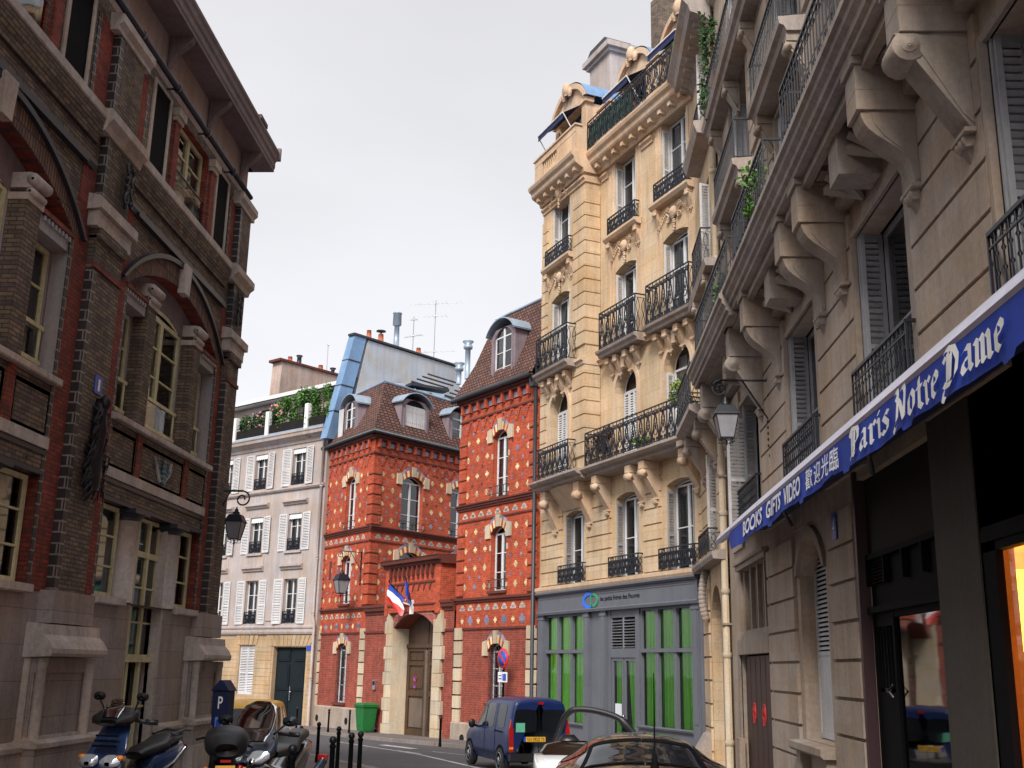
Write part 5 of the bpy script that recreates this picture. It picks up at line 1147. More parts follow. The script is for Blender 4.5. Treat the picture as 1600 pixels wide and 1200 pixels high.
    # plants on the balconies
    for (u, o, z, r, n, mt, lab) in ((9.95, .45, 9.0, (.42, .38, .75), 900, 'leafd', 'dark bushy shrub at the right end of the second floor balcony on the cream building'), (9.6, .5, 9.65, (.4, .3, .35), 420, 'leafy', 'yellow green sprigs rising over the right end of the long iron balcony'), (7.6, .55, 8.5, (.45, .2, .2), 600, 'leafy', 'low green plant behind the middle of the long iron balcony'), (4.9, .4, 9.2, (.4, .22, .5), 700, 'twig', 'dry rust coloured plant at the left end of the long iron balcony'), (10.3, .5, 20.6, (.35, .35, .7), 500, 'leaf', 'leafy plant at the right end of the top floor railing of the cream building')):
        m = MB(); leaves(m, (0, 0, 0), r, n, .10 if mt != 'twig' else .14, int(u * 10)); m.tube([(0, 0, -r[2]), (.05, 0, 0)], .025, 5, 1)
        p = m.build('balcony_plant', [mt, 'twig']); p.location = FC.w(u, o, z); p.rotation_euler = (0, 0, FC.rz); tag(p, lab, 'plant')
cream_building()
# ================================================================ RED BRICK complex: corner house, gateway, wing
def conv(mb, A, B):
    """move geometry from facade frame A into the local space of frame B"""
    ca, sa = cos(-B.rz), sin(-B.rz)
    for i, v in enumerate(mb.v):
        wx, wy, _ = A.w(v[0], -v[1]); dx, dy = wx - B.o[0], wy - B.o[1]; mb.v[i] = (ca * dx - sa * dy, sa * dx + ca * dy, v[2])
    return mb
def cross(mb, x, z, y=-.006, s=1.0, mat=0):
    a = .125 * s; b = .052 * s
    mb.quad((x - a, y, z - b), (x + a, y, z - b), (x + a, y, z + b), (x - a, y, z + b), mat)
    mb.quad((x - b * 1.15, y, z + b), (x + b * 1.15, y, z + b), (x + b * 1.15, y, z + a), (x - b * 1.15, y, z + a), mat); mb.quad((x - b * 1.15, y, z - a), (x + b * 1.15, y, z - a), (x + b * 1.15, y, z - b), (x - b * 1.15, y, z - b), mat)
def red_face(root, F, RF, u0, u1, wins, zb, left_q=True, right_q=True, cut=None, seed=1):
    """one street face: lower stone-quoined storey and two patterned storeys. wins: (a,b,z0,z1,rise,kind)"""
    rn = random.Random(seed); C = lambda mb: conv(mb, F, RF)
    ops = [w[:5] for w in wins]
    WM = MB(); wall(WM, u0, u1, 3.2, 12.75, [o for o in ops if o[2] > 3], .32, 0)
    lo = [o for o in ops if o[2] < 3]
    if cut is None:
        m = MB(); wall(m, u0, u1, zb, 3.2, lo, .32, 0); C(m).build('lower_wall', 'rdark', root)
        m = MB(); m.box(u0 - .02, u1 + .02, -.10, .02, -1.9, zb); m.profx(u0 - .02, u1 + .02, [(0, zb), (.10, zb), (.05, zb + .06), (0, zb + .06)])
        for x in (u0 + .9, u1 - 1.4): m.lathe((x, -.10, zb - .55), [(.16, 0), (.16, -.02), (.12, -.02), (.12, .0)], 14, 1, 'y'); m.box(x - .11, x + .11, -.105, -.101, zb - .66, zb - .44, 1)
        C(m).build('plinth', ['base', 'inner'], root)
    # patterned crosses
    m = MB(); uL = u0 + .62; uR = u1 - .62; n = max(1, int((uR - uL) / .66)); st = (uR - uL) / n
    def free(x, z, r=.2):
        return not any(o[0] - r < x < o[1] + r and o[2] - .15 < z < o[3] + (.55 if True else 0) for o in ops)
    for (za, zz) in ((8.62, 11.3), (4.85, 7.3)):
        z = za; k = 0
        while z < zz:
            for i in range(n + 1):
                x = uL + i * st
                if k % 2 == 0:
                    if free(x, z): cross(m, x, z, -.006, 1, 0 if rn.random() > .12 else 1)
                elif i < n and free(x + st / 2, z): cross(m, x + st / 2, z, -.006, .62, 1 if rn.random() > .2 else 2)
            z += .37; k += 1
    # blue and pale ornaments in the bands
    x = u0 + .5
    while x < u1 - .4:
        for z in (7.66, 3.92):
            m.prism([(x - .2, z), (x + .2, z), (x + .2, z + .09), (x + .13, z + .09), (x + .13, z + .17), (x + .07, z + .17), (x + .07, z + .22), (x - .07, z + .22), (x - .07, z + .17), (x - .13, z + .17), (x - .13, z + .09), (x - .2, z + .09)], -.007, 0, 3); m.box(x - .1, x + .1, -.010, -.007, z + .03, z + .13, 1)
        k = int((x - u0) / .62) % 2
        cross(m, x, 3.52, -.006, 1.5 if k else .9, 1 if k else 0); m.box(x - .22, x + .22, -.02, .02, 12.15, 12.42, 4)
        m.quad((x - .2, -.024, 12.18), (x + .2, -.024, 12.18), (x + .2, -.024, 12.4), (x - .2, -.024, 12.4), 1)
        x += .62
    merge(WM, m, 1); C(WM).build('wall', ['rred', 'ytile', 'bluetile', 'rmould', 'quoin', 'inner'], root)
    # mouldings, zigzag frieze, corbels
    m = MB()
    for z0, pr in ((8.0, [(0, 0), (.06, 0), (.06, .07), (.11, .09), (.11, .16), (.16, .18), (.16, .24), (0, .28)]), (4.24, [(0, 0), (.06, 0), (.06, .07), (.12, .09), (.12, .17), (0, .2)]), (7.5, [(0, 0), (.04, 0), (.04, .06), (0, .08)]), (3.17, [(0, 0), (.05, 0), (.05, .07), (0, .09)]), (11.78, [(0, 0), (.06, 0), (.06, .08), (0, .1)]), (12.5, [(0, 0), (.12, 0), (.12, .1), (.22, .12), (.22, .24), (0, .26)])):
        m.profx(u0 - (.12 if right_q or True else 0), u1 + .1, [(o, z0 + z) for o, z in pr], 0)
    x = u0 + .2
    while x < u1:
        m.box(x - .07, x + .07, -.16, 0, 12.12, 12.5, 1); x += .62
    x = u0 + .5
    while x < u1 - .35:
        m.box(x + .31 - .13, x + .31 + .13, -.04, 0, 11.68, 11.78, 1)
        for q in range(5): m.box(x - .26 + .045 * q, x + .26 - .045 * q, -.035, 0, 11.68 - .085 * (q + 1), 11.68 - .085 * q, 1)
        m.prism([(x - .07, 11.52), (x, 11.45), (x + .07, 11.52), (x, 11.59)], -.045, -.035, 2); x += .62
    C(m).build('brick_frieze', ['rmould', 'rred', 'bluetile'], root)
    # quoins: proud brick blocks above, pale stone blocks below
    m = MB(); q = MB()
    for on, a, b in ((left_q, u0, u0 + .5), (right_q, u1 - .5, u1)):
        if not on: continue
        for za, zz in ((8.3, 11.7), (4.48, 7.45)):
            n_ = int((zz - za) / .49)
            for k in range(n_): m.box(a - .03, b + .03, -.05, .02, za + .49 * k + .04, za + .49 * k + .45); m.box(a - .035, b + .035, -.053, -.02, za + .49 * k - .0, za + .49 * k + .02, 1)
        if cut is None:
            k = 0; z = zb + .05
            while z < 3.0: q.bbox(a + (.0 if k % 2 else .02), b - (.0 if k % 2 else .02) + .1, -.07, .02, z, z + .47, .015); z += .53; k += 1
    C(m).build('brick_quoin', ['rred', 'rmould'], root)
    if q.v: C(q).build('stone_quoin', 'quoin', root)
    # window dressings
    for a, b, z0, z1, rise, kind in wins:
        m = MB(); c = (a + b) / 2; zs = z1 - rise; p = arc_pts(a, b, zs, rise, 12); o = arc_pts(a - .04, b + .04, zs, rise, 12)
        p2 = arc_pts(a - .12, b + .12, zs + .20, rise + .12, 12); p3 = arc_pts(a - .14, b + .14, zs + .28, rise + .16, 12)
        for i in range(12):
            for (A_, B_, mt) in ((p, p2, 0 if i % 2 else 1), (p2, p3, 2)): m.add([(x, yy, z) for yy in (-.05, .0) for x, z in (A_[i], A_[i + 1], B_[i + 1], B_[i])], [(0, 1, 2, 3), (0, 4, 5, 1), (2, 6, 7, 3)], mt)
        m.prism([(c - .12, z1 - .03), (c + .12, z1 - .03), (c + .15, z1 + .46), (c - .15, z1 + .46)], -.09, 0, 3)
        for sg in (-1, 1):
            e = a if sg < 0 else b
            m.prism([(e + sg * .02, zs - .16), (e + sg * .38, zs - .16), (e + sg * .38, zs + .36), (e + sg * .12, zs + .42), (e + sg * .02, zs + .16)][::sg], -.07, 0, 3)
            k = 0; z = z0 + .1
            while z < zs - .4: 
                if kind != 'bars': m.box(min(e, e + sg * .12), max(e, e + sg * .12), -.008, .02, z, z + .22, 1 if k % 2 else 3)
                z += .74; k += 1
        m.box(a - .1, b + .1, -.1, .3, z0 - .1, z0 - .0, 4)
        C(m).build('window_dressing', ['ytile', 'rred', 'bluetile', 'quoin', 'rmould'], root)
        fm = 'wframe'; mm = MB(); ww = casement(root, a + .01, b - .01, z0, z1, .2, fm, 3, 2, rise, .07, 'net' if kind == 'net' else None, cw=.8)
        for ob in [ww] + list(ww.children):
            me = ob.data; t_ = MB(); t_.v = [tuple(v.co) for v in me.vertices]; conv(t_, F, RF)
            for i, v in enumerate(t_.v): me.vertices[i].co = v
        m = MB()
        if kind == 'bars':
            for k in range(6): m.tube([(a + (b - a) * (k + .5) / 6, .05, z0), (a + (b - a) * (k + .5) / 6, .05, zs + rise * .6)], .016, 5)
            for z in (z0 + .3, z0 + 1.0, zs - .2): m.tube([(a, .05, z), (b, .05, z)], .014, 4)
        else:
            for z in (.12, .42): m.tube([(a - .12, .05, z0 + z), (a - .12, -.12, z0 + z), (b + .12, -.12, z0 + z), (b + .12, .05, z0 + z)], .018, 5)
            for x in (a + .1, (a + b) / 2, b - .1): m.tube([(x, -.12, z0 + .1), (x, -.12, z0 + .43)], .012, 4)
        C(m).build('window_bars', 'steel', root)
def off_corner(F1, F2, k):
    """corner of two facade lines both moved out by k, in world xy"""
    a = F1.w(0, k); b = F2.w(0, k); d1, d2 = F1.d, F2.d
    det = d1[0] * -d2[1] + d2[0] * d1[1]
    t = ((b[0] - a[0]) * -d2[1] + d2[0] * (b[1] - a[1])) / det
    return (a[0] + d1[0] * t, a[1] + d1[1] * t)
def loc_of(F, p):
    dx, dy = p[0] - F.o[0], p[1] - F.o[1]; return (dx * F.d[0] + dy * F.d[1], -dx * F.d[1] + dy * F.d[0])
def dormer(root, F, RF, a, b, z0, z1, yf, kind, ylen=1.6):
    c = (a + b) / 2; rise = .38; zs = z1 - rise; C = lambda m: conv(m, F, RF)
    m = MB(); wall(m, a - .25, b + .25, z0 - .15, z1 + .3, [(a, b, z0, z1, rise)], .15, 0, 0, yf)
    m.v = [(v[0], v[1], min(v[2], z1 + .12 - .55 * max(0, abs(v[0] - c) / ((b - a) / 2 + .25)) ** 2 + .12)) for v in m.v]
    for x in (a - .25, b + .25): m.quad((x, yf, z0 - .15), (x, yf + ylen, z0 - .15), (x, yf + ylen, zs + .2), (x, yf, zs + .2))
    for e0, e1 in ((a - .1, a), (b, b + .1)): m.box(e0, e1, yf - .04, yf, z0, zs)
    d = C(m).build('dormer', 'dormer', root)
    p = arc_pts(a - .4, b + .4, zs + .12, rise + .22, 12); q = MB()
    for i in range(12): q.add([(x, yy, z + dz) for dz in (0, .05) for (x, z), yy in ((p[i], yf - .22), (p[i + 1], yf - .22), (p[i + 1], yf + ylen), (p[i], yf + ylen))], [(0, 1, 2, 3), (4, 5, 6, 7), (0, 4, 5, 1)])
    C(q).build('dormer_roof', 'zinc', d)
    w = MB()
    if kind == 'shut':
        n = 5
        for k in range(n): x0 = a + (b - a) * k / n; w.box(x0 + .01, x0 + (b - a) / n - .01, yf + .04, yf + .07, z0, zs + .06, 0)
        for k in range(n * 2 - 1):
            for zz in (.1, .45, .8): w.box(a + (b - a) * (k + 1) / (2 * n) - .015, a + (b - a) * (k + 1) / (2 * n) + .015, yf + .036, yf + .04, z0 + (zs - z0) * zz, z0 + (zs - z0) * zz + .07, 2)
        w.quad((a, yf + .12, z0), (b, yf + .12, z0), (b, yf + .12, z1), (a, yf + .12, z1), 1)
        C(w).build('shutter', ['wshut', 'inner', 'pot'], d)
    else:
        f = .06; w.box(a, a + f, yf + .05, yf + .1, z0, zs); w.box(b - f, b, yf + .05, yf + .1, z0, zs); w.box(a, b, yf + .05, yf + .1, z0, z0 + f); w.box(c - .05, c + .05, yf + .04, yf + .1, z0, z1 - .05); w.box(a + f, b - f, yf + .05, yf + .1, zs - .03, zs + .03)
        for k in (1, 2): w.box(a, b, yf + .06, yf + .09, z0 + (zs - z0) * k / 3 - .015, z0 + (zs - z0) * k / 3 + .015)
        w.quad((a, yf + .08, z0), (b, yf + .08, z0), (b, yf + .08, z1), (a, yf + .08, z1), 1); w.quad((a, yf + .2, z0), (c - .1, yf + .2, z0), (c - .1, yf + .2, z1), (a, yf + .2, z1), 2)
        C(w).build('dormer_window', ['wframe', 'glass', 'net'], d)
        if kind == 'open':
            w = MB(); w.box(a - .55, a - .02, yf - .14, yf - .11, z0, zs + .1); C(w).build('shutter', 'wshut', d)
def red_complex():
    RF = FD
    P = empty('brick_corner_house', 'red brick corner house with yellow cross pattern and tiled mansard, left of the gateway', 'building', FD.w(0), FD.rz)
    red_face(P, FD, RF, -1.25, 4.4, [(1.35, 2.45, 8.22, 10.95, .3, 'net'), (1.32, 2.4, 4.6, 7.0, .3, 'net'), (1.35, 2.5, -.05, 2.75, .35, 'bars')], -.3, seed=1)
    red_face(P, FP, RF, 0.0, 9.0, [(1.95, 3.5, 8.25, 11.0, .35, 'plain'), (5.6, 7.15, 8.25, 11.0, .35, 'plain'), (1.95, 3.5, 4.6, 7.2, .35, 'plain'), (5.6, 7.15, 4.6, 7.2, .35, 'net')], -.3, True, True, seed=2)
    m = MB()
    # slot window and back faces, mansard
    m.box(-.15, .12, -.01, .02, 5.9, 6.8); m.build('blind_slot', 'rmould', P)
    A0 = FD.w(-1.25, .32); Ab = FD.w(-1.25, -1.1); B0 = off_corner(FD, FP, .32); B1 = off_corner(FD, FP, -1.1); C0 = FP.w(9.0, .32); C1 = FP.w(9.0, -1.1); A2 = FD.w(-1.25, -8); D0 = FP.w(9.0, -6)
    L = lambda p, z: (*loc_of(FD, p), z)
    m = MB(); zt = 15.85; zm = 14.2; Am = FD.w(-1.25, -.12 - .25); Bm = off_corner(FD, FP, -.37); Cm = FP.w(9.0, -.37)
    m.quad(L(A0, 12.86), L(B0, 12.86), L(Bm, zm), L(Am, zm)); m.quad(L(Am, zm), L(Bm, zm), L(B1, zt), L(Ab, zt))
    m.quad(L(B0, 12.86), L(C0, 12.86), L(Cm, zm), L(Bm, zm)); m.quad(L(Bm, zm), L(Cm, zm), L(C1, zt), L(B1, zt))
    ro = m.build('mansard_roof', 'tiles', P)
    m = MB(); R1 = off_corner(FD, FP, -4.2); Q1 = FD.w(-1.25, -4.2); Q2 = FP.w(9.0, -4.2)
    m.quad(L(Ab, zt), L(B1, zt), L(R1, 17.2), L(Q1, 17.2)); m.quad(L(B1, zt), L(C1, zt), L(Q2, 17.2), L(R1, 17.2)); m.quad(L(Q1, 17.2), L(R1, 17.2), L(Q2, 17.2), L(D0, 16.5))
    for a, b in ((Ab, B1), (B1, C1)): m.tube([L(a, zt + .02), L(b, zt + .02)], .07, 6)
    for t in (.3, .5, .7, .9):
        p = [B1[i] + (C1[i] - B1[i]) * t for i in (0, 1)]; q = [R1[i] + (Q2[i] - R1[i]) * t for i in (0, 1)]; m.tube([L(p, zt + .05), L(q, 17.25)], .035, 4)
    m.build('zinc_roof', 'zinc', ro)
    m = MB()
    for t0, t1, kk in ((.22, .55, .25), (.55, .9, .45)):
        p = [B1[i] + (C1[i] - B1[i]) * t0 + (R1[i] - B1[i]) * kk for i in (0, 1)]; q = [B1[i] + (C1[i] - B1[i]) * t1 + (R1[i] - B1[i]) * kk for i in (0, 1)]
        for s in range(4): m.tube([L((p[0] + s * .25, p[1] + s * .3), 16.6 + .22 * s), L((q[0] + s * .25, q[1] + s * .3), 16.6 + .22 * s)], .05, 5)
        m.box(*sorted((loc_of(FD, p)[0], loc_of(FD, q)[0])), *sorted((loc_of(FD, p)[1], loc_of(FD, q)[1])), 16.4, 16.55)
    m.build('skylight', 'zincdark', ro)
    m = MB(); m.tube([L(A0, 12.82), L(B0, 12.82), L(C0, 12.82)], .11, 8); m.tube([L(A0, 12.8), (-1.36, -.02, 12.2), (-1.36, -.08, -1.1)], .07, 8); m.build('gutter', 'zincdark', P)
    dormer(P, FD, RF, .75, 1.95, 13.0, 14.95, .0, 'open'); dormer(P, FP, RF, 1.95, 3.45, 13.0, 14.95, .0, 'shut'); dormer(P, FP, RF, 5.5, 7.0, 13.0, 14.95, .0, 'plain')
    m = MB(); m.quad((-1.25, 0, -1.4), (-1.25, 8, -1.4), (-1.25, 8, 12.8), (-1.25, 0, 12.8)); m.quad(L(FP.w(9), -1.4), L(D0, -1.4), L(D0, 16), L(FP.w(9), 13)); m.quad(L(A2, -1.4), L(D0, -1.4), L(D0, 16), L(A2, 16)); m.build('back_wall', 'rdark', P)
    m = MB(); c = off_corner(FD, FP, -.6)
    for z in (4.0, 8.0, 12.4): m.add([L(FD.w(-1.1, -.5), z), L(c, z), L(FP.w(8.8, -.5), z), L(D0, z), L(A2, z)], [(0, 1, 2, 3, 4)])
    m.build('floor_slab', 'inner', P)
    # ---------------- wing
    W = empty('brick_wing', 'narrow red brick wing with yellow crosses and one arched dormer, beside the cream building', 'building', FD.w(12.65), FD.rz)
    FW = Frame(FD.w(12.65)[:2], FD.d)
    red_face(W, FD, FW, 12.65, 18.35, [(15.2, 16.3, 8.32, 11.05, .3, 'net'), (15.2, 16.3, 4.62, 7.15, .3, 'plain'), (15.2, 16.3, .4, 2.65, .33, 'bars')], -.45, seed=3)
    m = MB(); e = 5.7
    m.add([(-.3, -.32, 12.86), (e, -.32, 12.86), (e, .4, 14.4), (.25, .4, 14.4), (e, 1.1, 16.5), (.8, 1.1, 16.5), (.8, 7, 16.5), (-.3, 7.5, 12.86), (.25, 7.2, 14.4)], [(0, 1, 2, 3), (3, 2, 4, 5), (0, 3, 8, 7), (3, 5, 6, 8)])
    rf = m.build('mansard_roof', 'tiles', W)
    m = MB(); m.add([(.8, 1.1, 16.5), (e, 1.1, 16.5), (e, 4, 17.6), (2.5, 4, 17.6), (.8, 7, 16.5), (e, 7, 16.5)], [(0, 1, 2, 3), (0, 3, 4), (3, 2, 5, 4)]); m.tube([(.8, 1.1, 16.52), (e, 1.1, 16.52)], .07, 6); m.build('zinc_roof', 'zinc', rf)
    dormer(W, FD, FW, 15.15, 16.45, 13.0, 15.35, -.02, 'plain')
    m = MB(); m.tube([(-.35, -.34, 12.8), (e - .05, -.34, 12.8)], .11, 8); m.tube([(e - .02, -.34, 12.75), (e - .03, -.1, 12.1), (e - .02, -.1, -1.0)], .08, 8); m.box(e - .2, e + .08, -.3, 0, 12.3, 12.7); m.build('gutter', 'zincdark', W)
    m = MB(); m.quad((0, 0, -1.2), (0, 7, -1.2), (0, 7, 12.8), (0, 0, 12.8)); m.quad((0, 7, -1.2), (e, 7, -1.2), (e, 7, 16.5), (0, 7, 12.8)); m.quad((e, 0, -1.2), (e, 7, -1.2), (e, 7, 16.5), (e, 0, 12.8)); m.build('back_wall', 'rred', W)
    m = MB()
    for z in (4.0, 8.0, 12.4): m.box(.1, e - .1, .5, 6.9, z, z + .15)
    m.build('floor_slab', 'inner', W)
    # ---------------- gateway
    G = empty('brick_gateway', 'red brick gateway with a tall arched oak door and pale stone jambs', 'gateway', FD.w(4.4), FD.rz)
    o = 4.4; X = lambda u: u - o
    m = MB(); wall(m, X(4.42), X(12.62), -1.3, 4.1, [(X(7.5), X(11.15), -1.3, 3.95, .62)], .75, 0, 0, -.06); m.quad((X(4.42), -.06, 4.1), (X(12.62), -.06, 4.1), (X(12.62), 1.0, 4.1), (X(4.42), 1.0, 4.1)); m.quad((X(4.42), 1.0, -1.3), (X(12.62), 1.0, -1.3), (X(12.62), 1.0, 4.1), (X(4.42), 1.0, 4.1)); m.build('wall', 'rdark', G)
    m = MB(); m.box(X(6.9), X(11.5), -.22, .95, 4.0, 6.0); m.box(X(6.7), X(7.0), -.26, .9, 3.9, 6.0, 0); m.box(X(11.3), X(11.7), -.26, .98, 3.9, 6.0); m.build('attic_block', 'rred', G)
    m = MB()
    m.profx(X(6.6), X(11.85), [(-.9, 5.95), (.3, 5.95), (.34, 6.02), (.34, 6.08), (.5, 6.12), (.52, 6.24), (.56, 6.3), (-1.0, 6.42)])
    x = X(7.2)
    while x < X(11.3): m.box(x, x + .1, -.36, -.2, 5.55, 5.95); m.box(x + .02, x + .08, -.32, -.2, 5.4, 5.55); x += .42
    m.box(X(7.0), X(11.3), -.26, -.2, 5.2, 5.28)
    x = X(7.3)
    while x < X(11.1): m.prism([(x, 5.2), (x + .14, 5.2), (x - .04, 4.88), (x - .1, 4.88)], -.25, -.2); x += .5
    m.box(X(6.95), X(11.4), -.27, -.2, 4.28, 4.34)
    for a, b in ((4.45, 6.7), (11.65, 12.6)): m.profx(X(a), X(b), [(-.9, 3.98), (.1, 3.98), (.12, 4.1), (.2, 4.14), (.22, 4.26), (.26, 4.3), (.26, 4.42), (-1.0, 4.55)]); m.profx(X(a), X(b), [(.06, 3.15), (.11, 3.15), (.11, 3.23), (.06, 3.25)])
    m.build('cornice', 'rmould', G)
    m = MB(); zs = 3.33
    pi_ = arc_pts(X(7.5), X(11.15), zs, .62, 20); po = arc_pts(X(7.1), X(11.55), zs - .05, 1.2, 20)
    for i in range(20): m.add([(x, yy, z) for yy in (-.16, -.05) for x, z in (pi_[i], pi_[i + 1], po[i + 1], po[i])], [(0, 1, 2, 3), (0, 4, 5, 1), (2, 6, 7, 3)], 0)
    m.build('arch', m_brick('arch_soldier_brick', (.40, .065, .035), (.30, .05, .035), (.38, .26, .22), w=.075, h=.3), G)
    m = MB()
    for sg, e in ((-1, 7.5), (1, 11.15)):
        z = -1.3; k = 0
        while z < 3.3:
            wd = .62 if k % 2 else .78; h = min(.55, 4.15 - z); a, b = (e - wd, e) if sg < 0 else (e, e + wd)
            m.bbox(X(a), X(b), -.2, -.04, z + .008, z + h - .008, .012); z += .55; k += 1
        a, b = (e - .62, e - .0) if sg < 0 else (e, e + .62)
        m.prism([(X(a), 3.1), (X(b), 3.1), (X(b) - (.45 if sg < 0 else 0), 4.0), (X(a) + (0 if sg < 0 else .45), 4.0)], -.21, -.04)
        m.box(min(X(e), X(e) + .02 * -sg), max(X(e), X(e) - .02 * sg), -.19, .68, -1.3, 3.33)
    m.build('stone_jamb', 'quoin', G)
    m = MB(); c = X(9.325)
    m.box(X(7.5), X(11.15), .62, .68, 2.62, 3.95, 0); m.box(X(7.5), X(11.15), .52, .68, 2.5, 2.66, 0); m.box(X(7.5), X(11.15), .64, .68, -1.3, 2.5, 0)
    for a, b in ((X(7.52), c - .04), (c + .04, X(11.13))):
        m.box(a, a + .22, .58, .64, -1.2, 2.5, 0); m.box(b - .22, b, .58, .64, -1.2, 2.5, 0)
        for z0, z1 in ((-1.2, -.95), (.45, .68), (1.75, 1.9), (2.35, 2.5)): m.box(a + .22, b - .22, .58, .64, z0, z1, 0)
        m.box(a + .32, b - .32, .60, .64, -.85, .35, 1); m.box(a + .32, b - .32, .60, .64, .78, 1.65, 0); m.box(a + .32, b - .32, .60, .64, 1.98, 2.27, 0)
    m.box(c - .09, c + .09, .54, .6, -1.2, 2.4, 2); m.box(c - .05, c + .05, .58, .62, 2.66, 3.9)
    do = m.build('gate_door', ['oak', 'oakg', 'oakg'], G)
    m = MB(); m.lathe((X(8.35), .575, 1.2), [(.14, 0), (.14, -.012)], 16, 0, 'y'); m.lathe((X(8.35), .563, 1.2), [(.10, 0), (.10, -.006)], 16, 1, 'y'); m.prism([(X(8.27), 1.12), (X(8.29), 1.10), (X(8.43), 1.28), (X(8.41), 1.30)], .553, .557, 0); m.lathe((X(8.35), .575, .88), [(.11, 0), (.11, -.012)], 16, 0, 'y'); m.lathe((X(8.35), .563, .88), [(.08, 0), (.08, -.006)], 16, 1, 'y'); m.build('no_parking_roundel', ['red_s', 'blue_s'], do)
    m = MB(); m.box(X(10.45), X(10.85), .57, .58, .7, 1.1, 0); m.box(X(10.42), X(10.88), .57, .58, .18, .62, 1)
    for k in range(4): m.box(X(10.46), X(10.84), .565, .57, .24 + .09 * k, .27 + .09 * k, 2)
    m.build('notice', ['pot', 'bluepaper', 'paper'], do)
    ib = MB(); ib.bbox(-.14, .14, -.08, 0, -.2, .22, .03); ib.box(-.1, .1, -.09, -.08, .0, .17, 1); o_ = ib.build('intercom_box', ['alu', 'inner']); o_.location = FD.w(5.75, .06, .85); o_.rotation_euler = (0, 0, FD.rz); tag(o_, 'small metal letter box on the red brick wall above the green bin', 'letter box')
    # flags on slanted poles
    fs = empty('flag_bracket', 'white metal bracket holding the flag poles above the gateway arch', 'bracket', FD.w(9.3, .22, 4.15), FD.rz)
    m = MB(); m.box(-.1, .1, -.1, 0, -.25, .35); m.tube([(0, -.05, .1), (-.3, -.35, .25)], .03, 6); m.tube([(0, -.05, .1), (.05, -.4, .35)], .03, 6); m.build('holder', 'white', fs)
    for nm, lab, dx, cols, side in (('flag', 'French tricolour flag hanging from a pole over the gateway', -1, ('blue_s', 'cloth_w', 'red_s'), 0), ('flag', 'folded blue European flag hanging from a pole over the gateway', 1, ('blue_s', 'blue_s', 'blue_s'), 1)):
        f = empty(nm, lab, 'flag', FD.w(9.3 + .06 * dx, .3, 4.3), FD.rz, 'flags over the gateway')
        tip = Vector((-.6, -.78, .95)) if side == 0 else Vector((.16, -.42, 1.05))
        m = MB(); m.tube([(0, 0, 0), tuple(tip)], .022, 6, 0); m.lathe(tuple(tip), [(.01, -.03), (.05, .02), (.03, .08), (.01, .14)], 8, 0); m.build('pole', 'iron', f)
        m = MB(); n, q = 14, 15; wd = .78 if side == 0 else .45
        for i in range(n + 1):
            for j in range(q + 1):
                t = .30 + .66 * i / n; b = tip * t; s = j / q
                if side == 0: p = b + Vector((-.05 * s - .28 * s * (i / n) + .1 * s, -.05 * sin(s * 7 + i * .35) - .05 * s, -wd * s * (1.0 + .05 * sin(i)))) 
                else: p = Vector((b.x + .12 * s * (1 - i / n) + .03 * sin(i * 1.7), b.y - .06 * sin(i * 1.5 + s), b.z - wd * s - .1 * s * i / n))
                m.v.append(tuple(p))
        for i in range(n):
            for j in range(q): m.f.append([i * (q + 1) + j, (i + 1) * (q + 1) + j, (i + 1) * (q + 1) + j + 1, i * (q + 1) + j + 1]); m.m.append(j * 3 // q); m.sm.append(True)
        m.build('cloth', list(cols), f)
    bracket_lamp(FD, 3.55, 1.0, 6.0, 7.0, 'black wall lantern on a bracket before the red brick corner house', 1.25, 1.5)
red_complex()
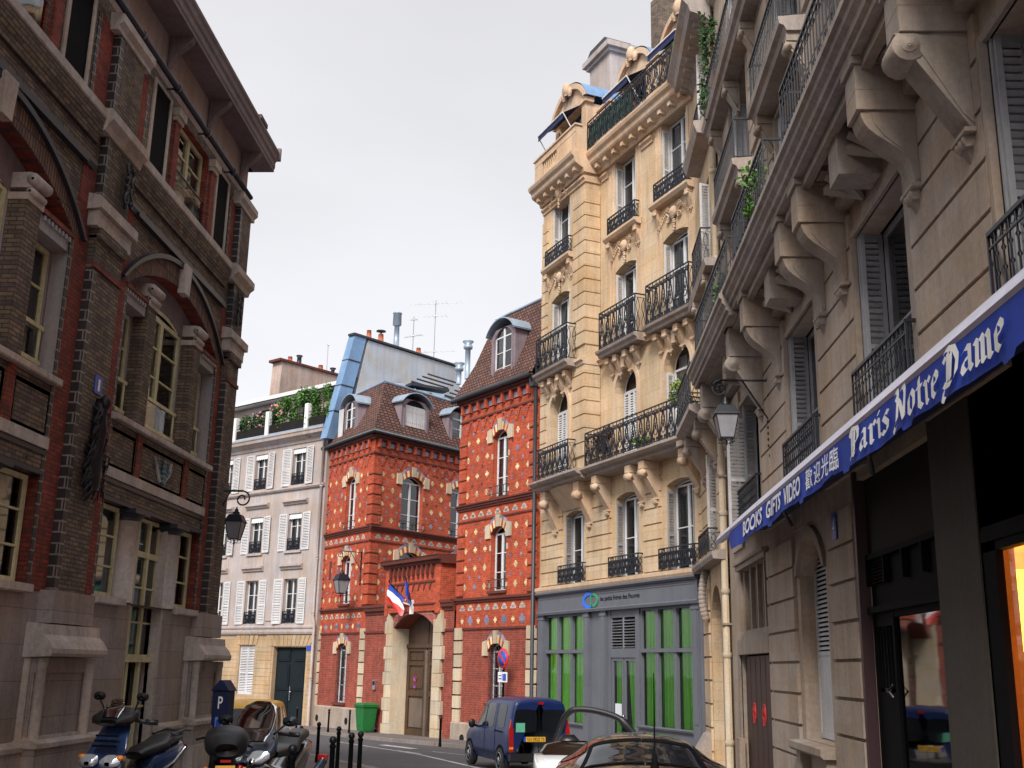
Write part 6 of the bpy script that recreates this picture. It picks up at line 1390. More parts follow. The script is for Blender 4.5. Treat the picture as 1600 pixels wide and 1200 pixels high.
# ================================================================ GREY RENDERED HOUSE
def grey_house():
    R = empty('rendered_house', 'pale rendered house with white louvred shutters and a planted roof terrace, left background', 'building', FG.w(0), FG.rz)
    a0, a1 = -6.5, 7.42; base = -1.55
    wc = [-4.55, -1.35, 1.85, 5.15]; ops = []
    for c in wc:
        for z0, z1 in ((11.05, 13.05), (7.55, 9.5), (3.75, 6.05)): ops.append((c - .55, c + .55, z0, z1))
    up = MB(); wall(up, a0, a1, 3.2, 13.9, ops, .28); up.quad((a0, 0, base), (a0, 9, base), (a0, 9, 16), (a0, 0, 13.9)); up.quad((a0, 9, base), (a1, 9, base), (a1, 9, 16), (a0, 9, 16)); up.quad((a1, 0, base), (a1, 9, base), (a1, 9, 16), (a1, 0, 13.9)); up.build('wall', 'gwall', R)
    lo = MB(); wall(lo, a0, a1, base, 3.2, [(1.15, 2.5, .1, 2.62), (4.1, 6.75, base, 2.55), (-2.4, -1.0, .1, 2.62)], .3); rustic(lo, a0, a1 - .05, [base + .42 * k + .05 for k in range(11)], [(1.1, 2.55, -.5, 2.66), (3.95, 6.9, base, 2.62), (-2.45, -.95, -.5, 2.66)], 0, .02, .035); lo.build('ashlar_wall', 'gstone', R)
    s = MB()
    s.profx(a0, a1, [(0, 3.2), (.1, 3.2), (.14, 3.3), (.14, 3.38), (0, 3.4)]); s.profx(a0, a1, [(0, 3.5), (.05, 3.5), (.07, 3.58), (0, 3.62)]); s.profx(a0, a1, [(0, 10.78), (.1, 10.78), (.16, 10.86), (.16, 10.94), (0, 10.98)])
    s.profx(a0, a1 + .1, [(0, 13.3), (.06, 13.3), (.1, 13.45), (.3, 13.6), (.42, 13.66), (.45, 13.8), (.5, 13.86), (.5, 13.92), (0, 13.95)])
    for c in wc:
        s.profx(c - 1.0, c + 1.0, [(0, 10.0), (.08, 10.0), (.12, 10.1), (.22, 10.14), (.22, 10.22), (0, 10.28)]); s.profx(c - .9, c + .9, [(0, 6.55), (.08, 6.55), (.12, 6.66), (.2, 6.7), (.2, 6.78), (0, 6.82)]); s.box(c - .85, c + .85, -.03, 0, 6.82, 7.35)
        for z in (7.42, 10.93): s.box(c - .7, c + .7, -.12, .02, z - .02, z + .1)
        for z0, z1 in ((11.05, 13.05), (7.55, 9.5), (3.75, 6.05)): s.box(c - .68, c - .55, -.03, .02, z0, z1 + .1); s.box(c + .55, c + .68, -.03, .02, z0, z1 + .1); s.box(c - .55, c + .55, -.03, .02, z1, z1 + .1)
    s.build('moulding', 'gwall', R)
    for c in wc:
        for fi, (z0, z1) in enumerate(((11.05, 13.05), (7.55, 9.5), (3.75, 6.05))):
            casement(R, c - .54, c + .54, z0, z1, .18, 'wframe', 3, 2, 0, .05, 'net', cw=.5)
            a_, b_ = _cr.uniform(.03, .14), _cr.uniform(.03, .14); m = MB(); louvre(m, (c - 1.28, -a_), (c - .66, -.03), z0 - .02, z1 + .02, .03); louvre(m, (c + .66, -.03), (c + 1.28, -b_), z0 - .02, z1 + .02, .03); m.build('shutter', 'wshut', R)
            m = MB(); rail_ornate(m, c - .54, c + .54, z0, z0 + .62, -.02, .27); m.build('window_railing', 'iron', R)
            if fi < 2:
                m = MB()
                for k in range(12): x = c - .54 + .09 * k; m.quad((x, .03, z1 - .01), (x + .09, .03, z1 - .01), (x + .09, .02, z1 - .26 - .04 * (k % 2)), (x, .02, z1 - .26 - .04 * ((k + 1) % 2)))
                m.build('pelmet', 'white', R)
    for c in (1.82, -1.7):
        m = MB(); louvre(m, (c - .66, .1), (c - .01, .1), .1, 2.6, .03); louvre(m, (c + .01, .1), (c + .66, .1), .1, 2.6, .03); m.box(c - .66, c + .66, .05, .12, -.5 if c > 0 else .0, .1); m.build('shutter', 'wshut', R)
    m = MB()
    for k in range(-5, 6): m.prism([(5.42 + k * .3 - .13, 2.6), (5.42 + k * .3 + .13, 2.6), (5.42 + k * .36 + .16, 3.15), (5.42 + k * .36 - .16, 3.15)], -.045, 0)
    for k in range(-2, 3): m.prism([(1.82 + k * .34 - .14, 2.66), (1.82 + k * .34 + .14, 2.66), (1.82 + k * .4 + .17, 3.15), (1.82 + k * .4 - .17, 3.15)], -.045, 0)
    m.build('flat_arch', 'gstone', R)
    m = MB(); m.box(4.1, 6.75, .24, .3, base, 2.5)
    for a, b in ((4.15, 5.40), (5.45, 6.7)):
        for z0, z1 in ((-1.2, .2), (.4, 1.7), (1.85, 2.4)): m.box(a + .15, b - .15, .19, .24, z0, z1); m.box(a + .25, b - .25, .17, .19, z0 + .1, z1 - .1)
    dd = m.build('carriage_door', 'gdoor', R); m = MB(); m.box(5.42, 5.47, .14, .19, -.1, .6); m.ball((5.52, .12, .3), .05, n=6); m.build('handle', 'alu', dd)
    m = MB(); m.bbox(-.16, .16, -.02, 0, -.13, .13, .015); npx = m.build('number_plate', 'blue_s'); npx.location = FG.w(6.98, .03, 2.5); npx.rotation_euler = (0, 0, FG.rz); tag(npx, 'tiny blue number plate right of the dark carriage door', 'sign')
    m = MB(); m.bbox(-.27, .27, -.02, 0, -.3, .3, .015); npx = m.build('wall_plaque', 'gwall'); npx.location = FG.w(3.5, .03, 4.2); npx.rotation_euler = (0, 0, FG.rz); tag(npx, 'square grey plaque between the first floor windows of the rendered house', 'plaque')
    m = MB(); m.tube([(7.25, -.12, 13.4), (7.25, -.12, 4.1), (7.45, -.18, 3.7), (7.45, -.18, base)], .07, 8)
    for z in (1, 4.2, 7, 10.8): m.lathe((7.25 if z > 4 else 7.45, -.12 if z > 4 else -.18, z), [(.09, -.05), (.09, .05)], 8)
    m.build('drainpipe', 'gwall', R)
    t = MB(); t.box(a0, a1, -.45, 2.0, 13.93, 13.98, 1)
    for u in (-4.9, -3.1, -.55, 2.45, 5.85): t.bbox(u, u + .28, -.44, -.2, 13.98, 15.35, .02, 3)
    t.box(a0, a1, -.36, -.1, 13.98, 14.55, 4)
    for z_ in (14.7, 14.9): t.tube([(a0, -.33, z_), (a1, -.33, z_)], .02, 4, 4)
    t.tube([(a0, -.3, 14.0), (a1, -.3, 14.0)], .1, 6, 1)
    wall(t, a0, a1, 13.98, 16.7, [(-3.9, -2.9, 14.2, 16.0), (-.2, .9, 14.2, 16.0), (3.2, 4.4, 14.2, 16.0)], .15, 0, 0, 1.0)
    for a, b in ((-3.9, -2.9), (-.2, .9), (3.2, 4.4)): t.quad((a, 1.14, 14.2), (b, 1.14, 14.2), (b, 1.14, 16), (a, 1.14, 16), 2)
    t.build('terrace', ['gwall', 'zinc', 'gdark', 'white', 'inner'], R)
    m = MB(); m.add([(a0, .35, 16.55), (a1 + .3, .35, 16.55), (a1 + .3, 1.1, 16.85), (a0, 1.1, 16.85), (a0, 5, 17.6), (a1 + .3, 5, 17.6), (a0, 9, 16), (a1 + .3, 9, 16)], [(0, 1, 2, 3), (3, 2, 5, 4), (4, 5, 7, 6)], 1); m.profx(a0, a1 + .2, [(-.4, 16.35), (-.36, 16.35), (-.34, 16.55), (-.4, 16.58)], 0); m.profx(a0, a1 + .2, [(-.9, 16.28), (-.55, 16.28), (-.5, 16.34), (-.9, 16.36)], 0); ro = m.build('roof', ['white', 'zincdark'], R)
    # party walls with chimneys
    P = MB(); x = 7.55; pts = [(.8, 13.0), (2.0, 19.15), (9.5, 19.2), (9.5, 13.0)]
    P.prism(pts, x, x + .35, 0, 'x'); P.build('party_wall', 'party', ro)
    z = MB(); z.prism([(-.55, 13.2), (.35, 13.2), (1.85, 19.2), (1.0, 19.2)], x - .12, x + .38, 0, 'x'); z.prism([(.9, 19.2), (9.6, 19.25), (9.6, 19.35), (.9, 19.32)], x - .08, x + .45, 1, 'x')
    for q in (.25, .5, .75): z.prism([(-.55 + 1.55 * q, 13.2 + 6 * q), (.35 + 1.5 * q, 13.2 + 6 * q), (.37 + 1.5 * q, 13.28 + 6 * q), (-.53 + 1.55 * q, 13.28 + 6 * q)], x - .14, x + .4, 1, 'x')
    z.build('zinc_flashing', ['zincb', 'zincdark'], ro)
    cw = MB(); cw.prism([(2.0, 16.8), (2.1, 19.25), (8.5, 19.3), (8.5, 16.8)], -.65, .25, 0, 'x'); cw.prism([(1.85, 19.25), (8.6, 19.3), (8.6, 19.42), (1.85, 19.4)], -.75, .35, 1, 'x'); cw.build('chimney', ['chim', 'rmould'], ro)
    p = MB()
    for (px, py, zz, r, h, k) in ((7.72, 2.2, 19.3, .15, .5, 0), (7.72, 3.1, 19.3, .17, .5, 1), (7.72, 4.3, 19.3, .17, 1.3, 2), (7.72, 6.1, 19.3, .15, .4, 0), (-.2, 3.0, 19.4, .16, .4, 0), (-.2, 3.7, 19.4, .16, .5, 3), (-.2, 5.4, 19.4, .17, .4, 0), (-.2, 6.4, 19.4, .13, .3, 3)):
        p.lathe((px, py, zz), [(r, 0), (r * .85, h)], 10, 0 if k in (0, 1) else (2 if k == 2 else 1))
        if k == 1: p.lathe((px, py, zz + h), [(.05, 0), (.05, .12), (.28, .16), (.28, .2), (.03, .26)], 10, 1)
        if k == 2: p.lathe((px, py, zz + h), [(.17, 0), (.26, .05), (.24, .7), (.27, .72), (.27, .78), (.02, .8)], 12, 2)
        if k == 3: p.lathe((px, py, zz + h), [(.12, 0), (.2, .1), (.2, .14)], 10, 1)
    p.build('chimney_pot', ['pot', 'zincdark', 'zinc'], ro)
    fl = MB()
    for z in (3.3, 7.0, 10.6, 13.7): fl.box(a0 + .05, a1 - .05, .45, 8.9, z, z + .1)
    fl.build('floor_slab', 'inner', R)
    # terrace plants
    for i, (u, y, z, r, n, mt, fl_, lab) in enumerate(((-3.9, 0, 14.45, (.6, .3, .5), 500, 'leafd', 0, 'dark shrub at the left end of the roof terrace, half behind the brick building'), (-.9, .05, 14.6, (.6, .3, .5), 700, 'leafd', 0, 'low dark bush filling the terrace rail just left of the second white post'), (2.35, .05, 14.7, (.6, .3, .6), 800, 'leafd', 0, 'dark bush behind the middle white post of the roof terrace'), (-2.0, .1, 14.9, (.5, .3, .6), 300, 'leaf', 0, 'thin pale palm-like plant on the roof terrace left of the first white post'), (.0, 0, 14.7, (.75, .35, .65), 900, 'leafd', 0, 'dark clipped bush on the roof terrace just right of the first white post'), (1.4, 0, 14.75, (.85, .4, .75), 900, 'leafd', 12, 'dark bush with pink blossoms left of the middle terrace post'), (3.3, 0, 15.0, (.8, .4, .9), 900, 'leaf', 14, 'flowering green bush right of the middle terrace post'), (4.8, 0, 15.1, (.9, .4, .95), 1100, 'leaf', 0, 'bright green bush left of the right terrace post'), (6.75, .1, 15.5, (.8, .5, 1.55), 1700, 'leaf', 0, 'tall green tree-like shrub at the right end of the roof terrace'))):
        m = MB(); leaves(m, (0, 0, 0), (r[0] * 1.15, r[1] * 1.2, r[2] * 1.15), n * 2, .15, i + 20); m.tube([(0, 0, 14.2 - z), (0, 0, .2)], .04, 5, 1)
        rn = random.Random(i)
        for _ in range(fl_): m.ball((rn.uniform(-r[0], r[0]) * .8, -r[1] * .8, rn.uniform(-.2, r[2])), .06, n=5, mat=3)
        o = m.build('terrace_plant', [mt, 'twig', 'pot', 'pink']); o.location = FG.w(u, -y, z); o.rotation_euler = (0, 0, FG.rz); tag(o, lab, 'plant')
    def antenna(pos, rz, h, spec, lab):
        m = MB(); m.tube([(0, 0, 0), (0, 0, h)], .025, 5)
        for z, L_, n in spec:
            m.tube([(-L_ / 2, 0, z), (L_ / 2, 0, z)], .015, 4)
            for k in range(n): x = -L_ / 2 + L_ * (k + .5) / n; s = .12 + .1 * (k % 3); m.tube([(x, -s, z), (x, s, z)], .008, 3)
        for z, _, _ in spec: m.ball((0, 0, z), .06, n=5)
        o = m.build('tv_antenna', 'alu'); o.location = pos; o.rotation_euler = (0, 0, rz); tag(o, lab, 'antenna')
    antenna(FG.w(7.9, -7.2, 18.3), FG.rz + .5, 4.6, ((4.4, 3.4, 12), (3.6, 1.6, 6), (1.4, 2.6, 8)), 'tallest television aerial with long crossbars above the party wall')
    antenna(FG.w(7.75, -5.6, 19.3), FG.rz + .2, 2.2, ((2.0, .5, 4), (1.0, 1.3, 6)), 'short television aerial beside the tall chimney cowl')
    antenna(FG.w(-.2, -5.9, 19.4), FG.rz, 1.9, ((1.85, .1, 1),), 'thin single rod aerial on the pink chimney wall')
    antenna(FG.w(4.5, -6.0, 17.4), FG.rz, 1.9, ((1.7, 1.4, 6), (1.4, .5, 4)), 'small television aerial on the grey house roof, left of the blue zinc edge')
    for (u, y, z, h, lab) in ((9.8, 5.0, 17.2, 1.6, 'zinc flue pipe with a cap rising behind the tiled corner roof'), (8.6, 5.2, 17.2, .7, 'short dark roof vent left of the zinc flue pipe')):
        m = MB(); m.lathe((0, 0, 0), [(.14, 0), (.14, h), (.24, h + .05), (.24, h + .22), (.14, h + .25), (.3, h + .42), (.3, h + .46), (.02, h + .55)], 10); o = m.build('roof_flue', 'zinc'); o.location = FD.w(u - 5.2, -y, z - .9); tag(o, lab, 'roof vent')
grey_house()
bracket_lamp(FL, 22.25, .42, 4.72, 5.15, 'black street lantern on a scrolled bracket at the corner of the brick institution', .72, .9)
# ================================================================ GROUND
def strip(name, left, right, dz, mat, kind='structure', seg=2.0, kerbmat=None, kerb_side='right'):
    """ribbon draped over the falling street between two polylines with equal point counts"""
    m = MB(); P = []
    for (a, b), (c, d) in zip(zip(left, left[1:]), zip(right, right[1:])):
        n = max(1, int(max(sqrt((b[0] - a[0]) ** 2 + (b[1] - a[1]) ** 2), sqrt((d[0] - c[0]) ** 2 + (d[1] - c[1]) ** 2)) / seg))
        for i in range(n): t = i / n; P.append((a[0] + (b[0] - a[0]) * t, a[1] + (b[1] - a[1]) * t, c[0] + (d[0] - c[0]) * t, c[1] + (d[1] - c[1]) * t))
    P.append((*left[-1], *right[-1])); q = 6
    rows = [[(p[0] + (p[2] - p[0]) * j / q, p[1] + (p[3] - p[1]) * j / q) for j in range(q + 1)] for p in P]
    m.add([(x, y, g(y) + dz) for r in rows for x, y in r], [(i * (q + 1) + j, i * (q + 1) + j + 1, (i + 1) * (q + 1) + j + 1, (i + 1) * (q + 1) + j) for i in range(len(rows) - 1) for j in range(q)])
    o = m.build(name, mat); tag(o, kind=kind)
    if kerbmat:
        k = MB(); e = [(r[-1] if kerb_side == 'right' else r[0], r[-2] if kerb_side == 'right' else r[1]) for r in rows]
        for (p, pi_), (r_, ri) in zip(e, e[1:]):
            f = lambda a, b: (a[0] + (b[0] - a[0]) * min(1, .28 / max(.05, sqrt((b[0] - a[0]) ** 2 + (b[1] - a[1]) ** 2))), a[1] + (b[1] - a[1]) * min(1, .28 / max(.05, sqrt((b[0] - a[0]) ** 2 + (b[1] - a[1]) ** 2))))
            pi2, ri2 = f(p, pi_), f(r_, ri)
            k.add([(p[0], p[1], g(p[1]) - .02), (r_[0], r_[1], g(r_[1]) - .02), (r_[0], r_[1], g(r_[1]) + dz + .006), (p[0], p[1], g(p[1]) + dz + .006), (ri2[0], ri2[1], g(ri2[1]) + dz + .006), (pi2[0], pi2[1], g(pi2[1]) + dz + .006)], [(0, 1, 2, 3), (3, 2, 4, 5)])
        tag(k.build('kerb', kerbmat), kind='structure')
# one sheet to the horizon
m = MB(); ys = sorted(set([-300, -60, -20] + [k for k in range(0, 64, 2)] + [10, 16, 29, 51, 62, 80, 120, 200, 400, 900])); xs = [-600, -120, -40, -15, -7, 0, 7, 15, 40, 120, 600]
m.add([(x, y, g(y)) for y in ys for x in xs], [(i * len(xs) + j, i * len(xs) + j + 1, (i + 1) * len(xs) + j + 1, (i + 1) * len(xs) + j) for i in range(len(ys) - 1) for j in range(len(xs) - 1)])
tag(m.build('road', 'asphalt'), kind='structure')
DW = lambda u, o: FD.w(u, o)[:2]
strip('pavement', [(-7.2, -20), (-7.2, 10), (-7.2, 22.4), (-7.5, 27), (-9.5, 30)], [(-2.3, -20), (-2.3, 10), (-2.5, 22), (-4.6, 27.8), (-8.4, 35.0)], .15, 'pave', kerbmat='kerb')
strip('pavement', [FG.w(-12, 2)[:2], FG.w(0, 1.6)[:2], FG.w(6.4, 1.5)[:2], DW(-.5, 2.3), DW(4.4, 2.6), DW(11.6, 2.5), DW(18.3, 2.2), FC.w(3, 2.0)[:2], (1.9, 31.0), (2.2, 25), (2.2, -20)],
      [FG.w(-12, 0)[:2], FG.w(0, 0)[:2], FG.w(7.4, 0)[:2], DW(-1.2, 0), DW(4.4, 0), DW(11.6, 0), DW(18.3, 0), FC.w(2, 0)[:2], (3.9, 31.5), (4, 25), (4, -20)], .12, 'pave', kerbmat='kerb', kerb_side='left')
m = MB()
def road_line(pts, w):
    for (a, b) in zip(pts, pts[1:]):
        n = 8
        for i in range(n):
            p = [a[k] + (b[k] - a[k]) * i / n for k in (0, 1)]; q = [a[k] + (b[k] - a[k]) * (i + 1) / n for k in (0, 1)]; d = Vector((q[0] - p[0], q[1] - p[1])).normalized(); nx, ny = -d.y * w / 2, d.x * w / 2
            m.quad((p[0] + nx, p[1] + ny, g(p[1]) + .006), (p[0] - nx, p[1] - ny, g(p[1]) + .006), (q[0] - nx, q[1] - ny, g(q[1]) + .006), (q[0] + nx, q[1] + ny, g(q[1]) + .006))
road_line([(-8.6, 43.6), (-7.2, 41.2), (-4.6, 36.5), (-2.7, 31.8), (-1.2, 28)], .12)
road_line([(-6.7, 42.2), (-5.2, 39.9)], .35); road_line([(-5.6, 38.6), (-4.6, 36.9)], .1); road_line([(-4.4, 38.4), (-3.0, 36.6)], .08)
tag(m.build('road_marking', 'line'), kind='structure')

# ================================================================ SMALL STREET FURNITURE
def bollard0():
    R = empty('bollard', 'x', 'bollard', (0, 0, 0))
    m = MB(); m.lathe((0, 0, 0), [(.055, 0), (.055, .12), (.045, .14), (.040, .80), (.05, .82), (.05, .85), (.034, .87)], 12); m.build('post', 'black', R)
    m = MB(); m.ball((0, 0, .925), .058, .058, .062, 10); m.lathe((0, 0, .85), [(.03, 0), (.03, .04)], 10); m.build('ball_top', 'iron', R)
    return R
bl = [(-3.74, 21.0, 'black ball-topped bollard, rightmost of the group in front of the road'), (-3.72, 20.0, 'black bollard second from the right in the group on the near kerb'), (-3.56, 17.6, 'black bollard with the lowest ball top, in the near kerb group'), (-4.86, 24.6, 'black bollard just right of the tall one standing alone left of the group'), (-6.25, 29.0, 'tall looking black bollard standing alone left of the group on the near kerb'), (-3.60, 15.3, 'black bollard at the tail of the parked maxi scooter, its ball beside the exhaust'),
      (-3.30, 13.9, 'black bollard hidden mostly behind the tail of the maxi scooter'), (-7.0, 30.3, 'black bollard behind the seat of the maxi scooter, before the far kerb'), (-10.3, 49.7, 'far black bollard before the stone base left of the small barred window'), (-9.3, 49.3, 'far black bollard before the stone base right of the small barred window'), (-4.25, 39.3, 'far black bollard right of the gateway, before the brick wing'), (-12.3, 52.2, 'far black bollard before the dark carriage door of the rendered house')]
B0 = bollard0()
for i, (x, y, lab) in enumerate(bl):
    o = B0 if i == 0 else copy_tree(B0, (0, 0, 0)); o.location = (x, y, g(y) + (.12 if y > 35 else (.15 if y < 30 else 0))); o['label'] = lab; o['group'] = 'black ball-topped bollards'
# bin
def bin_():
    x, y = FD.w(6.1, .62)[:2]; R = empty('wheelie_bin', 'green plastic wheelie bin beside the left stone jamb of the gateway', 'bin', (x, y, g(y) + .12), FD.rz); R.scale = (.85, .85, .88)
    m = MB(); rg = lambda hx, hy, z: [(-hx, -hy, z), (hx, -hy, z), (hx, hy, z), (-hx, hy, z)]
    m.ring_loft([rg(.36, .30, .06), rg(.38, .32, .12), rg(.5, .40, 1.22), rg(.56, .46, 1.24), rg(.56, .46, 1.32)], 0, False); 
    for xx in (-.3, 0, .3): m.box(xx - .04, xx + .04, -.37, -.33, .3, 1.1)
    m.build('tub', 'binp', R, .01)
    m = MB(); m.ring_loft([rg(.57, .47, 1.325), rg(.57, .47, 1.36), rg(.45, .36, 1.43)], 0, False); m.tube([(-.4, .5, 1.34), (.4, .5, 1.34)], .03, 6); m.build('lid', 'binp', R, .008)
    for xx in (-.42, .42): m = MB(); m.lathe((xx - .05, .34, .12), [(.06, 0), (.14, .01), (.14, .09), (.06, .1)], 12, 0, 'x'); m.build('wheel', 'rubber', R)
bin_()
def sign_():
    x, y = FD.w(17.15, .55)[:2]; z = g(y) + .12; R = empty('no_parking_sign', 'round red and blue no parking sign on a dark post before the brick wing', 'sign', (x, y, z), FD.rz)
    m = MB(); m.tube([(0, 0, 0), (0, 0, 3.4)], .035, 8); m.build('post', 'black', R)
    m = MB(); m.lathe((0, -.05, 3.05), [(.0, .02), (.36, .02), (.37, 0), (.36, -.02), (0, -.02)], 28, 0, 'y'); m.lathe((0, -.075, 3.05), [(0.27, 0), (.27, -.004), (0, -.004)], 28, 1, 'y'); m.prism([(-.25, 3.05 + .17), (-.19, 3.05 + .23), (.25, 3.05 - .17), (.19, 3.05 - .23)], -.088, -.082, 0); m.build('disc', ['red_s', 'blue_s'], R)
    m = MB(); m.box(-.3, .3, -.06, -.03, 2.2, 2.56, 0); m.box(-.02, .02, -.066, -.06, 2.26, 2.5, 1); m.box(.05, .25, -.066, -.06, 2.25, 2.5, 1); m.box(-.25, -.06, -.066, -.06, 2.3, 2.34, 1); m.box(-.25, -.06, -.066, -.06, 2.42, 2.45, 1); m.build('plate', ['white', 'blue_s'], R)
sign_()
def meter_():
    x, y = -5.2, 17.2; z = g(y) + .15; R = empty('parking_meter', 'dark blue parking ticket machine with a white P beside the brick building corner', 'parking meter', (x, y, z), radians(-8)); R.scale = (.62, .7, 1.0)
    m = MB(); m.bbox(-.17, .17, -.14, .14, 0, 1.35, .03); m.build('post', 'meterblue', R)
    m = MB(); m.box(-.2, .2, -.17, .17, 1.12, 1.62); m.prism([(-.25, 1.62), (.25, 1.62), (0.05, 1.78), (-.05, 1.78)], -.2, .2); m.build('head', 'meterblue', R, .01)
    m = MB(); put_text(m, 'P', -.05, 1.36, .12, .18, -.174, 0, .01); m.build('letter', 'cloth_w', R)
    m = MB(); m.box(-.09, .11, -.18, -.172, 1.04, 1.24); m.box(-.06, .08, -.185, -.18, 1.08, 1.2, 1); m.build('screen', ['bluepaper', 'blue_s'], R)
    m = MB(); m.box(-.2, -.18, -.15, .15, 1.2, 1.6); m.build('side_panel', 'alu', R)
meter_()

# ================================================================ VEHICLES: a smooth body surface sampled from stations
def cr(p0, p1, p2, p3, t): return .5 * ((2 * p1) + (-p0 + p2) * t + (2 * p0 - 5 * p1 + 4 * p2 - p3) * t * t + (-p0 + 3 * p1 - 3 * p2 + p3) * t ** 3)
class Surf:
    """stations along y: list of (y, [ (x,z) ... ]) half rings from bottom to roof centre; mirrored. eval(s, t, side)"""
    def __init__(s, st): s.st = st; s.n = len(st); s.m = len(st[0][1])
    def ev(s, u, v, side=1):
        i = min(int(u), s.n - 2); t = u - i; j = min(int(v), s.m - 2); w = v - j
        def ring(k):
            k = max(0, min(s.n - 1, k)); y, r = s.st[k]
            def pt(q):
                if q >= s.m: a = r[2 * s.m - 2 - q]; return (-a[0], a[1])
                return r[max(0, q)]
            P = [pt(j - 1), pt(j), pt(j + 1), pt(j + 2)]
            return (y, cr(*[p[0] for p in P], w), cr(*[p[1] for p in P], w))
        R = [ring(i - 1), ring(i), ring(i + 1), ring(i + 2)]
        y, x, z = [cr(*[q[k] for q in R], t) for k in range(3)]
        return Vector((side * x, y, z))
    def nrm(s, u, v, side):
        e = .02; a = s.ev(min(u + e, s.n - 1.001), v, side) - s.ev(max(u - e, 0), v, side); b = s.ev(u, min(v + e, s.m - 1.001), side) - s.ev(u, max(v - e, 0), side)
        n = a.cross(b); 
        if n.length < 1e-9: return Vector((0, 0, 1))
        n.normalize(); c = s.ev(u, v, side) - Vector((0, s.ev(u, v, side).y, .6))
        return n if n.dot(c) > 0 else -n
    def patch(s, mb, u0, u1, v0, v1, nu, nv, off=0.0, mat=0, side=1, rnd=0.0):
        P = []
        for i in range(nu + 1):
            for j in range(nv + 1):
                a = i / nu; b = j / nv
                if rnd:      # squeeze corners for rounded glass
                    ca, cb = 2 * a - 1, 2 * b - 1; ca, cb = ca * sqrt(1 - rnd * cb * cb / 2), cb * sqrt(1 - rnd * ca * ca / 2); a, b = (ca + 1) / 2, (cb + 1) / 2
                u = u0 + (u1 - u0) * a; v = v0 + (v1 - v0) * b; p = s.ev(u, v, side)
                if off: p = p + s.nrm(u, v, side) * off
                P.append(tuple(p))
        mb.add(P, [(i * (nv + 1) + j, (i + 1) * (nv + 1) + j, (i + 1) * (nv + 1) + j + 1, i * (nv + 1) + j + 1) for i in range(nu) for j in range(nv)], mat, True)
def wheel(root, x, y, r=.31, w=.19, hub='alu'):
    m = MB(); sx = 1 if x > 0 else -1
    m.lathe((x - w / 2, y, r), [(r * .6, 0), (r * .92, 0), (r, w * .15), (r, w * .85), (r * .92, w), (r * .6, w)], 28, 0, 'x'); o = m.build('wheel', 'rubber', root)
    h = MB(); xx = x + sx * w * .5
    pr = [(r * .66, 0), (r * .64, .012 * sx), (r * .58, -.01 * sx), (r * .2, .01 * sx), (r * .05, .02 * sx)]
    h.lathe((xx, y, r), pr, 24, 0, 'x')
    for k in range(7):
        a = 2 * pi * k / 7; h.lathe((xx + .004 * sx, y + r * .42 * cos(a), r + r * .42 * sin(a)), [(.035, 0), (.035, .006 * sx)], 8, 1, 'x')
    h.build('hubcap', [hub, 'black'], o)
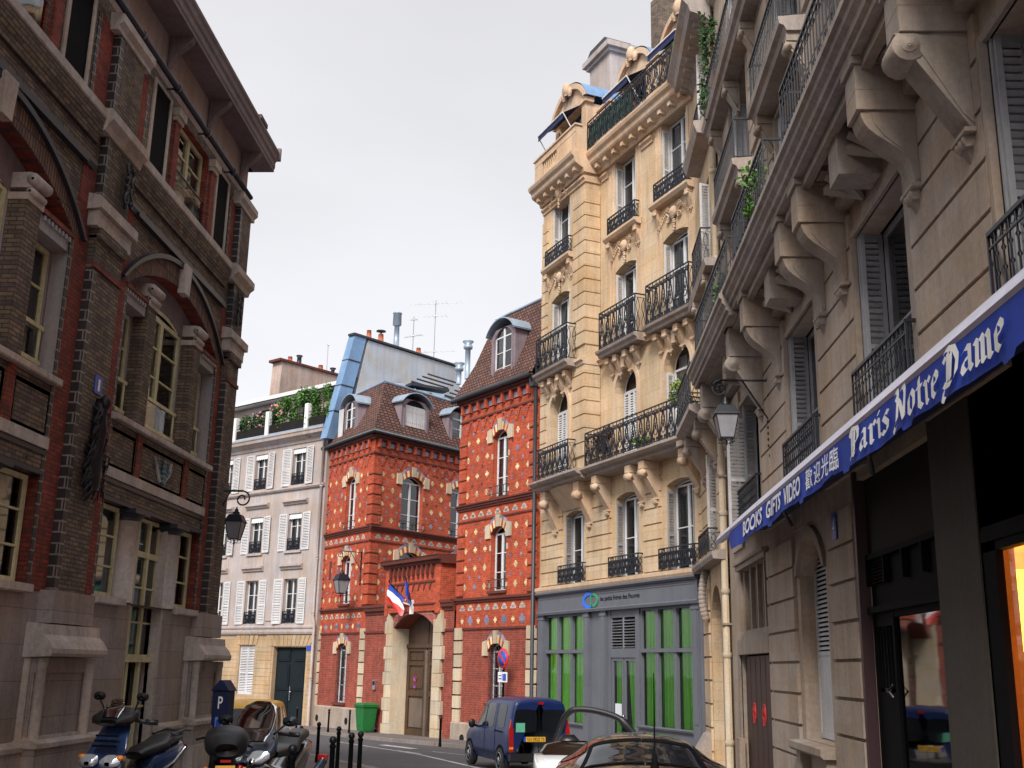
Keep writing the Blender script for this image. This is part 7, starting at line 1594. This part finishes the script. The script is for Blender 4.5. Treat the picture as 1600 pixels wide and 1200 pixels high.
def van(root, paint, mir='plast', plate=None):
    """small high-roofed van, rear at y=0, front towards +y, 4 m long"""
    W = .83
    def ring(w, zb, zbelt, zr, wr): return [(w * .92, zb), (w, zb + .18), (w + .005, .62), (w * .985, zbelt), (wr + (w - wr) * .45, zbelt + (zr - zbelt) * .55), (wr, zr - .1), (wr * .86, zr - .015), (wr * .45, zr + .025), (0, zr + .035)]
    st = [(0.0, ring(.76, .42, 1.0, 1.72, .62)), (.06, ring(.82, .34, 1.02, 1.79, .67)), (.35, ring(W, .30, 1.03, 1.82, .69)), (1.0, ring(W, .28, 1.04, 1.83, .70)), (1.8, ring(W, .27, 1.03, 1.81, .69)), (2.35, ring(W, .27, 1.01, 1.74, .66)), (2.75, ring(W, .27, .99, 1.45, .62)), (3.1, ring(W, .28, .97, 1.14, .62)), (3.55, ring(.80, .3, .90, 1.0, .62)), (3.88, ring(.74, .32, .78, .86, .55)), (3.98, ring(.66, .36, .66, .70, .5))]
    S = Surf(st); b = MB()
    for sd in (1, -1): S.patch(b, 0, S.n - 1.001, 0, S.m - 1.001, 70, 26, 0, 0, sd)
    for sd in (1, -1): b.add([tuple(S.ev(0, v * .25, sd)) for v in range(0, 33)], [tuple(range(33))], 0)
    b.add([(x, y, .3) for x, y in ((-.75, .1), (.75, .1), (.75, 3.9), (-.75, 3.9))], [(0, 1, 2, 3)], 1)
    b.build('body', [paint, 'plast'], root)
    ga = MB()
    for sd in (1, -1):
        S.patch(ga, 4.35, 5.75, 3.12, 4.7, 12, 8, .006, 0, sd, .3); S.patch(ga, 2.1, 2.85, 3.15, 4.75, 10, 8, .006, 0, sd, .4)
        S.patch(ga, 3.3, 4.2, 3.12, 4.8, 10, 8, .006, 0, sd, .35)
    ga.build('side_window', 'cgl', root)
    wi = MB(); S.patch(wi, 5.45, 6.85, 5.6, 7.99, 14, 10, .006, 0, 1, .1); S.patch(wi, 5.45, 6.85, 5.6, 7.99, 14, 10, .006, 0, -1, .1); wi.build('windscreen', 'cgl', root)
    rw = MB()
    for x0, x1 in ((-.68, -.08), (.06, .68)):
        P = []; 
        for i in range(13):
            for j in range(9):
                a, c_ = 2 * i / 12 - 1, 2 * j / 8 - 1; a, c_ = a * sqrt(1 - .35 * c_ * c_ / 2), c_ * sqrt(1 - .35 * a * a / 2)
                z = 1.02 + .56 * (c_ + 1) / 2; P.append((x0 + (x1 - x0) * (a + 1) / 2 * (1 - (.0)), -.012 - .0 + .0 * z, z))
        rw.add(P, [(i * 9 + j, (i + 1) * 9 + j, (i + 1) * 9 + j + 1, i * 9 + j + 1) for i in range(12) for j in range(8)], 0, True)
    rw.build('rear_window', 'cgl', root)
    d = MB(); d.box(-.03, -.015, -.006, .0, .45, 1.7, 1); d.box(-.80, .80, -.10, .06, .34, .52, 0)
    for sd in (-1, 1):
        for v in (.9,): pass
        S.patch(d, 1.2, 6.9, .95, 1.15, 30, 2, .015, 0, sd); S.patch(d, 2.2, 3.2, 2.9, 2.98, 10, 2, .012, 1, sd)
        S.patch(d, 4.22, 4.26, 1.0, 4.8, 2, 14, .004, 1, sd); S.patch(d, 3.1, 3.14, 1.3, 4.8, 2, 14, .004, 1, sd)
    d.build('trim', ['plast', 'black'], root)
    for sd in (-1, 1):
        l = MB()
        for z0, z1, mt in ((.72, 1.12, 0), (.55, .72, 0), (.62, .68, 1)): l.box(min(sd * .70, sd * .81), max(sd * .70, sd * .81), -.02 if mt == 0 else -.026, .07, z0, z1, mt)
        l.prism([(sd * .72, 1.12), (sd * .80, 1.12), (sd * .76, 1.34)][::sd], -.018, .05, 0)
        l.build('tail_light', ['lamp_r', 'lamp_o'], root)
        h = MB(); h.ball((sd * .56, 3.86, .70), .17, .12, .12, 10); h.build('headlight', 'lens', root)
        mm = MB(); mm.tube([(sd * .80, 2.62, 1.04), (sd * .92, 2.58, 1.08)], .03, 6); mm.ball((sd * 1.0, 2.56, 1.12), .10, .06, .12, 10); mm.build('wing_mirror', mir, root)
        for yy in (.62, 3.25):
            a = MB(); q = [(yy + .40 * cos(pi * k / 16), .28 + .42 * sin(pi * k / 16)) for k in range(17)]; xx = sd * (.842)
            a.add([(xx, y, z) for y, z in q], [tuple(range(17))], 0); a.build('wheel_arch', 'black', root)
            wheel(root, sd * .77, yy)
    if plate:
        p = MB(); p.box(-.37, .15, -.025, -.008, .80, .92, 0); p.box(-.43, -.37, -.025, -.008, .80, .92, 1); put_text(p, plate, -.34, .815, .46, .085, -.029, 2, .005); p.build('number_plate', ['plate', 'blue_s', 'black'], root)
        s = MB(); s.box(-.64, -.40, -.02, -.014, 1.03, 1.25); s.build('sticker', 'gpaper', root)
        s = MB(); s.box(-.05, .09, -.03, .04, 1.70, 1.76); s.build('brake_light', 'lamp_r', root)
Kx, Ky = -.62, 28.9; th = atan2(.93, -.37) - pi / 2
K = empty('parked_van', 'dark blue small van parked before the brick wing, rear doors and yellow number plate showing', 'van', (Kx, Ky, g(Ky + 1) - .0), th); van(K, 'bluecar', 'plast', '531 PDZ 75')
Yx, Yy = -6.75, 24.9
Y = empty('parked_van', 'yellow van roof and windscreen showing behind the maxi scooter at the left corner', 'van', (Yx - 1.15, Yy + 4.3, g(28) + .1), pi + radians(8)); Y.scale = (.97, 1, .83); van(Y, 'yellow', 'whitecar')

def near_car():
    R = empty('parked_car', 'dark brown glossy car at the bottom edge, seen from behind with a whip aerial', 'car', (.68, 9.15, g(10) - .06), radians(-1))
    def ring(w, zb, zbelt, zr, wr): return [(w * .92, zb), (w, zb + .2), (w + .01, .62), (w * .975, zbelt), (wr + (w - wr) * .4, zbelt + (zr - zbelt) * .5), (wr, zr - .05), (wr * .8, zr - .01), (wr * .4, zr + .02), (0, zr + .028)]
    st = [(0, ring(.70, .4, .84, .88, .56)), (.08, ring(.78, .3, .98, 1.03, .62)), (.3, ring(.81, .26, 1.10, 1.15, .64)), (.72, ring(.81, .25, 1.14, 1.20, .60)), (.95, ring(.81, .25, 1.14, 1.26, .54)), (1.3, ring(.81, .25, 1.12, 1.36, .48)), (1.7, ring(.81, .25, 1.1, 1.41, .46)), (2.4, ring(.81, .25, 1.06, 1.38, .46)), (2.8, ring(.81, .25, 1.0, 1.24, .52)), (3.3, ring(.86, .25, .93, .98, .64)), (3.9, ring(.83, .27, .86, .88, .62)), (4.3, ring(.72, .32, .7, .72, .5))]
    S = Surf(st); b = MB()
    for sd in (1, -1): S.patch(b, 0, S.n - 1.001, 0, S.m - 1.001, 80, 30, 0, 0, sd); b.add([tuple(S.ev(0, v * .25, sd)) for v in range(0, 33)], [tuple(range(33))], 0)
    b.build('body', 'browncar', R)
    r = MB()
    for sd in (1, -1): S.patch(r, 3.35, 5.15, 5.3, 7.99, 16, 12, .005, 0, sd, .1)
    r.build('rear_window', 'cgl', R)
    f = MB()
    for sd in (1, -1): S.patch(f, 3.25, 5.25, 5.0, 5.45, 16, 4, .008, 0, sd); S.patch(f, 3.22, 3.42, 5.0, 7.99, 3, 12, .008, 0, sd); S.patch(f, 5.02, 5.3, 5.2, 7.99, 3, 12, .009, 0, sd)
    f.build('rear_window_seal', 'black', R)
    si = MB()
    for sd in (1, -1): S.patch(si, 4.9, 8.2, 3.2, 4.75, 16, 8, .006, 0, sd, .2)
    si.build('side_window', 'cgl', R)
    for sd in (1, -1):
        l = MB(); S.patch(l, .3, 1.6, 2.05, 2.85, 8, 6, .008, 0, sd); l.build('tail_light', 'lamp_r', R); wheel(R, sd * .73, .8); wheel(R, sd * .73, 3.5)
        pass
    a = MB(); a.lathe((.06, .45, 1.19), [(.05, 0), (.045, .03), (.03, .08), (.018, .16), (.008, .17), (.006, .5), (.004, .80), (0.001, .81)], 8); a.build('aerial', 'black', R)
    sh = MB(); sh.add([(-.5, 1.12, 1.20), (.15, 1.12, 1.2), (.15, .86, 1.09), (-.56, .86, 1.09)], [(0, 1, 2, 3)]); sh.build('sunshade', 'bluepaper', R) if False else None
near_car()
def open_car():
    R = empty('open_top_car', 'small white open-top car with a black hoop frame, beyond the dark brown car', 'car', (.32, 14.6, g(15) - .02), radians(-2))
    def ring(w, zb, zbelt, zr, wr): return [(w * .9, zb), (w, zb + .2), (w, .6), (w * .98, zbelt), (w * .92, zbelt + .02), (wr, zr), (wr * .7, zr + .01), (0, zr + .02)]
    st = [(0, ring(.60, .35, .80, .82, .4)), (.1, ring(.70, .28, .95, .97, .5)), (.5, ring(.75, .26, 1.02, 1.05, .55)), (.9, ring(.76, .26, 1.0, 1.0, .55)), (1.6, ring(.76, .26, .96, .96, .55)), (2.1, ring(.75, .28, .9, .92, .5)), (2.45, ring(.62, .34, .66, .7, .4))]
    S = Surf(st); b = MB()
    for sd in (1, -1): S.patch(b, 0, S.n - 1.001, 0, S.m - 1.001, 50, 26, 0, 0, sd); b.add([tuple(S.ev(0, v * .25, sd)) for v in range(0, 29)], [tuple(range(29))], 0)
    b.build('body', 'whitecar', R)
    h = MB()
    for y0, y1, z0, zt, hw in ((1.75, 1.35, .95, 1.72, .64), (.55, .75, 1.0, 1.42, .6)):
        pts = []
        for k in range(25):
            a = pi * k / 24; cx = -cos(a); pts.append((hw * (abs(cx) ** .6) * (1 if cx > 0 else -1), y0 + (y1 - y0) * sin(a) ** .7, z0 + (zt - z0) * sin(a) ** .55))
    HP = [(-.56, 1.75, 1.0), (-.50, 1.7, 1.16), (-.42, 1.62, 1.38), (-.36, 1.56, 1.5), (-.28, 1.52, 1.575), (-.18, 1.5, 1.60), (0, 1.46, 1.595), (.2, 1.4, 1.56), (.36, 1.34, 1.51), (.44, 1.3, 1.46), (.47, 1.28, 1.38), (.48, 1.25, 1.2), (.48, 1.2, 1.0)]
    h.tube([tuple(cr(HP[max(0, i - 1)][k], HP[i][k], HP[i + 1][k], HP[min(len(HP) - 1, i + 2)][k], t / 4) for k in (0, 1, 2)) for i in range(len(HP) - 1) for t in range(4)], .045, 8)
    h.tube([(.44, 1.3, 1.46), (.62, .8, 1.28), (.68, .45, 1.08)], .05, 8); h.ball((.46, 1.3, 1.44), .06, n=8)
    h.build('hoop_frame', 'plast', R)
    f = MB(); f.ring_loft([[(hw * cos(2 * pi * k / 16), .62 + .22 * sin(2 * pi * k / 16), z) for k in range(16)] for hw, z in ((.62, 1.0), (.66, 1.08), (.60, 1.18), (.4, 1.22))], 0); f.build('folded_roof', 'browncar', R)
    for sd in (1, -1):
        l = MB(); l.ball((sd * .66, .10, .78), .08, .06, .12, 8); l.build('tail_light', 'lamp_r', R); wheel(R, sd * .68, .45, .28); wheel(R, sd * .68, 2.0, .28)
        s = MB(); s.ball((sd * .3, 1.15, 1.0), .2, .1, .3, 8); s.build('seat', 'seat', R)
open_car()

# ================================================================ SCOOTERS  (front towards -y)
def ell(c, rx, rz, n=16, tilt=0.0, p=2.6):
    out = []
    for k in range(n):
        a = 2 * pi * k / n; ca, sa = cos(a), sin(a); x = rx * math.copysign(abs(ca) ** (2 / p), ca); z = rz * math.copysign(abs(sa) ** (2 / p), sa); out.append((c[0] + x, c[1] - z * sin(tilt), c[2] + z * cos(tilt)))
    return out
def moto_wheel(root, y, r=.26, w=.12):
    m = MB(); m.lathe((-w / 2, y, r), [(r * .62, 0), (r * .85, 0), (r, w * .3), (r, w * .7), (r * .85, w), (r * .62, w)], 24, 0, 'x'); o = m.build('wheel', 'rubber', root)
    h = MB(); h.lathe((-.03, y, r), [(r * .62, 0), (r * .6, .03), (r * .62, .06)], 24, 0, 'x')
    for k in range(5): a = 2 * pi * k / 5; h.tube([(0, y, r), (0, y + r * .62 * cos(a), r + r * .62 * sin(a))], .018, 5)
    h.build('rim', 'alu', o)
def scooter(root, paint, big=False):
    moto_wheel(root, -.62); moto_wheel(root, .68)
    m = MB()   # leg shield and nose
    m.ring_loft([ell((0, -.42, .45), .17, .10, tilt=-.9), ell((0, -.60, .60), .22, .12, tilt=-.8), ell((0, -.62, .74), .235, .10, tilt=-.5), ell((0, -.52, .90), .21, .09, tilt=-.4), ell((0, -.42, 1.05), .17, .08, tilt=-.3), ell((0, -.35, 1.12), .10, .05)], 0)
    m.ring_loft([ell((0, -.92, .50), .05, .03), ell((0, -.8, .58), .12, .06), ell((0, -.62, .60), .14, .06), ell((0, -.45, .52), .10, .05)], 0)
    m.build('leg_shield', paint, root)
    m = MB(); m.ring_loft([ell((0, -.60, 1.12), .10, .03), ell((0, -.52, 1.15), .25, .07), ell((0, -.38, 1.20), .24, .08), ell((0, -.24, 1.19), .12, .05)], 0); m.build('handlebar_cowl', 'plast' if not big else paint, root)
    m = MB()
    for z in (.88, .93, .98): m.box(-.13, .13, -.655 + (z - .88) * .8, -.60, z, z + .02)
    m.build('nose_grille', 'black', root)
    for sd in (-1, 1):
        m = MB(); m.ring_loft([ell((sd * .12, -.735, .72), .03, .02), ell((sd * .12, -.73, .73), .095, .05), ell((sd * .13, -.66, .75), .10, .06)], 0); m.build('headlight', 'lens', root)
        m = MB(); m.ball((sd * .22, -.66, .78), .045, .04, .03, 8); m.build('indicator', 'lamp_o', root)
        m = MB(); m.tube([(sd * .16, -.38, 1.2), (sd * .23, -.42, 1.34)], .01, 5); m.ring_loft([ell((sd * .26, -.42, 1.38), .02, .02), ell((sd * .26, -.40, 1.385), .07, .045), ell((sd * .26, -.38, 1.385), .065, .04)], 0); m.build('mirror', 'plast', root)
        m = MB(); m.tube([(sd * .08, -.36, 1.16), (sd * .24, -.30, 1.13), (sd * .36, -.24, 1.12)], .02, 6); m.tube([(sd * .26, -.29, 1.13), (sd * .38, -.235, 1.12)], .03, 8); m.tube([(sd * .22, -.36, 1.12), (sd * .36, -.33, 1.10)], .008, 4); m.build('handlebar', 'plast', root)
    m = MB(); m.ring_loft([ell((0, -.58, 1.17), .10, .01), ell((0, -.50, 1.27), .12, .01), ell((0, -.44, 1.35), .07, .008)], 0); m.build('windscreen', 'screen', root)
    m = MB(); m.box(-.17, .17, -.48, .15, .34, .42); m.ring_loft([ell((0, .02, .50), .14, .12), ell((0, .2, .62), .18, .16), ell((0, .55, .70), .19, .15), ell((0, .85, .78), .13, .10), ell((0, 1.0, .82), .05, .04)], 0); m.build('rear_body', paint, root)
    m = MB(); m.tube([(-.19, .1, .55), (-.2, .5, .66), (-.14, .85, .80)], .02, 6); m.tube([(.19, .1, .55), (.2, .5, .66), (.14, .85, .80)], .02, 6); m.build('side_trim', 'alu', root)
    m = MB(); m.ring_loft([ell((0, -.02, .76), .10, .04), ell((0, .12, .80), .15, .06), ell((0, .40, .84), .17, .06), ell((0, .55, .90), .16, .06), ell((0, .82, .93), .12, .05), ell((0, .92, .92), .06, .03)], 0); m.build('seat', 'seat', root)
    m = MB(); m.tube([(-.12, .55, .96), (-.13, .85, 1.0), (-.1, 1.02, .99), (.1, 1.02, .99), (.13, .85, 1.0), (.12, .55, .96)], .016, 6); m.box(-.1, .1, .82, 1.0, .98, 1.0); m.build('grab_rail', 'plast', root)
    m = MB(); m.ball((0, 1.0, .80), .09, .04, .05, 8); m.build('tail_light', 'lamp_r', root)
    m = MB(); m.tube([(.2, .3, .3), (.22, .65, .32), (.22, .95, .40)], .05, 8); m.ball((.22, .97, .405), .04, n=6); m.build('exhaust', 'alu', root)
    m = MB(); m.tube([(-.06, -.62, .26), (-.05, -.50, .62)], .025, 6); m.tube([(.06, -.62, .26), (.05, -.50, .62)], .025, 6); m.ring_loft([ell((0, -.84, .40), .05, .02), ell((0, -.68, .555), .08, .02), ell((0, -.45, .50), .07, .02)], 0); m.build('front_fork', 'plast', root)
SX, SY = -4.57, 12.1
S1 = empty('motor_scooter', 'blue grey motor scooter parked alone by the stone pedestal, headlights towards the lower left', 'scooter', (SX, SY, g(SY) + .15), radians(-13)); scooter(S1, 'bikeblue')
S1.scale = (1.0, .88, .98); S1.location.z += .15
def maxi():
    x, y = -3.72, 14.6; R = empty('maxi_scooter', 'graphite maxi scooter with a tall smoked windscreen and twin headlights, facing the camera', 'scooter', (x, y, g(y) + .21), radians(-6))
    moto_wheel(R, -.75, .29, .13); moto_wheel(R, .8, .29, .16)
    m = MB(); m.ring_loft([ell((0, -.98, .72), .05, .03), ell((0, -.92, .76), .26, .09, tilt=-.5), ell((0, -.76, .88), .33, .13, tilt=-.6), ell((0, -.58, 1.0), .27, .12, tilt=-.5), ell((0, -.46, 1.10), .18, .07, tilt=-.3)], 0)
    m.ring_loft([ell((0, -.86, .46), .10, .08), ell((0, -.70, .52), .24, .2), ell((0, -.45, .5), .28, .2), ell((0, -.1, .42), .26, .14), ell((0, .3, .46), .24, .16), ell((0, .7, .64), .22, .14), ell((0, 1.1, .80), .15, .09), ell((0, 1.25, .84), .05, .04)], 0); m.build('fairing', 'bikegrey', R)
    for sd in (-1, 1):
        m = MB(); m.ring_loft([ell((sd * .13, -1.0, .745), .02, .01), ell((sd * .14, -.975, .765), .10, .045), ell((sd * .17, -.88, .82), .12, .06)], 0); m.lathe((sd * .12, -1.01, .76), [(.04, 0), (.035, -.01), (.0, -.015)], 10, 1, 'y'); m.build('headlight', ['lens', 'chrome'], R)
        m = MB(); m.tube([(sd * .22, -.62, 1.05), (sd * .36, -.62, 1.17)], .014, 5); m.ring_loft([ell((sd * .42, -.64, 1.2), .03, .02), ell((sd * .42, -.61, 1.21), .10, .06), ell((sd * .42, -.58, 1.21), .09, .055)], 0); m.build('mirror', 'plast' if sd < 0 else 'bikegrey', R)
        m = MB(); m.tube([(sd * .1, -.4, 1.06), (sd * .28, -.3, 1.04), (sd * .4, -.22, 1.03)], .022, 6); m.tube([(sd * .3, -.29, 1.04), (sd * .41, -.215, 1.03)], .032, 8); m.build('handlebar', 'plast', R)
    m = MB(); m.ring_loft([ell((0, -.84, .98), .20, .012, tilt=-.6), ell((0, -.72, 1.12), .25, .012, tilt=-.6), ell((0, -.60, 1.27), .24, .012, tilt=-.5), ell((0, -.52, 1.38), .20, .01, tilt=-.5), ell((0, -.49, 1.43), .10, .01)], 0); m.build('windscreen', 'screen', R)
    m = MB(); m.box(-.10, .04, -.66, -.6, 1.05, 1.09, 0); m.box(.06, .13, -.66, -.6, 1.02, 1.06, 1); m.box(-.10, .04, -.66, -.6, 1.01, 1.05, 2); m.build('dashboard_sticker', ['red_s', 'gpaper', 'paper'], R)
    m = MB(); m.ring_loft([ell((0, -.12, .78), .12, .05), ell((0, .1, .80), .19, .07), ell((0, .42, .82), .21, .07), ell((0, .58, .92), .19, .08), ell((0, .95, .98), .15, .07), ell((0, 1.18, .98), .06, .03)], 0); m.build('seat', 'seat', R)
    m = MB(); m.tube([(.27, .3, .34), (.30, .8, .46), (.30, 1.15, .62)], .075, 10, 0, True, .06); m.ball((.30, 1.16, .625), .06, n=8); m.build('exhaust', 'bikegrey', R); m = MB(); m.box(.24, .36, 1.1, 1.2, .63, .7); m.ball((0, 1.24, .84), .1, .04, .05, 8); m.build('tail_light', 'lamp_r', R)
    m = MB(); m.tube([(-.1, -.75, .29), (-.09, -.6, .75)], .03, 6); m.tube([(.1, -.75, .29), (.09, -.6, .75)], .03, 6); m.ring_loft([ell((0, -1.02, .42), .05, .02), ell((0, -.80, .61), .10, .02), ell((0, -.5, .55), .08, .02)], 0); m.build('front_fork', 'alu', R)
maxi()
def topbox_bike():
    x, y = -4.0, 13.4; R = empty('motorcycle', 'black motorcycle with a rounded top box and orange plate, left of the maxi scooter', 'motorcycle', (x, y, g(y) + .13), pi + radians(18)); R.scale = (.8, 1, .96)
    moto_wheel(R, -.75, .3, .12); moto_wheel(R, .75, .3, .15)
    m = MB(); m.ring_loft([ell((0, .70, .98), .12, .05), ell((0, .74, 1.06), .27, .12), ell((0, .92, 1.14), .30, .18), ell((0, 1.10, 1.10), .27, .14), ell((0, 1.17, 1.06), .15, .07)], 0); m.build('top_box', 'plast', R)
    m = MB(); m.box(-.07, .07, 1.15, 1.18, .93, .96); m.ball((-.2, 1.1, .86), .045, n=6); m.build('tail_light', ['lamp_r'], R)
    m = MB(); m.box(-.13, .13, 1.18, 1.195, .78, .90, 0); put_text(m, '75', -.05, .80, .1, .07, 1.20, 1); m.build('number_plate', ['plate', 'black'], R)
    for sd in (-1, 1): m = MB(); m.ball((sd * .25, 1.08, .84), .05, .04, .04, 8); m.build('indicator', 'lamp_o', R)
    m = MB(); m.ring_loft([ell((0, -.5, .8), .12, .1), ell((0, -.2, .78), .2, .2), ell((0, .2, .66), .2, .2), ell((0, .7, .74), .18, .14), ell((0, 1.05, .84), .1, .06)], 0); m.build('body', 'black', R)
    m = MB(); m.ring_loft([ell((0, 0, .90), .1, .04), ell((0, .2, .92), .17, .06), ell((0, .6, .95), .16, .05), ell((0, .7, .96), .08, .03)], 0); m.build('seat', 'seat', R)
    m = MB()
    for sd in (-1, 1): m.tube([(sd * .06, -.5, 1.05), (sd * .3, -.42, 1.10), (sd * .4, -.34, 1.08)], .02, 6); m.tube([(sd * .1, -.75, .3), (sd * .09, -.52, 1.0)], .028, 6)
    m.build('handlebar', 'plast', R)
    m = MB(); m.tube([(-.22, .1, .3), (-.24, .9, .42)], .06, 8); m.ball((-.24, .92, .42), .055, n=8); m.tube([(.3, .2, .45), (.3, .95, .5)], .06, 8); m.build('exhaust', 'chrome', R)
    m = MB(); m.ring_loft([ell((0, .55, .6), .06, .02), ell((0, .9, .66), .1, .02), ell((0, 1.15, .5), .08, .02)], 0); m.build('mudguard', 'black', R)
topbox_bike()

# ================================================================ LIGHT, SKY, CAMERA
SUN_EL, SUN_AZ = radians(42), atan2(-.97, -.24)            # behind the camera, a little to the left
sd = bpy.data.lights.new('sun', 'SUN'); sd.energy = 1.5; sd.angle = radians(18); sd.color = (1.0, .94, .85)
so = bpy.data.objects.new('sun', sd); col.objects.link(so)
sv = Vector((cos(SUN_EL) * cos(SUN_AZ), cos(SUN_EL) * sin(SUN_AZ), sin(SUN_EL))); so.rotation_euler = sv.to_track_quat('Z', 'Y').to_euler()
w = bpy.data.worlds.new('World'); sc.world = w; w.use_nodes = True; t = w.node_tree; bg = t.nodes['Background']
sk = N(t, 'ShaderNodeTexSky'); sk.sky_type = 'NISHITA'; sk.sun_disc = False; sk.sun_elevation = SUN_EL; sk.sun_rotation = pi / 2 - SUN_AZ; sk.air_density = 1.0; sk.dust_density = 3.0
hs = N(t, 'ShaderNodeHueSaturation', Saturation=.15); t.links.new(sk.outputs[0], hs.inputs['Color'])
mx = N(t, 'ShaderNodeMix', data_type='RGBA'); mx.inputs['Factor'].default_value = .62; mx.inputs['B'].default_value = (5.25, 5.2, 5.45, 1); t.links.new(hs.outputs[0], mx.inputs['A'])
cn = N(t, 'ShaderNodeTexNoise', Scale=1.6, Detail=4.0, Roughness=.5); ctc = N(t, 'ShaderNodeTexCoord'); cmp_ = N(t, 'ShaderNodeMapping'); cmp_.inputs['Scale'].default_value = (1, 1, 2.5); t.links.new(ctc.outputs['Generated'], cmp_.inputs['Vector']); t.links.new(cmp_.outputs[0], cn.inputs['Vector'])
cr_ = N(t, 'ShaderNodeMapRange'); cr_.inputs['From Min'].default_value = .35; cr_.inputs['From Max'].default_value = .65; cr_.inputs['To Min'].default_value = .94; cr_.inputs['To Max'].default_value = 1.06; t.links.new(cn.outputs['Fac'], cr_.inputs['Value'])
sc_ = N(t, 'ShaderNodeVectorMath', operation='SCALE'); t.links.new(mx.outputs['Result'], sc_.inputs[0]); t.links.new(cr_.outputs[0], sc_.inputs['Scale']); t.links.new(sc_.outputs[0], bg.inputs[0]); bg.inputs[1].default_value = .07
sc.view_settings.view_transform = 'Standard'; sc.view_settings.look = 'None'; sc.view_settings.gamma = 1; sc.view_settings.exposure = 1.4
cam = bpy.data.cameras.new('camera'); co = bpy.data.objects.new('camera', cam); col.objects.link(co); sc.camera = co
cam.sensor_width = 36; cam.lens = 36 * 1713.4 / 1600; cam.clip_end = 3000; cam.clip_start = .1
C0 = (0.9987268498305715, 0.04650178027022131, 0.019551569226102954); C1 = (0.007224196782978275, 0.25174047277856726, -0.9677678158246761); C2 = (-0.04992484760461314, 0.9666769464494969, 0.25108403134156637)
mw = Matrix(((C0[0], -C1[0], -C2[0], 0), (C0[1], -C1[1], -C2[1], 0), (C0[2], -C1[2], -C2[2], EYE), (0, 0, 0, 1))); co.matrix_world = mw
sc.cycles.max_bounces = 6; sc.cycles.transparent_max_bounces = 12
